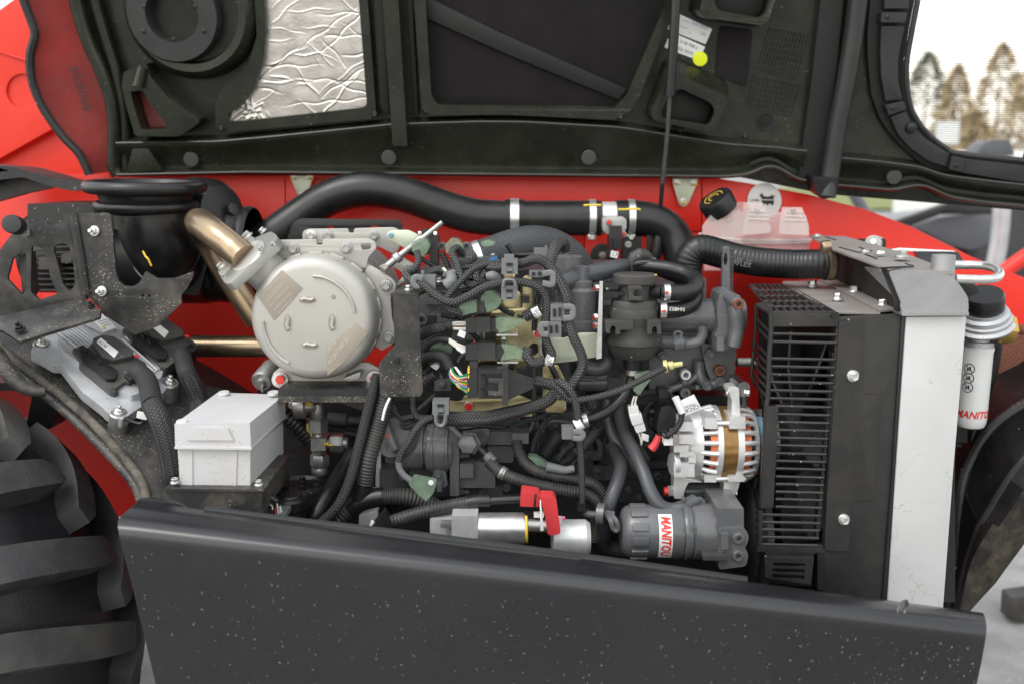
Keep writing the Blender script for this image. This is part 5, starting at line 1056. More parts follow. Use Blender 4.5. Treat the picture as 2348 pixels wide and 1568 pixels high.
t = THINGS[-1]; t.add('tape_wrap', bev(plate(NB(), YP(-.09), rnd(px('g', '885,720 940,660 1000,655 1065,700 1075,745 1030,800 945,830 925,760'), 6), 0, .035), .01, 3), m_green)
# big engine plug
t = T('harness_plug', 'large black rectangular harness plug fed by many coloured wires', 'connector')
t.add('header', rbox('g', 780, 1315, 868, 1556, -.10, -.06, .003), m_conn); t.add('lever_end', rbox('g', 800, 1245, 870, 1310, -.095, -.065, .003), m_conn)
t.add('shell', rbox('g', 872, 1300, 1130, 1560, -.105, -.055, .004), m_conn); t.add('latch_arm', bev(plate(NB(), YP(-.112), rnd(px('g', '905,1365 930,1360 945,1440 935,1470 910,1470 935,1440'), 2), 0, .008), .001), m_plast); t.add('latch_arm', bev(plate(NB(), YP(-.112), rnd(px('g', '900,1475 925,1490 945,1545 930,1560 905,1550 925,1545'), 2), 0, .008), .001), m_plast)
t.add('lever', bev(plate(NB(), YP(-.115), rnd(px('g', '960,1385 1090,1390 1090,1535 960,1530 960,1490 1045,1500 1045,1430 960,1420'), 2), 0, .012), .002), m_plastd)
t.add('lever_bridge', rbox('g', 1075, 1290, 1130, 1620, -.114, -.06, .003), m_conn); t.add('rib', rbox('g', 880, 1310, 1075, 1345, -.11, -.06, .003), m_conn)
t.add('cable_boot', bev(loft(NB(), [[p1('g', 1125, 1315, d) for d in (-.105, -.05)]+[p1('g', 1125, 1575, d) for d in (-.05, -.105)], [p1('g', 1225, 1345, d) for d in (-.10, -.055)]+[p1('g', 1225, 1525, d) for d in (-.055, -.10)], [p1('g', 1345, 1385, d) for d in (-.095, -.06)]+[p1('g', 1345, 1470, d) for d in (-.06, -.095)]]), .004, 3), m_conn)
t.add('yellow_seal', rbox('g', 783, 1300, 800, 1345, -.102, -.08, .001), m_yel)
for i in range(2): t.add('yellow_seal', rbox('g', 785, 1360+i*110, 797, 1385+i*110, -.103, -.09, .001), m_yel)
cols = ['green', 'green', 'white', 'brown', 'red', 'white', 'yellow', 'green', 'yellow', 'red', 'white', 'blue', 'blue', 'green', 'yellow', 'white', 'green']
for i, c_ in enumerate(cols):
    f = i/(len(cols)-1); t.add('wire', ptube('g', '%d,%d,-.07 %d,%d,-.08 %d,%d,-.085 785,%d,-.082' % (655-f*30, 1270+f*45, 655+math.sin(i*9)*14, 1330+f*70, 705, 1375+f*85+math.sin(i*5)*10, 1350+f*170), -.08, 2.6, seg=8), W[c_])
t.add('tag', dplate(YP(-.095), px('g', '665,1285 690,1290 745,1360 715,1360'), 0, .001, w=.0001), m_nylon)
# ================================================================ braided wiring harness
rn_ = random.Random(5)
t = T('wiring_harness', 'tangled braided black wiring harness spread over the engine', 'wiring harness')
def br(k, s, y, r, m=m_braid, n='branch', **kw): return t.add(n, ptube(k, s, y, r, seg=kw.pop('seg', 14), **kw), m)
br('g', '860,520,-.03 930,450,-.05 1080,440,-.07 1250,410,-.08 1370,375,-.085 1470,420,-.085 1560,540,-.09 1630,700,-.095 1640,860,-.095 1680,1020,-.1 1745,1160,-.1 1765,1270,-.1 1710,1390,-.1 1630,1480,-.095 1550,1540,-.09', -.085, 11.5)
br('g', '250,500,-.06 300,555,-.075 410,595,-.09 500,670,-.095 590,725,-.098 680,740,-.1 790,690,-.1 940,610,-.1 1100,572,-.1 1250,572,-.1 1370,605,-.098 1445,690,-.095 1455,800,-.095 1440,950,-.095 1455,1070,-.095 1500,1170,-.095 1495,1230,-.095', -.095, 9.8)
br('g', '1615,290,-.0 1600,238,-.01 1545,255,-.03 1505,340,-.05 1475,450,-.06 1462,560,-.065 1455,700,-.07', -.05, 13)
br('g', '600,705,-.085 690,600,-.08 760,530,-.07 830,465,-.065 930,425,-.06 1060,400,-.055', -.07, 7.5)
br('g', '350,310,-.03 365,390,-.04 325,465,-.05 262,490,-.055 250,520,-.06', -.05, 8)
br('g', '740,330,-.02 690,280,-.03 650,320,-.04 690,410,-.05 730,520,-.06 800,590,-.065 870,570,-.065 940,480,-.06', -.05, 8.5)
br('g', '300,500,-.04 420,500,-.03 520,470,-.02 590,480,-.02', -.03, 10.5)
br('g', '590,745,-.09 630,800,-.09 690,820,-.09 745,845,-.085', -.09, 9.5)
br('g', '930,440,-.05 860,480,-.06 870,540,-.065 980,590,-.06 1060,550,-.055', -.06, 10)
br('g', '690,480,-.04 750,450,-.04 840,440,-.04 930,450,-.04', -.04, 6); br('g', '560,320,.0 600,400,.0 620,460,.0', 0, 7)
br('g', '1010,640,-.05 900,600,-.05 820,660,-.05', -.05, 7)
br('l', '515,235,-.085 600,262,-.09 680,300,-.095 740,360,-.1 790,410,-.1 900,415,-.1 1080,380,-.1 1250,325,-.1 1420,240,-.09 1560,170,-.08 1650,130,-.07', -.09, 8)
br('l', '510,250,-.08 620,290,-.085 720,270,-.095 800,330,-.1 850,440,-.1 870,580,-.1 880,700,-.1 890,850,-.1 900,1000,-.1 905,1180,-.1 905,1340,-.1', -.1, 10, rfn=lambda f: 1.15-.45*f)
br('g', '1345,1420,-.08 1420,1420,-.085 1510,1440,-.09 1580,1500,-.09 1600,1560,-.09', -.085, 12)
br('l', '740,250,-.09 690,330,-.09 620,420,-.085 450,485,-.08 270,530,-.08 100,570,-.085 -80,580,-.09 -330,575,-.09', -.085, 17, rfn=lambda f: .75+.32*min(1, f*1.6))
br('k', '1560,565,-.1 1480,600,-.1 1400,680,-.105 1330,800,-.11 1280,880,-.11 1262,940,-.11', -.11, 8.5)
br('k', '1262,930,-.11 1270,1000,-.11 1310,1060,-.11 1370,1105,-.11', -.11, 8, m_clip, 'taped_end')
br('k', '1385,380,-.06 1390,500,-.07 1440,570,-.08 1560,570,-.09', -.08, 7.5); br('k', '1210,470,-.05 1280,570,-.06 1400,555,-.07 1540,585,-.09', -.07, 7); br('k', '1410,560,-.06 1300,600,-.06 1320,650,-.06 1480,600,-.07', -.06, 7)
br('k', '1570,370,-.02 1500,440,-.03 1420,510,-.04', -.03, 5.5)
br('g', '380,1020,-.05 450,985,-.06 530,962,-.07 600,948,-.072', -.06, 13, m_braidg, rfn=lambda f: 1.1-.15*f)
br('g', '585,945,-.072 620,935,-.072 655,930,-.072', -.07, 13, m_tape, 'frayed_end', rfn=lambda f: .75+.4*f)
br('g', '415,1140,-.05 470,1080,-.06 540,1050,-.065 630,1060,-.07', -.06, 8.5, m_tape)
br('g', '400,1270,-.03 440,1210,-.05 520,1190,-.06 590,1215,-.065 640,1300,-.07', -.06, 13.5, m_tape)
br('g', '400,1440,-.02 450,1390,-.03 520,1345,-.04', -.03, 13, m_conduit, rib=(.006, .85))
br('g', '1270,870,-.09 1330,830,-.092 1400,800,-.094', -.09, 13); br('g', '1262,870,-.088 1205,855,-.088', -.09, 4, m_plast, 'frayed_end')
br('g', '1300,1130,-.085 1290,1200,-.09 1340,1255,-.092 1430,1240,-.094', -.09, 12.5)
br('l', '1340,385,-.02 1500,350,-.02 1620,370,-.03 1690,410,-.05', -.03, 8, m_braidg); br('l', '1755,530,-.1 1745,600,-.1 1690,680,-.1 1610,730,-.1', -.1, 7, m_braidg)
br('l', '700,930,.0 760,850,.0 850,780,-.02', 0, 8); br('l', '720,980,-.0 830,900,-.02 860,850,-.04', 0, 8); br('l', '920,470,.02 960,540,.0 1050,640,.02', .0, 7)
br('l', '600,985,-.06 680,1000,-.06 760,1015,-.06 840,1000,-.06', -.06, 11, m_clip, 'taped_end', rfn=lambda f: 1.1-.3*f)
for (k, q, y_, r) in (('g', '1440,1060 1445,1160 1500,1290 1560,1420 1590,1500', -.06, 7), ('g', '900,900 840,860 700,870 560,850', -.01, 6), ('g', '640,760 720,880 860,1040 930,1090', -.03, 6), ('g', '930,640 1000,700 1080,800 1180,850', -.045, 6), ('g', '1180,1300 1100,1270 960,1280 880,1270', -.06, 5), ('g', '1400,620 1380,720 1360,860 1350,980', -.05, 6.5), ('g', '480,620 560,660 700,650 840,620', -.05, 6), ('g', '1120,250 1180,330 1280,340 1420,330', .03, 6), ('l', '300,650 420,600 560,560 700,470', .02, 6), ('l', '960,640 1040,720 1130,760', .05, 6), ('l', '640,560 560,640 500,760 480,860', .04, 6), ('k', '1700,620 1800,660 1960,640 2150,650', -.02, 5.5), ('g', '420,1350 470,1300 560,1310 600,1380', -.02, 6), ('g', '660,380 740,420 800,400 860,350', .0, 6), ('l', '1500,430 1440,520 1450,640 1500,720', .06, 6)):
    br(k, q, y_, r, rn_.choice((m_braid, m_braidg, m_plast)))
for (x, y_, w, h, d) in ((930, 985, 90, 60, -.04), (560, 1000, 80, 50, -.01), (1240, 690, 70, 60, -.045), (960, 1175, 60, 40, -.05), (640, 640, 90, 50, -.06), (1560, 620, 60, 70, -.03), (700, 1330, 50, 60, -.03), (450, 880, 60, 50, .0), (1700, 1330, 80, 60, .0), (1180, 1420, 60, 50, -.03)):
    t.add('joint_block', rbox('g', x, y_, x+w, y_+h, d, d+.03, .003), rn_.choice((m_conn, m_plast, m_plastd)))
for (x, y_) in ((1030, 1012), (1035, 1245)):
    t.add('mount_foot', rbox('g', x, y_, x+180, y_+14, -.085, -.03, .001), m_zinc); bolt(t, 'g', x+60, y_+28, -.07, 15, m_zinc, 'hex', (0, -.4, -1))
# wrapped joints, tags and tape on the harness
def wrap(k, s, y, th=.025, m=m_green, n='tape_wrap', r=4, b=.006): return t.add(n, bev(plate(NB(), YP(y), rnd(px(k, s), r), 0, th), b, 3), m)
wrap('k', '1345,1130 1390,1068 1590,1105 1560,1210 1500,1282 1420,1220', -.12, .012, b=.004); t.add('tag_hole', lathe(NB(), p1('k', 1538, 1122, -.121), V((0, -1, 0)), [(0, .0045), (.0006, .004), (.0006, 0)], 14), m_nylon)
wrap('l', '1345,200 1480,170 1510,200 1480,260 1390,380 1340,340 1370,270', -.05, .01); wrap('l', '440,900 520,905 610,965 600,1010 560,1010', -.05, .02)
wrap('g', '310,230 370,195 440,205 465,260 430,330 370,350 320,310 300,260', -.02, .035, b=.012); wrap('g', '590,250 640,200 700,205 745,260 740,310 680,290 640,340 600,320', -.02, .035, b=.012); wrap('g', '890,235 960,212 1020,235 1000,260 920,270', .05, .03, b=.01)
wrap('g', '660,660 740,580 795,640 740,700 680,700', -.03, .02); wrap('g', '440,1130 540,1095 655,1120 650,1180 520,1160', -.04, .02)
wrap('g', '460,1280 520,1260 550,1280 520,1320', -.05, .015, m_nylon, 'clear_tape', b=.003)
for (x, y_, a) in ((1370, 825, -.5), (1480, 1228, .25)): t.add('printed_tag', tube(NB(), [p1('g', x-32*math.cos(a), y_-32*math.sin(a), -.0945), p1('g', x+32*math.cos(a), y_+32*math.sin(a), -.0945)], 14*S(-.09), seg=18, raw=True), m_nylon)
for (x, y_, a, s) in ((1372, 825, -1.1, '1J770-6'), (1476, 1230, 1.2, 'MA2A0')):
    ex = V((math.cos(a), 0, -math.sin(a))); text(t, s, m_print, p1('g', x, y_, -.1062), ex, V((math.sin(a), 0, math.cos(a))), .0095)
t.add('printed_tag', tube(NB(), [p1('l', 850, 640, -.1), p1('l', 905, 610, -.1)], 15*S(-.1), seg=18, raw=True), m_nylon)
t.add('end_clip', rbox('l', 868, 1320, 935, 1365, -.115, -.08, .002), m_plast)
t.add('grommet', lathe(NB(), p1('l', 1645, 128, -.07), V((1, -.2, .2)), [(-.008, .006), (-.008, .0105), (-.002, .0105), (-.002, .007), (.007, .007), (.008, .0045), (.022, .004)], 18), m_pale)
t.add('clear_wrap', ptube('g', '600,600,-.07 650,560,-.07 640,510,-.06 690,490,-.05', -.06, 13, seg=14, rfn=lambda f: 1.2-.5*f), m_clip)
t.add('clear_wrap', ptube('g', '940,520,-.07 1000,520,-.07 1060,545,-.07', -.07, 9, rfn=lambda f: .8+.6*math.sin(f*3)), m_clip)
t.add('tie', ptube('g', '575,455,-.03 600,480,-.035 585,515,-.03', -.03, 4, seg=8), m_iri)
# ---------------------------------------------------------------- grey clips
def clip(label, k, x0, y0, x1, y1, y, orient='v', win=True):
    t = T('cable_clip', label, 'clip', 'grey cable clips'); w, h = x1-x0, y1-y0
    t.add('body', rbox(k, x0, y0, x1, y1, y, y+.022, .002), m_clip)
    if win:
        if orient == 'v': t.add('slot', rbox(k, x0+w*.3, y0+h*.25, x0+w*.7, y0+h*.45, y-.002, y+.004, .0006), m_plast); t.add('tooth', rbox(k, x0+w*.34, y0+h*.6, x0+w*.66, y0+h*.8, y-.004, y+.004, .0008), m_clip); t.add('slot_gap', rbox(k, x0+w*.34, y0+h*.82, x0+w*.66, y0+h*.9, y-.002, y+.004, .0004), m_nearblack)
        else: t.add('slot', rbox(k, x0+w*.18, y0+h*.28, x0+w*.38, y0+h*.75, y-.002, y+.004, .0006), m_nearblack); t.add('tooth', rbox(k, x0+w*.58, y0+h*.22, x0+w*.75, y0+h*.72, y-.004, y+.004, .0008), m_plast)
    return t
def strap(t, k, s, y, r=4.2): t.add('strap', tube(NB(), pp(k, s, y), r*S(y), seg=8, flat=1.8), m_clip)
t = clip('upper grey clip on the thick branch above gold arm', 'g', 1072, 375, 1210, 505, -.105); t.add('tail', rbox('g', 1095, 338, 1180, 380, -.1, -.085, .002), m_clip)
t = clip('grey clip directly above the gold tab', 'g', 1070, 605, 1210, 722, -.115); strap(t, 'g', '1090,610 1095,560 1130,548 1180,560 1190,610', -.118)
t = clip('grey clip where the vertical branches cross beneath the curved hose', 'g', 1308, 470, 1440, 530, -.09, 'h'); strap(t, 'g', '1420,500 1500,495 1512,540 1500,590 1420,580', -.095)
t = clip('upper grey clip of the pair beside the red marked bolt', 'g', 1490, 758, 1610, 900, -.10, 'h'); strap(t, 'g', '1600,780 1670,785 1680,830 1670,870 1600,880', -.105)
t = clip('lower grey clip of the pair beside the red marked bolt', 'g', 1462, 905, 1582, 1040, -.10, 'h'); strap(t, 'g', '1470,930 1415,935 1410,980 1420,1010 1470,1015', -.105)
t = clip('grey clip on the steel angle bracket shelf', 'g', 395, 515, 508, 630, -.085, win=False); strap(t, 'g', '400,540 340,530 322,570 345,605 400,590', -.09); t.add('tail', rbox('g', 385, 475, 412, 520, -.08, -.07, .001), m_clip)
t = clip('plain grey clip against the textured grey hose', 'g', 1350, 285, 1470, 375, -.02, win=False); t.add('tail', rbox('g', 1440, 262, 1462, 300, -.015, -.005, .001), m_clip)
t = clip('grey clip on the thick branch above the fuel pump', 'k', 1550, 425, 1690, 545, -.115); strap(t, 'k', '1580,540 1585,610 1620,635 1655,610 1665,540', -.118, 5)
t = clip('flat grey clip hanging beside the white printed tag', 'l', 735, 655, 835, 752, -.11, win=False); strap(t, 'l', '830,690 890,690 912,715 890,745 830,740', -.118)
t = T('white_plug', 'small white nylon two wire plug hanging over the block', 'connector')
pl_ = lambda s: rnd(px('l', s), 2)
t.add('upper_half', bev(plate(NB(), YP(-.05), pl_('1298,480 1380,465 1395,540 1310,560'), 0, .018), .002), m_nylon); t.add('middle', bev(plate(NB(), YP(-.052), pl_('1310,555 1410,530 1430,615 1335,635'), 0, .02), .002), m_nylon); t.add('lower_half', bev(plate(NB(), YP(-.05), pl_('1345,640 1435,615 1450,680 1370,700'), 0, .018), .002), m_nylon)
for s in ('1330,475 1335,430 1352,385', '1355,470 1362,420 1372,385', '1385,695 1405,750 1412,800', '1410,690 1418,740 1412,800'): t.add('wire', ptube('l', s, -.045, 2.2, seg=6), W['white'])
t.add('tag', dplate(YP(-.055), rnd(px('l', '1420,700 1475,718 1470,775 1415,755'), 1), 0, .001, w=.0001), m_nylon); t.add('frayed_end', ptube('l', '1400,790 1420,850 1460,920', -.04, 7.5, rfn=lambda f: .7+.5*f), m_braid)
t = T('white_tag', 'white paper tag printed CFCA by the alternator', 'tag')
t.add('sleeve', tube(NB(), pp('l', '1700,395,-.1 1735,470,-.1 1760,525,-.1'), 8.5*S(-.1), seg=16), m_nylon)
t.add('flag', dplate(Plane(p1('l', 1745, 420, -.1), p1('l', 1860, 370, -.09), p1('l', 1790, 550, -.1)), px('l', '1742,425 1858,370 1928,495 1790,550'), 0, .001, w=.0001), m_nylon)
ex = (p1('l', 1815, 490, 0)-p1('l', 1870, 470, 0)).normalized(); text(t, 'CFCA', m_print, p1('l', 1842, 490, -.1045), ex, V((0, 1, 0)).cross(ex)*-1, .009); text(t, 'Marse', m_print, p1('l', 1825, 468, -.1045), ex, V((0, 1, 0)).cross(ex)*-1, .007)
t = T('terminal_boot', 'black rubber terminal boot with red cable at the alternator', 'boot')
t.add('boot', bev(plate(NB(), YP(-.07), rnd(px('l', '1580,480 1640,462 1700,490 1705,580 1660,650 1600,720 1540,690 1560,560'), 6), 0, .05), .008, 3), m_plast); t.add('red_cable', ptube('l', '1560,720,-.08 1530,790,-.08 1495,835,-.08', -.08, 9.5, rfn=lambda f: .8+.35*f), m_redrub); t.add('cable', ptube('l', '1600,690,-.05 1570,720,-.07 1550,750,-.08', -.06, 10), m_plast)
t.add('tie', ptube('l', '1595,700,-.1 1610,725,-.105 1640,735,-.1', -.1, 5), m_plast)
t.add('black_clip', rbox('l', 1560, 330, 1640, 400, -.06, -.03, .002), m_plast)
# ================================================================ big intake pipe along the red beam
t = T('air_pipe', 'long smooth black air pipe arching in front of red beam', 'pipe')
t.add('pipe', ptube('w', '520,600,.40 575,572,.40 640,530,.41 700,487,.42 760,452,.42 820,436,.42 880,437,.42 940,450,.42 1010,475,.42 1080,495,.42 1150,501,.42 1250,501,.42 1350,501,.42 1378,501,.42', .42, 40, seg=32, step=.012), m_rubber)
t.add('joint_tube', ptube('w', '1370,500,.42 1425,500,.42', .42, 36, seg=32), m_alu)
t.add('pipe', ptube('w', '1412,500,.42 1450,500,.42 1500,508,.42 1540,535,.42 1560,580,.41 1565,640,.40 1560,720,.38', .42, 40, seg=32, step=.012), m_rubber)
def hose_clamp(t, u, v, y, r, w, ax=(1, 0, 0), m=m_zinc, screw=True):
    c = P(u, v, y); ax = V(ax).normalized(); rr = r*S(y); ww = w*S(y)
    t.add('clamp_band', lathe(NB(), c, ax, [(-ww/2, rr), (-ww/2, rr+.0012), (ww/2, rr+.0012), (ww/2, rr)], 40), m)
    if screw:
        q = P(u, v+r+3, y-.01); bm = NB(); box(bm, q, (ww*1.3, .012, .012)); t.add('clamp_screw_housing', bev(bm, .002), m); bolt(t, 'w', 0, 0, 0, 13, m, 'hex', (0, -1, 0), 'clamp_screw', at=q+V((0, -.008, 0)))
hose_clamp(t, 1357, 500, .42, 40.5, 15); hose_clamp(t, 1446, 500, .42, 40.5, 15)
t.add('support_band', lathe(NB(), P(1180, 501, .42), V((1, 0, 0)), [(-.02, 40*S(.42)), (-.02, 43*S(.42)), (.02, 43*S(.42)), (.02, 40*S(.42))], 36), m_rubber)
t.add('support_strap', lathe(NB(), P(1180, 501, .42), V((1, 0, 0)), [(-.009, 43*S(.42)), (-.009, 44.5*S(.42)), (.009, 44.5*S(.42)), (.009, 43*S(.42))], 36), m_zinc)
for s in ('64,345 110,342 215,342', '362,378 420,378 490,372 548,380'): t.add('paint_mark', ptube('h', s, .352, 2.6, seg=6), m_yel)
t = T('pressure_sensor', 'black pressure sensor hanging under the air pipe joint', 'sensor')
t.add('cradle', bev(plate(NB(), YP(.335), rnd(px('h', '228,470 250,440 400,440 432,470 430,545 395,590 260,590 230,560'), 4), 0, .03), .004), m_zincd)
t.add('body', rbox('h', 292, 520, 392, 630, .31, .35, .004), m_conn); t.add('plug', rbox('h', 284, 625, 392, 720, .305, .345, .006), m_plast); t.add('plug_rib', rbox('h', 320, 640, 350, 715, .298, .31, .003), m_plast)
for (x, y_) in ((282, 488), (405, 592)):
    bolt(t, 'h', x, y_, .33, 15, m_zincd, 'flange'); t.add('paint_mark', lathe(NB(), p1('h', x, y_, .321), V((0, -1, 0)), [(0, .005), (.001, .004), (.001, 0)], 6), m_redcap)
t.add('tag', dplate(YP(.30), rnd(px('h', '300,728 365,742 350,798 288,782'), 1.5), 0, .001, w=.0001), m_nylon); text(t, 'X177', m_print, p1('h', 325, 762, .2995), V((1, 0, -.2)), V((.2, 0, 1)), .012)
t.add('wire', ptube('h', '335,720,.31 325,740,.305 330,800,.32 280,820,.33', .31, 3), m_plast)
t = T('strut_bracket', 'black upright bracket anchoring the gas strut', 'bracket')
t.add('blade', bev(plate(NB(), YP(.40), rnd(px('h', '618,470 622,440 640,440 655,560 648,640 620,800 605,810 600,640'), 4), 0, .006), .001), m_plast); t.add('post', rbox('h', 400, 610, 560, 850, .40, .44, .004), m_plast)
bolt(t, 'h', 445, 680, .398, 17, m_zincd, 'flange')
t = T('frame_bolt', 'muddy flange nut on the red beam below the sensor', 'nut'); bolt(t, 'h', 225, 770, .505, 26, m_zincd, 'nut', name='nut'); t.add('washer', lathe(NB(), p1('h', 222, 768, .508), V((0, -1, 0)), [(0, .026), (.006, .026), (.008, .02)], 24), m_mudf)
# ================================================================ textured grey inlet hose with blue clip
t = T('inlet_hose', 'thick grey textured hose arching over the engine with blue clip', 'hose')
t.add('hose', ptube('g', '760,420,.10 880,380,.11 1010,330,.13 1160,275,.15 1330,240,.17 1500,265,.19 1640,350,.20 1710,450,.21 1750,560,.22', .15, 41, seg=32, step=.01), m_weave)
hose_clamp(t, *xy('g', 890, 375), .11, 43, 15, (1, .1, .35), m_zinc, False)
t.add('clip', bev(plate(NB(), YP(.03), rnd(px('g', '970,375 1035,358 1045,395 1000,415 965,410'), 3), 0, .03), .003), m_cblue); bolt(t, 'g', 1000, 345, .035, 11, m_zinc, 'hex', (0, -.3, 1), 'clip_screw')
t.add('collar', ptube('g', '740,400,.1 800,390,.105 850,385,.11', .1, 39, seg=32), m_plast)
t = T('intake_elbow_casting', 'grey cast intake elbow under the textured hose', 'casting')
t.add('body', rbox('g', 760, 360, 1040, 560, .05, .16, .02), m_eng); t.add('flange', rbox('g', 690, 380, 770, 560, .06, .14, .006), m_eng)
for (x, y_) in ((565, 265), (775, 265)): bolt(t, 'g', x, y_, .03, 20, m_eng, 'boss', name='boss')
t.add('black_valve', rbox('g', 395, 130, 490, 330, .02, .07, .004), m_conn); t.add('valve_stem', rbox('g', 460, 180, 530, 480, .015, .05, .004), m_conn)
for (x, y_) in ((382, 158), (505, 160), (515, 250)): bolt(t, 'g', x, y_, .02, 13, m_zinc, 'hex', (-1 if x < 400 else 1, -.2, 0))
t.add('white_link', dplate(YP(.04), rnd(px('g', '190,600 175,590 235,520 300,500 300,530'), 3), 0, .004), m_iri); t.add('lower_body', rbox('g', 540, 540, 900, 700, .05, .14, .012), m_engd)
bolt(t, 'g', 540, 560, -.02, 17, m_zinc, 'flange', (0, -.2, 1)); t.add('paint_mark', lathe(NB(), p1('g', 540, 545, -.02), V((0, -.2, 1)), [(0, .005), (.001, .004), (.001, 0)], 6), m_redcap)
t = T('crossover_hose', 'grey smooth hose crossing above the breather bracket', 'hose')
t.add('hose', ptube('g', '1560,600,.02 1650,560,.02 1760,520,.03 1900,485,.04 2030,455,.06 2120,440,.08', .04, 20, seg=20, rfn=lambda f: 1.15-.2*f), m_rubberg)
t.add('neck', lathe(NB(), p1('g', 1620, 500, .06), V((0, 0, 1)), [(0, .028), (.03, .028), (.032, .022), (.033, 0)], 24), m_eng)
t = T('lower_coolant_hose', 'grey hose bending under the pale zinc bracket', 'hose')
t.add('hose', ptube('g', '1600,940,.02 1650,1080,.02 1740,1220,.01 1830,1300,.0 1930,1300,.0 1975,1240,.0 1960,1180,.01', .0, 17, seg=20), m_rubberg)
# ================================================================ breather separator
t = T('crankcase_breather', 'black cylindrical crankcase breather with round lid and clips', 'breather')
by = -.03; s_ = S(by); top = P(1456, 630, by)
def vz(v): return P(1456, v, by).z-top.z
pr = [(628, 0), (628, 46), (631, 50), (648, 50), (651, 47), (652, 38), (686, 37), (687, 52), (690, 54), (703, 55), (705, 58), (712, 60), (724, 60.5), (724, 59), (744, 58), (744, 59.5), (762, 60), (770, 64), (778, 66.5), (784, 66.5), (786, 62), (800, 57), (812, 50), (817, 46), (818, 24)]
t.add('body', lathe(NB(), top, V((0, 0, 1)), [(vz(v), r*s_) for v, r in pr], 48), m_plastd)
t.add('drain_neck', lathe(NB(), top, V((0, 0, 1)), [(vz(v), r*s_) for v, r in ((812, 23), (845, 22), (847, 15), (848, 0))], 24), m_plast)
t.add('drain_clamp', lathe(NB(), top, V((0, 0, 1)), [(vz(v), r*s_) for v, r in ((846, 13), (846, 15.5), (858, 15.5), (858, 13))], 24), m_zinc)
def bclip(s, d, th, hole=None): t.add('clip_ear', bev(plate(NB(), YP(d), rnd(px('h', s), 3), 0, th, [rnd(px('h', hole), 3)] if hole else ()), .0015), m_plastd)
bclip('445,1035 560,1030 568,1060 500,1065 485,1095 500,1120 568,1115 560,1155 450,1150', by-.045, .03)
bclip('255,1335 375,1325 490,1325 490,1400 378,1405 375,1445 338,1440 338,1380 312,1365 292,1385 292,1435 258,1432', by-.055, .03); bclip('610,1325 722,1325 728,1445 692,1440 690,1385 668,1370 648,1390 646,1440 605,1440', by-.055, .03)
t.add('arm', rbox('h', 232, 1008, 420, 1035, by-.02, by+.01, .002), m_plast); t.add('arm', rbox('h', 232, 1080, 420, 1110, by-.02, by+.01, .002), m_plast); t.add('arm', rbox('h', 225, 1310, 270, 1420, by-.03, by+.02, .003), m_plast)
t.add('lid_mark', rbox('h', 672, 932, 690, 940, by-.05, by-.045, .0005), m_yel)
t.add('outlet', ptube('h', '660,1082,-.04 740,1082,-.05', -.04, 15.5, seg=20), m_plast); t.add('outlet', ptube('h', '660,1235,-.04 730,1235,-.05', -.04, 15.5, seg=20), m_plast)
t = T('breather_hose', 'black rubber hose looping from upper breather outlet', 'hose')
t.add('hose', ptube('h', '720,1085,-.05 830,1088,-.05 930,1085,-.045 1000,1060,-.035 1030,1010,-.02 1000,960,.0 920,920,.02 800,885,.03 680,870,.04 580,860,.05 520,870,.06', .0, 17.5, seg=22), m_rubber)
hose_clamp(t, *xy('h', 772, 1085), -.05, 18, 14, m=m_zinc, screw=False); bolt(t, 'h', 776, 1088, -.0655, 8, m_redcap, 'dome', name='paint_dot')
t = T('breather_hose', 'black rubber hose looping from lower breather outlet', 'hose')
t.add('hose', ptube('h', '710,1238,-.05 800,1240,-.05 900,1225,-.04 980,1190,-.03 1015,1130,-.01 1010,1060,.02 940,980,.05 820,930,.07 700,880,.08 620,850,.09', .0, 17.5, seg=22), m_rubber)
hose_clamp(t, *xy('h', 740, 1236), -.05, 18, 14, m=m_zinc, screw=False); bolt(t, 'h', 752, 1246, -.0655, 8, m_redcap, 'dome', name='paint_dot')
ex = V((-1, 0, .05)); text(t, '564803', W['white'], p1('h', 862, 1226, -.071), ex, V((-.05, 0, -1)), .0085)
t = T('breather_pipe', 'dusty black elbow rising behind the breather lid', 'pipe')
t.add('elbow', ptube('h', '500,930,.08 490,850,.08 500,790,.08 545,765,.08 590,785,.09 600,840,.1', .08, 16, seg=20), m_plastd)
t.add('clip', ptube('h', '490,850,.05 530,835,.04 640,828,.04 710,850,.05', .05, 5, seg=8), m_plastd)
t.add('hose', ptube('h', '600,800,.1 640,830,.09 700,900,.1', .09, 14, seg=18), m_plastd)
# ================================================================ water outlet casting
t = T('water_outlet', 'glossy grey cast water outlet with wide flange', 'casting')
t.add('barrel', lathe(NB(), p1('h', 560, 1290, .03), V((1, 0, 0)), [(0, .03), (.0, 37*S(.03)), (.08, 38*S(.03)), (.135, 43*S(.03)), (.14, 45*S(.03)), (.165, 45*S(.03)), (.172, 40*S(.03))], 44), m_eng)
t.add('flange', bev(plate(NB(), YP(-.02), rnd(px('h', '1225,1090 1290,1070 1400,1110 1412,1180 1408,1400 1360,1560 1180,1580 1165,1490 1210,1390 1200,1200'), 6), 0, .06), .008, 3), m_eng)
t.add('neck', ptube('h', '1340,1130,-.02 1360,1250,-.03 1370,1400,-.03 1340,1540,-.03', -.02, 17, seg=20), m_eng)
q = p1('h', 1380, 1180, -.06); t.add('stud_boss', cyl(NB(), q, q+V((-.01, .07, .01)), 13*S(-.06), seg=24, c=.002), m_eng); bolt(t, 'h', 1380, 1182, -.061, 24, m_rust, 'boss', name='port')
t.add('side_pipe', ptube('h', '1075,1400,-.0 1075,1450,-.01 1040,1500,-.02 960,1520,-.02 900,1520,-.02', -.01, 12.5, seg=20), m_eng)
t.add('hose_cuff', ptube('h', '700,1505,-.02 800,1505,-.02 930,1515,-.02', -.02, 16, seg=20), m_rubberg)
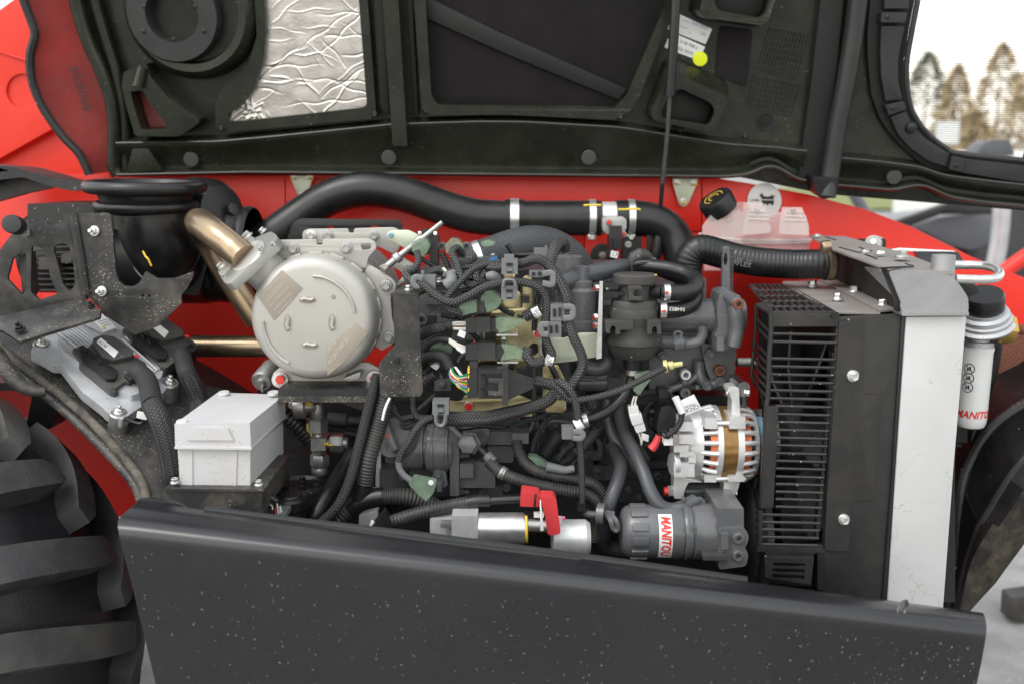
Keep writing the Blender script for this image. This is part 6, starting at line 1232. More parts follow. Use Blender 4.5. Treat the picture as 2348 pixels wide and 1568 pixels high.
t.add('spring_clamp', ptube('h', '840,1450,-.05 845,1420,-.05 900,1425,-.05 885,1470,-.05', -.05, 2.6, seg=6), m_eng); t.add('clamp_ring', lathe(NB(), p1('h', 870, 1510, -.02), V((1, 0, .1)), [(-.008, 16*S(0)), (-.008, 18*S(0)), (.008, 18*S(0)), (.008, 16*S(0))], 24), m_eng)
t.add('foot', rbox('h', 1200, 1470, 1260, 1580, -.045, .0, .006), m_eng); t.add('rear_box', rbox('h', 1040, 970, 1110, 1160, .1, .2, .01), m_eng)
t.add('lower_flange', bev(plate(NB(), YP(.032), rnd(px('l', '1920,-60 2200,-60 2215,60 2190,160 2140,260 2080,320 2010,270 1960,150'), 8), 0, .05), .006, 3), m_eng)
text(t, 'TTO', m_eng, p1('l', 2160, 60, .031), V((0, 0, -1)), V((1, 0, 0)), .03, ext=.001)
t = T('lifting_eye', 'grey steel lifting eye plate standing before the radiator hose', 'lifting eye')
t.add('front_plate', bev(plate(NB(), YP(.02), rnd(px('h', '1256,710 1268,692 1310,700 1312,1085 1243,1092'), 3), 0, .012, [circ(*xy('h', 1275, 805), 4.5, 15, 16)]), .001), m_eng)
t.add('edge', loft(NB(), [pp('h', '1312,700,.02 1312,1085,.02 1312,1085,.03 1312,700,.03'), pp('h', '1346,725,.05 1340,1088,.05 1340,1088,.06 1346,725,.06')]), m_eng)
# ================================================================ radiator hose
t = T('radiator_hose', 'corrugated black radiator hose with worm drive clamp', 'hose')
t.add('hose', ptube('h', '960,1000,.22 950,900,.22 965,800,.22 1020,730,.22 1100,720,.22 1250,760,.22 1400,800,.21 1600,830,.20 1850,845,.19 2040,845,.18 2190,848,.18', .2, 34, seg=28, rib=(.0075, .978)), m_rubber)
hose_clamp(t, *xy('h', 2150, 848), .18, 35, 15, m=m_exh, screw=False); t.add('worm_housing', bev(cyl(NB(), p1('h', 2090, 700, .1), p1('h', 2165, 690, .1), .011, seg=16), .001), m_exh)
t.add('cuff', ptube('h', '2110,848,.18 2200,850,.18', .18, 35.5, seg=28), m_rubber)
text(t, 'DBF-25', m_clip, p1('h', 1410, 815, .137), V((1, 0, -.2)), V((.2, 0, 1)), .012); text(t, 'AFLEX', m_clip, p1('h', 1415, 845, .137), V((1, 0, -.2)), V((.2, 0, 1)), .012)
# ================================================================ expansion tank
t = T('expansion_tank', 'milky plastic coolant tank with black cap and pink coolant', 'tank')
def ring(s, d): return pp('h', s, d)
lo_f = '1062,580 1080,600 1400,640 1990,640 1995,580'
def prism(f, b, d0, d1, w=.006, nm='shell', m=m_milky): t.add(nm, bev(loft(NB(), [[P(*q, d0) for q in px('h', f)], [P(*q, d1) for q in px('h', b)]]), w, 3), m)
prism('1075,600 1075,520 1150,420 1300,380 1420,400 1960,430 1985,520 1988,640 1400,640 1200,625', '1085,580 1090,500 1170,410 1300,370 1430,380 1930,410 1960,500 1960,610 1400,610 1200,600', .34, .46, .012)
prism('1072,600 1200,625 1400,645 1995,645 1975,900 1090,900', '1080,580 1200,605 1400,620 1970,615 1960,880 1090,880', .34, .47, .008, 'lower_shell')
prism('1085,628 1200,640 1400,660 1985,660 1970,890 1098,890', '1090,610 1200,620 1400,640 1960,640 1955,870 1098,870', .345, .46, .006, 'coolant', m_cool)
t.add('seam', tube(NB(), pp('h', '1060,575,.335 1070,605,.335 1200,622,.335 1400,640,.335 1700,645,.335 1998,640,.335 2000,625,.345'), .0035, seg=8), m_milky)
t.add('seam', tube(NB(), pp('h', '1062,600,.336 1200,640,.336 1400,662,.336 1700,666,.336 1995,660,.336'), .003, seg=8), m_milky)
for f in ('1490,365 1610,365 1665,560 1640,580 1420,600 1410,640 1440,430', '1755,360 1925,360 1975,500 1985,600 1740,590 1728,560'):
    prism(f, f, .31, .40, .006, 'tower')
for q in ((1480, 365, 1612, 365, 1470, 470, 1645, 480), (1790, 368, 1925, 368, 1770, 480, 1960, 490)):
    for i in range(3):
        f0 = (i+.9)/3.2; t.add('moulded_rib', tube(NB(), [p1('h', lin(q[0], q[4], f0), lin(q[1], q[5], f0), .309), p1('h', lin(q[2], q[6], f0), lin(q[3], q[7], f0), .309)], .0022, seg=6, raw=True), m_milky)
    for i in range(5): f0 = i/4; t.add('moulded_rib', tube(NB(), [p1('h', lin(q[0], q[2], f0), 385, .309), p1('h', lin(q[4], q[6], f0), 480, .309)], .0018, seg=6, raw=True), m_milky)
    t.add('window', rbox('h', q[0]+45, 378, q[0]+80, 410, .306, .31, .001), m_zincd)
t.add('back_hump', rbox('h', 1425, 325, 1590, 420, .40, .47, .012), m_milky)
cax = (p1('h', 1180, 320, .34)-p1('h', 1300, 460, .38)).normalized(); cax = V((-.58, -.24, .78)).normalized(); cc_ = p1('h', 1285, 455, .37)
t.add('neck', lathe(NB(), cc_-cax*.03, cax, [(0, .036), (.03, .028), (.032, .031), (.038, .031), (.04, .026), (.06, .026)], 32), m_milky)
cap = t.add('cap', lathe(NB(), cc_+cax*.018, cax, [(0, .026), (.002, .034), (.030, .036), (.036, .033), (.037, .02), (.036, 0)], 40, fn=lambda a, q: 1-.05*(1 if math.cos(8*a) > .55 else 0)), m_plast)
for r in (.011, .02): t.add('cap_mark', lathe(NB(), cc_+cax*.0547, cax, [(0, r), (.0006, r), (.0006, r-.0014), (0, r-.0014)], 24, a0=40, a1=300), m_yel, sub=cap)
# ================================================================ alternator
t = T('alternator', 'silver alternator with bronze core, copper windings and blue pulley', 'alternator')
ay = -.03; ac = p1('m', 1180, 570, ay); rA = 88*S(ay); X = V((1, 0, 0))
def axp(x): return p1('m', x, 570, ay).x-ac.x
def al(prof, m, nm, seg=56, fn=None): return t.add(nm, lathe(NB(), ac, X, [(axp(x), r*rA) for x, r in prof], seg, fn=fn), m)
al([(1020, .74), (1020, .76), (1160, .76), (1160, .74)], m_nearblack, 'rear_core'); al([(1330, .74), (1330, .76), (1480, .76), (1480, .6)], m_nearblack, 'front_core')
al([(1085, .80), (1090, .90), (1150, .91), (1155, .78)], m_copper, 'rear_winding'); al([(1365, .78), (1370, .92), (1425, .90), (1435, .77)], m_copper, 'front_winding')
al([(1185, .86), (1185, .985), (1190, 1.0), (1305, 1.0), (1310, .985), (1310, .86)], m_stator, 'stator', 96, lambda a, q: 1+.008*(1 if math.cos(24*a) > 0 else -1))
al([(835, .0), (835, .70), (850, .76), (880, .80), (900, .85), (1020, .92), (1032, .92), (1032, .78)], m_alu, 'rear_end', 64, lambda a, q: 1+.025*(1 if math.cos(9*a) > .3 else 0))
al([(1140, .8), (1140, .99), (1145, 1.03), (1188, 1.03), (1190, .9)], m_alu, 'rear_ring'); al([(1305, .9), (1308, 1.03), (1360, 1.03), (1365, 1.0), (1365, .8)], m_alu, 'front_ring')
al([(1460, .82), (1462, .96), (1490, .92), (1505, .80), (1508, .3)], m_alu, 'front_end')
NF = 22
for i in range(NF):
    a = 2*math.pi*i/NF
    for (x0, x1, r0_, r1_, nm) in ((1015, 1150, .86, 1.0, 'rear_fin'), (1355, 1475, 1.0, .90, 'front_fin')):
        ra, rb_ = rA*r0_, rA*r1_; d = V((0, -math.cos(a), math.sin(a))); bm = NB()
        tube(bm, [ac+X*axp(x0)+d*(ra*.99), ac+X*axp((x0+x1)/2)+d*((ra+rb_)/2*1.01), ac+X*axp(x1)+d*(rb_*.99)], .0042, seg=8, flat=1.0); 
        if d.y < .35: t.add(nm, bm, m_alu)
al([(1512, .0), (1512, .62), (1520, .72), (1526, .72), (1532, .66), (1540, .72), (1552, .72), (1558, .66), (1566, .72), (1575, .72), (1582, .5), (1582, 0)], m_blue, 'pulley', 44)
for (y_, nm) in ((405, 'upper'), (875, 'lower')): t.add('through_bolt', cyl(NB(), p1('m', 1110, y_, ay-.045), p1('m', 1440, y_, ay-.045), .0055, seg=12), m_zinc)
for (x0, y0, x1, y1) in ((1100, 355, 1205, 450), (1310, 350, 1445, 450), (1095, 850, 1195, 905), (1300, 850, 1435, 900)): t.add('bolt_lug', rbox('m', x0, y0, x1, y1, ay-.058, ay-.01, .007, 4), m_alu)
for (x, y_) in ((1450, 400), (1440, 875)): bolt(t, 'm', x, y_, ay-.045, 12, m_zincd, 'hex', (1, 0, 0))
t.add('upper_arm', bev(plate(NB(), YP(ay-.04), rnd(px('m', '1288,130 1300,95 1350,88 1388,100 1398,300 1405,380 1300,385 1325,330 1330,200'), 5), 0, .03), .005, 3), m_alu)
bolt(t, 'm', 1295, 148, ay-.04, 13, m_zinc, 'hex', (-1, -.3, 0))
t.add('rear_foot', bev(plate(NB(), YP(ay-.045), rnd(px('m', '835,840 1090,905 960,905 930,960 910,1045 835,1045'), 5), 0, .03), .005, 3), m_alu); t.add('front_foot', bev(plate(NB(), YP(ay-.045), rnd(px('m', '1262,890 1400,895 1375,985 1340,1030 1258,1020'), 5), 0, .03), .005, 3), m_alu)
t.add('pivot_tube', cyl(NB(), p1('m', 920, 985, ay), p1('m', 1265, 985, ay), 22*S(ay), seg=32), m_eng); bolt(t, 'm', 820, 980, ay-.035, 28, m_zinc, 'hex', (-1, -.1, 0), 'pivot_nut'); t.add('pivot_stud', cyl(NB(), p1('m', 750, 980, ay-.035), p1('m', 830, 980, ay-.035), .007), m_redcap); bolt(t, 'm', 1350, 995, ay-.035, 15, m_zinc, 'hex', (1, -.1, 0))
for (x0, y0, x1, y1) in ((880, 390, 1000, 470), (835, 590, 960, 650), (885, 650, 1010, 690), (960, 670, 1020, 745), (835, 740, 1010, 860), (870, 500, 1010, 580)): t.add('rear_block', rbox('m', x0, y0, x1, y1, ay-.068, ay-.02, .006, 3), m_alu)
t.add('terminal_block', rbox('m', 750, 530, 870, 590, ay-.07, ay-.04, .004), m_nylon); t.add('terminal_block', rbox('m', 830, 500, 880, 590, ay-.075, ay-.04, .004), m_cover)
bolt(t, 'm', 810, 745, ay-.03, 18, m_alu, 'flange', (-1, -.3, 0)); bolt(t, 'm', 835, 750, ay-.05, 60, m_alud, 'plug', (-1, -.2, 0), 'rear_plate')
t = T('adjuster_strap', 'grey slotted adjuster strap above the alternator', 'bracket')
t.add('strap', bev(plate(NB(), YP(-.04), rnd(px('m', '1310,30 1340,20 1400,70 1445,140 1455,280 1440,300 1410,290 1420,180 1370,100 1320,90'), 5), 0, .008), .001), m_eng); bolt(t, 'm', 1448, 145, -.045, 20, m_zinc, 'flange', (.9, -.5, 0)); t.add('washer', lathe(NB(), p1('m', 1425, 115, -.045), V((.5, -1, 0)), [(0, .013), (.002, .013), (.002, 0)], 20), m_zinc)
t = T('drive_belt', 'black drive belt behind the blue pulley', 'belt'); t.add('belt', tube(NB(), pp('m', '1540,850,-.02 1500,1000,-.02 1450,1200,-.02 1430,1350,-.02'), .008, seg=8, flat=1.6), m_rubber); t.add('crank_pulley', lathe(NB(), p1('m', 1480, 1330, .0), X, [(-.015, .09), (-.01, .1), (-.004, .092), (.004, .1), (.015, .1), (.018, .06), (.018, 0)], 40), m_engd)
# ================================================================ oil filter
t = T('oil_filter', 'grey spin-on oil filter with white and red lettered sticker', 'oil filter')
oy = -.12; o0 = p1('m', 380, 1320, oy); rO = 66*S(oy)
def oxp(x): return p1('m', x, 1320, oy).x-o0.x
can = t.add('canister', lathe(NB(), o0, X, [(oxp(x), r*rO) for x, r in ((380, 0), (380, .62), (392, .78), (420, .90), (455, .97), (600, .985), (870, 1.0), (885, .98), (888, .94), (900, .94))], 64), m_eng)
for i in range(12):
    a = 2*math.pi*i/12; d = V((0, -math.cos(a), math.sin(a)))
    if d.y > .3: continue
    bm = NB(); rot = Matrix((X, d.cross(X), d)).transposed(); box(bm, o0+X*oxp(520)+d*(rO*.975), (oxp(590)-oxp(450), rO*.30, .006), rot); t.add('grip_flat', bev(bm, .002), m_eng)
t.add('seam_ring', lathe(NB(), o0, X, [(oxp(x), r*rO) for x, r in ((895, .9), (895, 1.0), (910, 1.03), (930, 1.03), (945, 1.0), (960, 1.0), (962, .9))], 64), m_eng)
t.add('head', lathe(NB(), o0, X, [(oxp(x), r*rO) for x, r in ((955, .9), (985, 1.02), (1160, 1.02), (1165, 1.0), (1200, 1.0), (1210, .9), (1230, .9))], 64), m_eng)
t.add('head_casting', rbox('m', 1205, 1130, 1430, 1300, oy-.045, oy+.05, .02, 4), m_eng); t.add('head_casting', bev(plate(NB(), YP(oy-.05), rnd(px('m', '1215,1300 1400,1290 1450,1310 1475,1370 1455,1440 1440,1460 1470,1520 1450,1620 1215,1650'), 9), 0, .08), .012, 4), m_eng)
for (x, y_) in ((1380, 1375), (1375, 1525)): bolt(t, 'm', x, y_, oy-.051, 27, m_eng, 'boss', name='socket_plug')
t.add('rib', rbox('m', 1235, 1345, 1300, 1480, oy-.056, oy, .004), m_eng); t.add('tab', rbox('m', 1000, 1290, 1030, 1345, oy-.062, oy-.05, .003), m_eng); t.add('spring_latch', rbox('m', 1085, 1535, 1300, 1570, oy-.065, oy-.03, .003), m_engd)
def onc(a0_, a1_, x0, x1, h):
    def f(s_, r_):
        a = R_(lin(a0_, a1_, r_)); return o0+X*lin(oxp(x0), oxp(x1), s_)+V((0, -math.cos(a), math.sin(a)))*(rO*1.0+h)
    return f
st = t.add('sticker', grid(NB(), onc(58, -44, 672, 785, .0006), 4, 24), m_paper)
def osurf(h):
    def f(a, b):   # a runs along the text, b across: text reads downward round the can
        ang = R_(9)-a/rO; return o0+X*(oxp(728)+b)+V((0, -math.cos(ang), math.sin(ang)))*(rO+h)
    return f
text(t, 'MANITOU', m_printr, o0, X, V((0, 0, 1)), .0205, sub=st, fn=osurf(.0014), shear=.2, width=.70, bold=.03)
# ================================================================ radiator and fan guard
t = T('radiator', 'tall radiator with black shroud and scuffed white side plate', 'radiator')
fy = -.12
t.add('side_plate', bev(plate(NB(), YP(fy-.006), [(2079, 727), (2216, 726), (2186, 1080), (2160, 1430), (2032, 1430), (2055, 1080)], 0, .03), .001), m_sidep)
t.add('side_strip', bev(plate(NB(), YP(fy-.003), [(2068, 723), (2079, 723), (2055, 1080), (2033, 1430), (2018, 1430), (2045, 1080)], 0, .04), .002), m_plast)
t.add('shroud_panel', bev(plate(NB(), YP(fy), px('w', '1919,728 2070,720 2048,1080 2022,1400 1876,1352 1888,1250 1902,1000'), 0, .01), .002), m_shroud)
t.add('raised_panel', bev(plate(NB(), YP(fy), rnd(px('n', '765,-250 975,-265 980,-230 955,340 962,368 1100,370 1118,390 1060,1235 1040,1262 890,1268 868,1290 850,1700 640,1690 660,1290'), 4), .004, .006), .003, 3), m_shroud)
t.add('core', rbox('w', 1985, 740, 2190, 1380, fy+.03, fy+.52, .004), m_nearblack)
t.add('corner_fillet', rbox('p', 590, 450, 640, 760, fy-.004, fy+.02, .006), m_plast)
for (k, x, y_, d) in (('n', 890, 213, 29), ('p', 812, 163, 28)): bolt(t, k, x, y_, fy-.006, d, m_zinc, 'flange')
# end tank, cap strip, top covers
tf = px('i', '1190,905 1300,885 1500,900 1700,935 1740,955 1800,1020 1872,1130 1876,1252 1300,1252 1288,1165'); 
t.add('end_tank', bev(loft(NB(), [[P(*q, fy-.01) for q in rnd(tf, 8)], [P(*q, fy-.01)+V((.10, .5, -.03)) for q in rnd(tf, 8)]]), .012, 4, 60), m_radtop)
t.add('tank_rim', bev(plate(NB(), YP(fy-.016), rnd(px('i', '1300,1252 1878,1248 1878,1283 1310,1286'), 2), 0, .05), .002), m_radtop)
CP = Plane(p1('i', 1745, 915, fy), p1('i', 1170, 880, fy+.04), p1('i', 525, 600, .36))
t.add('top_cover', bev(plate(NB(), CP, px('i', '520,600 820,605 1130,690 1400,775 1690,885 1748,912 1740,922 1560,916 1410,868 1172,880 720,716'), 0, .004), .001), m_cover)
for s in ('655,610 750,638 740,642 645,614', '775,700 960,748 940,750 765,704', '945,700 1060,735 1040,738 935,704', '1000,760 1105,800 1085,802 985,764', '1340,838 1415,862 1400,866 1330,842'): t.add('slot', dplate(CP, px('i', s), .0008, .001, w=.0001), m_nearblack)
t.add('side_wall', loft(NB(), [pp('i', '735,722,.3 1168,876,-.07 1290,1165,-.118 1284,1252,-.118 738,985,.3'), [q+V((.006, .0, .0)) for q in pp('i', '735,722,.3 1168,876,-.07 1290,1165,-.118 1284,1252,-.118 738,985,.3')]]), m_wallp)
t.add('front_lip', bev(plate(NB(), YP(fy-.012), px('i', '1172,880 1410,868 1412,874 1185,886 1296,1165 1284,1250 1278,1250 1284,1165 1166,884'), 0, .02), .0008), m_plast)
TZ = Plane(P(1775, 719, fy), P(1775, 719, fy)+V((1, 0, 0)), P(1775, 719, fy)+V((0, 1, 0)))
def top(name, s, m, h=0, th=.004, k='i'): return t.add(name, bev(plate(NB(), TZ, px(k, s), h, th), .001), m)
top('top_plate', '290,990 620,985 1125,1255 735,1248 300,1015', m_cover); top('top_plate', '605,985 735,980 1290,1243 1120,1256', m_cover, .004); top('top_edge', '0,1012 30,1010 200,1160 180,1175', m_shroud); top('top_front', '75,1170 210,1165 205,1262 190,1262 60,1185', m_shroud); top('top_front', '190,1246 740,1246 730,1260 192,1262', m_shroud)
for (x, y_) in ((540, 1045), (757, 1160), (897, 1098), (1140, 1212)): bolt(t, 'i', 0, 0, 0, 27, m_zinc, 'flange', (0, 0, 1), at=TZ.pick(*xy('i', x, y_), .004))
Qg = px('i', '5,1016 330,1016 735,1246 195,1246')
def beam(a, b, pl, h, r, nm='grille_bar', m=None): t.add(nm, tube(NB(), [pl.pick(*a, h), pl.pick(*b, h)], r, seg=6, raw=True), m or m_shroud)
for i in range(9): beam(quadpt(Qg, i/8, 0), quadpt(Qg, i/8, 1), TZ, -.002, .0028)
for i in range(6): beam(quadpt(Qg, 0, i/5), quadpt(Qg, 1, i/5), TZ, -.002, .0032)
# fan guard bars on the front and left faces
gp = YP(fy)
def rx(v): return lin(1918, 1866, (v-745)/(1300-745))
def bar3(a, b, c, r, nm='guard_bar'): t.add(nm, tube(NB(), [a, b, c], r, seg=6, raw=True), m_shroud)
bars = [xy('i', 0, y_)[1] for y_ in (1435, 1502)]+[xy('n', 0, y_)[1] for y_ in (65, 132, 200, 265, 335, 403, 470, 538, 605, 672, 738, 802, 870, 935, 1000, 1068, 1132, 1197, 1260, 1325)]+[xy('p', 0, y_)[1] for y_ in (122, 185, 248, 312, 375)]
for v in bars:
    up_grp = v < 925; lo_grp = v > 1165
    if up_grp or lo_grp:
        ul = lin(1768, 1762, (v-745)/180) if up_grp else lin(1742, 1740, (v-1170)/70)
        c = gp.pick(ul, v, .0); a = P(ul-34, v-36, fy+.13) if up_grp else P(ul-18, v-22, fy+.13)
        bar3(a, c, gp.pick(rx(v)+4, v+3, 0), .0026)
    else: t.add('guard_bar', tube(NB(), [gp.pick(1778, v, 0), gp.pick(rx(v)+4, v+3, 0)], .0026, seg=6, raw=True), m_shroud)
t.add('guard_head', bev(plate(NB(), gp, rnd(px('i', '190,1262 735,1262 750,1275 750,1310 985,1312 985,1330 960,1372 195,1374'), 2), .002, .008), .002), m_shroud)
t.add('head_hole', lathe(NB(), p1('i', 742, 1282, fy-.004), V((0, -1, 0)), [(0, .006), (.001, .006), (.001, 0)], 16), m_nearblack)
t.add('guard_post', bev(plate(NB(), gp, rnd(px('n', '148,465 250,465 225,950 205,1330 100,1335 120,900'), 2), .004, .012), .003), m_shroud)
t.add('post_side', loft(NB(), [pp('n', '148,468,-.124 148,490,-.124 100,1340,-.124 92,1330,-.124'), pp('n', '118,430,.02 118,450,.02 75,1350,.02 70,1340,.02')]), m_shroud)
for s in ('60,1180,-.0 55,1400,-.0 45,1567,-.0', ): t.add('guard_edge', ptube('i', '65,1185,.0 58,1380,.0 42,1560,.0', .0, 4, seg=8), m_shroud)
t.add('guard_edge', ptube('n', '42,0,.0 30,230,.0 95,330,.0 130,450,.0', 0, 4, seg=8), m_shroud); t.add('guard_edge', ptube('n', '85,1340,.0 50,1390,.0 35,1567,.0', .0, 5, seg=8), m_shroud); t.add('guard_edge', ptube('p', '50,0,.0 20,300,.0 25,560,.0 60,650,.0', .0, 5, seg=8), m_shroud)
t.add('guard_edge', tube(NB(), pp('i', '190,1262,-.12 192,1380,-.12')+pp('n', '175,60,-.12 165,400,-.12 150,468,-.12'), .004, seg=8, raw=True), m_shroud); t.add('guard_edge', tube(NB(), pp('p', '100,85,-.12 95,380,-.12 80,430,-.12'), .004, seg=8, raw=True), m_shroud)
t.add('guard_tail', bev(plate(NB(), gp, rnd(px('p', '78,382 636,378 650,450 560,452 548,480 150,480 140,440 75,432'), 3), .001, .008), .002), m_shroud)
t.add('vent_panel', bev(plate(NB(), YP(fy-.01), rnd(px('p', '140,480 560,482 530,722 140,660'), 3), 0, .006, [px('p', '212,528 482,538 481,568 210,560'), px('p', '208,578 480,590 479,618 206,610'), px('p', '206,626 478,640 474,672 204,662')]), .001), m_shroud)
t.add('vent_back', dplate(YP(fy+.02), px('p', '140,500 560,500 540,740 140,700'), 0, .004), m_nearblack)
for v in bars[:-1:1]: t.add('bar_end', rbox('w', rx(v)-2, v-13, rx(v)+5, v, fy+.004, fy+.02, .001), m_shroud)
# fan behind the guard
t = T('cooling_fan', 'dark grey cooling fan behind the slatted guard', 'fan')
fc = P(1835, 1010, .15); t.add('hub', lathe(NB(), fc, X, [(-.05, 0), (-.05, .05), (-.04, .07), (.03, .075), (.03, 0)], 32), m_engd)
for i in range(8):
    a = 2*math.pi*i/8+.35; d = V((0, -math.cos(a), math.sin(a))); s = d.cross(X)
    bm = NB(); loft(bm, [[fc+d*r+s*(w*q)+X*(tw*q) +X*o_ for q, o_ in ((-1, 0), (1, 0), (1, .004), (-1, .004))] for r, w, tw in ((.06, .022, .02), (.13, .04, .03), (.17, .055, .03), (.2, .05, .024))]); t.add('blade', bm, m_fanb if 'm_fanb' in globals() else m_eng)
t.add('belt_pulley', lathe(NB(), fc-X*.07, X, [(-.02, .05), (-.015, .06), (.015, .06), (.02, .05), (.02, 0)], 28), m_zincd); t.add('spindle', cyl(NB(), P(1690, 830, .1), P(1735, 830, .1), .008), m_zincd)
t.add('rear_ring', lathe(NB(), fc+X*.03, X, [(0, .205), (.02, .21), (.04, .21)], 48), m_plast)
t.add('dark_backing', rbox('w', 1745, 690, 1990, 1340, .38, .40, .004), m_nearblack)  # dark sheet added so the space behind the guard reads as shade
# fittings on top of the radiator
t = T('grab_handle', 'bent bright zinc bar on top of the radiator', 'handle'); t.add('bar', tube(NB(), pp('i', '1650,846,.02 1850,850,.02 2010,858,.0 2110,885,-.03 2140,930,-.05 2100,965,-.07 1980,975,-.08 1760,968,-.08'), 10*S(-.03), seg=18), m_zinc)
t.add('root_post', lathe(NB(), p1('i', 1640, 1040, fy+.03), V((0, 0, 1)), [(0, .022), (.01, .018), (.05, .017), (.052, 0)], 24), m_radtop); bolt(t, 'i', 1642, 900, fy+.03, 27, m_zinc, 'dome', (0, 0, 1))
bolt(t, 'i', 1305, 782, .0, 34, m_zincd, 'plug', (0, 0, 1), 'washer'); bolt(t, 'i', 1308, 765, .0, 24, m_zinc, 'hex', (0, 0, 1)); bolt(t, 'i', 1120, 748, .05, 22, m_zinc, 'dome', (0, 0, 1)); bolt(t, 'i', 995, 738, .1, 20, m_zincd, 'dome', (0, 0, 1)); bolt(t, 'i', 585, 604, .32, 17, m_zincd, 'dome', (0, 0, 1))
t = T('latch_bracket', 'wet black folded bracket behind the grab handle', 'bracket'); t.add('plate', bev(loft(NB(), [pp('i', '1440,740,.12 1790,745,.12 1870,890,.06 1460,890,.06'), pp('i', '1400,735,.2 1760,738,.2 1770,745,.2 1440,745,.2')]), .004, 3), m_plast); t.add('strip', dplate(YP(.2), px('i', '1225,722 1300,708 1760,732 1770,742 1400,738 1230,730'), 0, .01), m_nylon)
t.add('tail', dplate(YP(.0), px('i', '1770,990 1920,1000 1970,1085 1870,1130 1800,1020'), 0, .02), m_plast)
t = T('stay_bracket', 'small black slotted stay bolted to the red beam', 'bracket'); t.add('plate', bev(plate(NB(), YP(.36), rnd(px('i', '930,628 1160,626 1172,640 1168,705 1120,700 940,640'), 3), 0, .004, [rnd(px('i', '1095,668 1130,668 1132,690 1100,690'), 2)]), .001), m_plast); bolt(t, 'i', 1055, 658, .355, 22, m_zinc, 'flange', (-.2, -1, .3)); t.add('spacer', cyl(NB(), p1('i', 1060, 665, .35), p1('i', 1100, 672, .40), .016), m_zincd)
# ================================================================ fuel filter
t = T('fuel_filter', 'white fuel filter canister with red lettering and black knob', 'fuel filter')
qy = .1; fu = 2231; rF = 35*S(qy); f0 = P(fu, 900, qy); Z = V((0, 0, 1))
def fz(v): return P(fu, v, qy).z-f0.z
cn = t.add('canister', lathe(NB(), f0, Z, [(fz(v), r*rF) for v, r in ((978, 0), (978, .7), (974, .88), (966, .97), (955, 1), (806, 1), (800, 1.04), (794, 1.04), (792, .9))], 48), m_nylon)
t.add('head', lathe(NB(), f0, Z, [(fz(v), r*rF) for v, r in ((800, .7), (799, .98), (782, .98), (780, .8), (760, .78), (756, .9), (740, .95))], 40), m_alud)
cx_ = V((-.25, -.35, .9)).normalized(); k0 = P(2255, 712, qy-.02)
t.add('head_rings', lathe(NB(), k0-cx_*.035, cx_, [(0, .03), (.005, .05), (.010, .052), (.014, .046), (.02, .046), (.022, .042), (.03, .042), (.034, .036), (.04, .036)], 40), m_alud)
t.add('knob', lathe(NB(), k0, cx_, [(-.004, .030), (0, .033), (.028, .034), (.034, .031), (.035, 0)], 36), m_plast)
t.add('port', cyl(NB(), p1('i', 2040, 1410, qy-.02), p1('i', 2130, 1400, qy-.02), .012), m_alud); t.add('brass_nut', bev(lathe(NB(), p1('i', 2115, 1395, qy-.02), X, [(0, .022), (.002, .026), (.026, .026), (.028, .02)], 6), .0005), M('brass', (.55, .36, .10), .35, .85, var=.1)); t.add('fitting', cyl(NB(), p1('i', 2205, 1385, qy-.02), p1('i', 2235, 1388, qy-.02), .018), m_zinc)
q = P(2240, 770, qy+.04); bm = NB(); box(bm, V((q.x, .31, q.z)), (.05, .42, .03)); t.add('mount_arm', bev(bm, .004), m_plast)
t.add('drain', rbox('n', 1770, 645, 1865, 780, qy, qy+.04, .008), m_plast); t.add('drain_foot', rbox('n', 1755, 790, 1815, 820, qy, qy+.03, .004), m_plast)
def fs(h, a_c, v_c):
    def f(a, b): ang = a_c+a/rF; return f0+Z*(fz(v_c)+b)+V((math.sin(ang), -math.cos(ang), 0))*(rF+h)
    return f
text(t, 'MANITOU', m_printr, f0, X, Z, .0185, sub=cn, fn=fs(.0006, R_(-6), 944), shear=.25, width=.86, bold=.03)
for v in (840, 861, 882):
    bm = NB(); fn = fs(.0006, R_(-48), v); n = 20
    ro = [bm.verts.new(fn(.0095*math.cos(2*math.pi*i/n), .0095*math.sin(2*math.pi*i/n))) for i in range(n)]; ri = [bm.verts.new(fn(.008*math.cos(2*math.pi*i/n), .008*math.sin(2*math.pi*i/n))) for i in range(n)]
    for i in range(n): bm.faces.new([ro[i], ro[(i+1) % n], ri[(i+1) % n], ri[i]])
    for (a, b, c, d) in (((-.006, .005), (-.005, .006), (.006, -.005), (.005, -.006)), ((-.004, -.004), (-.004, .001), (-.001, .001), (-.001, -.004)), ((.0, -.003), (.0, .004), (.003, .004), (.003, -.003))): bm.faces.new([bm.verts.new(fn(*q)) for q in (a, b, c, d)])
    t.add('pictogram', bm, m_print, sub=cn)
t = T('fuel_line', 'dark maroon rubber fuel line with steel ferrule', 'hose'); t.add('ferrule', ptube('i', '2245,1400,.09 2285,1402,.09', .09, 11), m_zinc); t.add('line', ptube('i', '2275,1402,.09 2340,1400,.08 2500,1390,.06', .08, 12), m_rust)
t = T('fuel_hose', 'black hose with clip running down beside white canister', 'hose'); t.add('hose', ptube('n', '2120,-180,.11 2115,0,.12 2060,250,.13 1980,480,.14 1900,760,.14', .12, 11), m_rubber); t.add('clip', rbox('i', 2075, 1465, 2205, 1520, .08, .12, .003), m_plast)
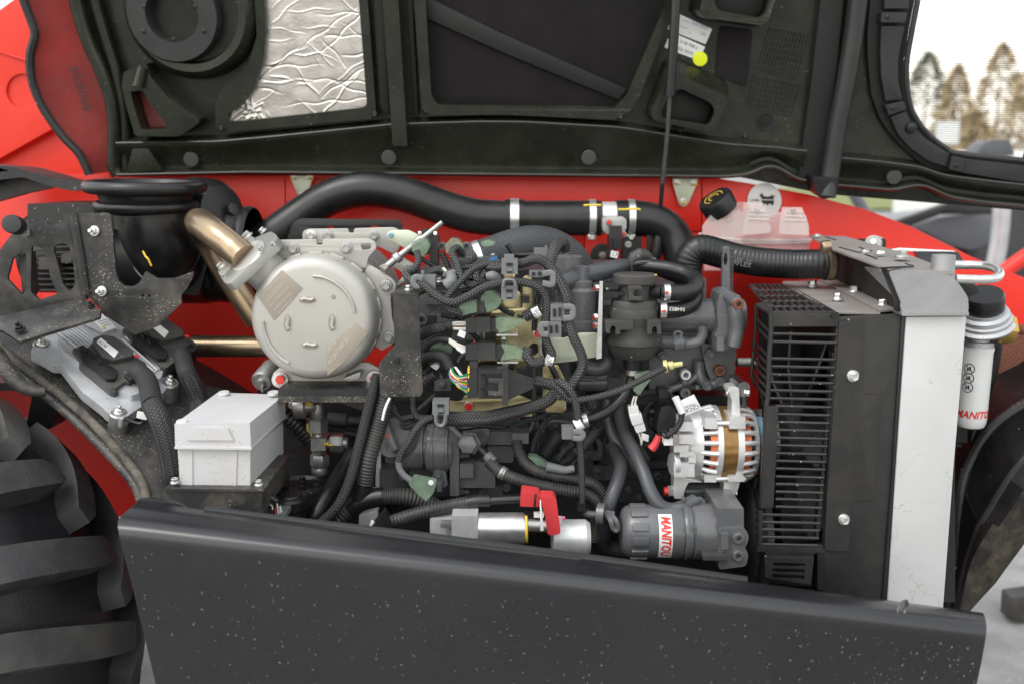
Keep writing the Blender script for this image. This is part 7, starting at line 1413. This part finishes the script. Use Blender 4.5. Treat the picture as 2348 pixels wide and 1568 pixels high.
# ================================================================ front fender
t = T('front_fender', 'big black plastic front wheel arch with muddy lip', 'fender')
C1 = px('n', '2700,60 2347,262 2090,395 1930,560 1810,780 1740,1000')+px('p', '1710,200 1680,600 1640,1000'); D1 = [.26, .26, .26, .25, .22, .18, .14, .10, .08]
C2 = px('n', '2700,240 2347,440 2130,580 1980,740 1870,950 1800,1150')+px('p', '1760,300 1730,640 1690,1000'); D2 = [.12, .12, .12, .12, .12, .10, .08, .06, .05]
C3 = px('n', '2700,560 2347,900 2200,1080 2080,1280 1960,1480')+px('p', '1960,200 1880,420 1810,700 1760,1000'); D3 = [.02, .02, .02, .02, .02, .02, .02, .02, .02]
C4 = px('n', '2700,780 2347,1180 2250,1330 2130,1500')+px('p', '2080,200 2000,330 1900,520 1840,740 1800,960'); D4 = [-.04]*9
C5 = px('n', '2700,1000 2347,1420')+px('p', '2347,270 2270,400 2180,520 2080,670 1960,800 1870,900 1850,960'); D5 = [-.03]*9
C6 = px('n', '2700,1060 2347,1460')+px('p', '2400,300 2300,440 2210,560 2110,700 1990,830 1900,930 1870,980'); D6 = [.01]*9
def cvy(c, d): 
    return spline([P(*q, y_) for q, y_ in zip(c, d)], .02)
def resamp(ps, n):
    return [ps[min(len(ps)-1, round(i*(len(ps)-1)/n))] for i in range(n+1)]
rowsF = [resamp(cvy(c, d), 40) for c, d in ((C1, D1), (C2, D2), (C3, D3))]
rowsF.insert(0, [p+V((-.02, .25, .03)) for p in rowsF[0]])
bm = NB(); loft(bm, rowsF, closed=False); bmesh.ops.solidify(bm, geom=bm.faces[:], thickness=-.005); t.add('arch', bm, m_fend, smooth=60)
bm = NB(); loft(bm, [resamp(cvy(c, d), 40) for c, d in ((C3, D3), (C4, D4))], closed=False); t.add('arch_band', bm, m_fend, smooth=60)
bm = NB(); loft(bm, [resamp(cvy(c, d), 40) for c, d in ((C4, D4), (C5, D5), (C6, D6))], closed=False); bmesh.ops.solidify(bm, geom=bm.faces[:], thickness=-.004); t.add('muddy_lip', bm, m_mudf, smooth=60)
for C_, D_, r in ((C2, D2, .010), (C3, D3, .008)): t.add('ridge', tube(NB(), [p+V((0, -.006, 0)) for p in cvy(C_, D_)], r, seg=10, raw=True), m_fend)
t = T('side_grille', 'dark maroon ribbed plastic grille behind the fuel filter', 'grille')
t.add('backing', dplate(YP(.33), px('n', '2140,-120 2500,-150 2500,140 2347,150 2110,260'), 0, .01), m_nearblack)
for i in range(16): t.add('slat', tube(NB(), [p1('n', 2120+i*4, 235-i*24, .325), p1('n', 2500, 60-i*24, .325)], .0035, seg=6, raw=True), m_rust)
t.add('red_reflection', dplate(YP(.30), px('n', '2100,385 2347,250 2500,170 2500,205 2347,278 2085,405'), 0, .01), m_red)  # red strip put in for the reflection of the red beam
t = T('step_block', 'dark rubber block on the ground beyond the skirt', 'block')
t.add('block', bev(plate(NB(), YP(.97), px('p', '2245,830 2600,780 2600,1045 2230,1030'), 0, .06), .006), m_plastd)
finish()
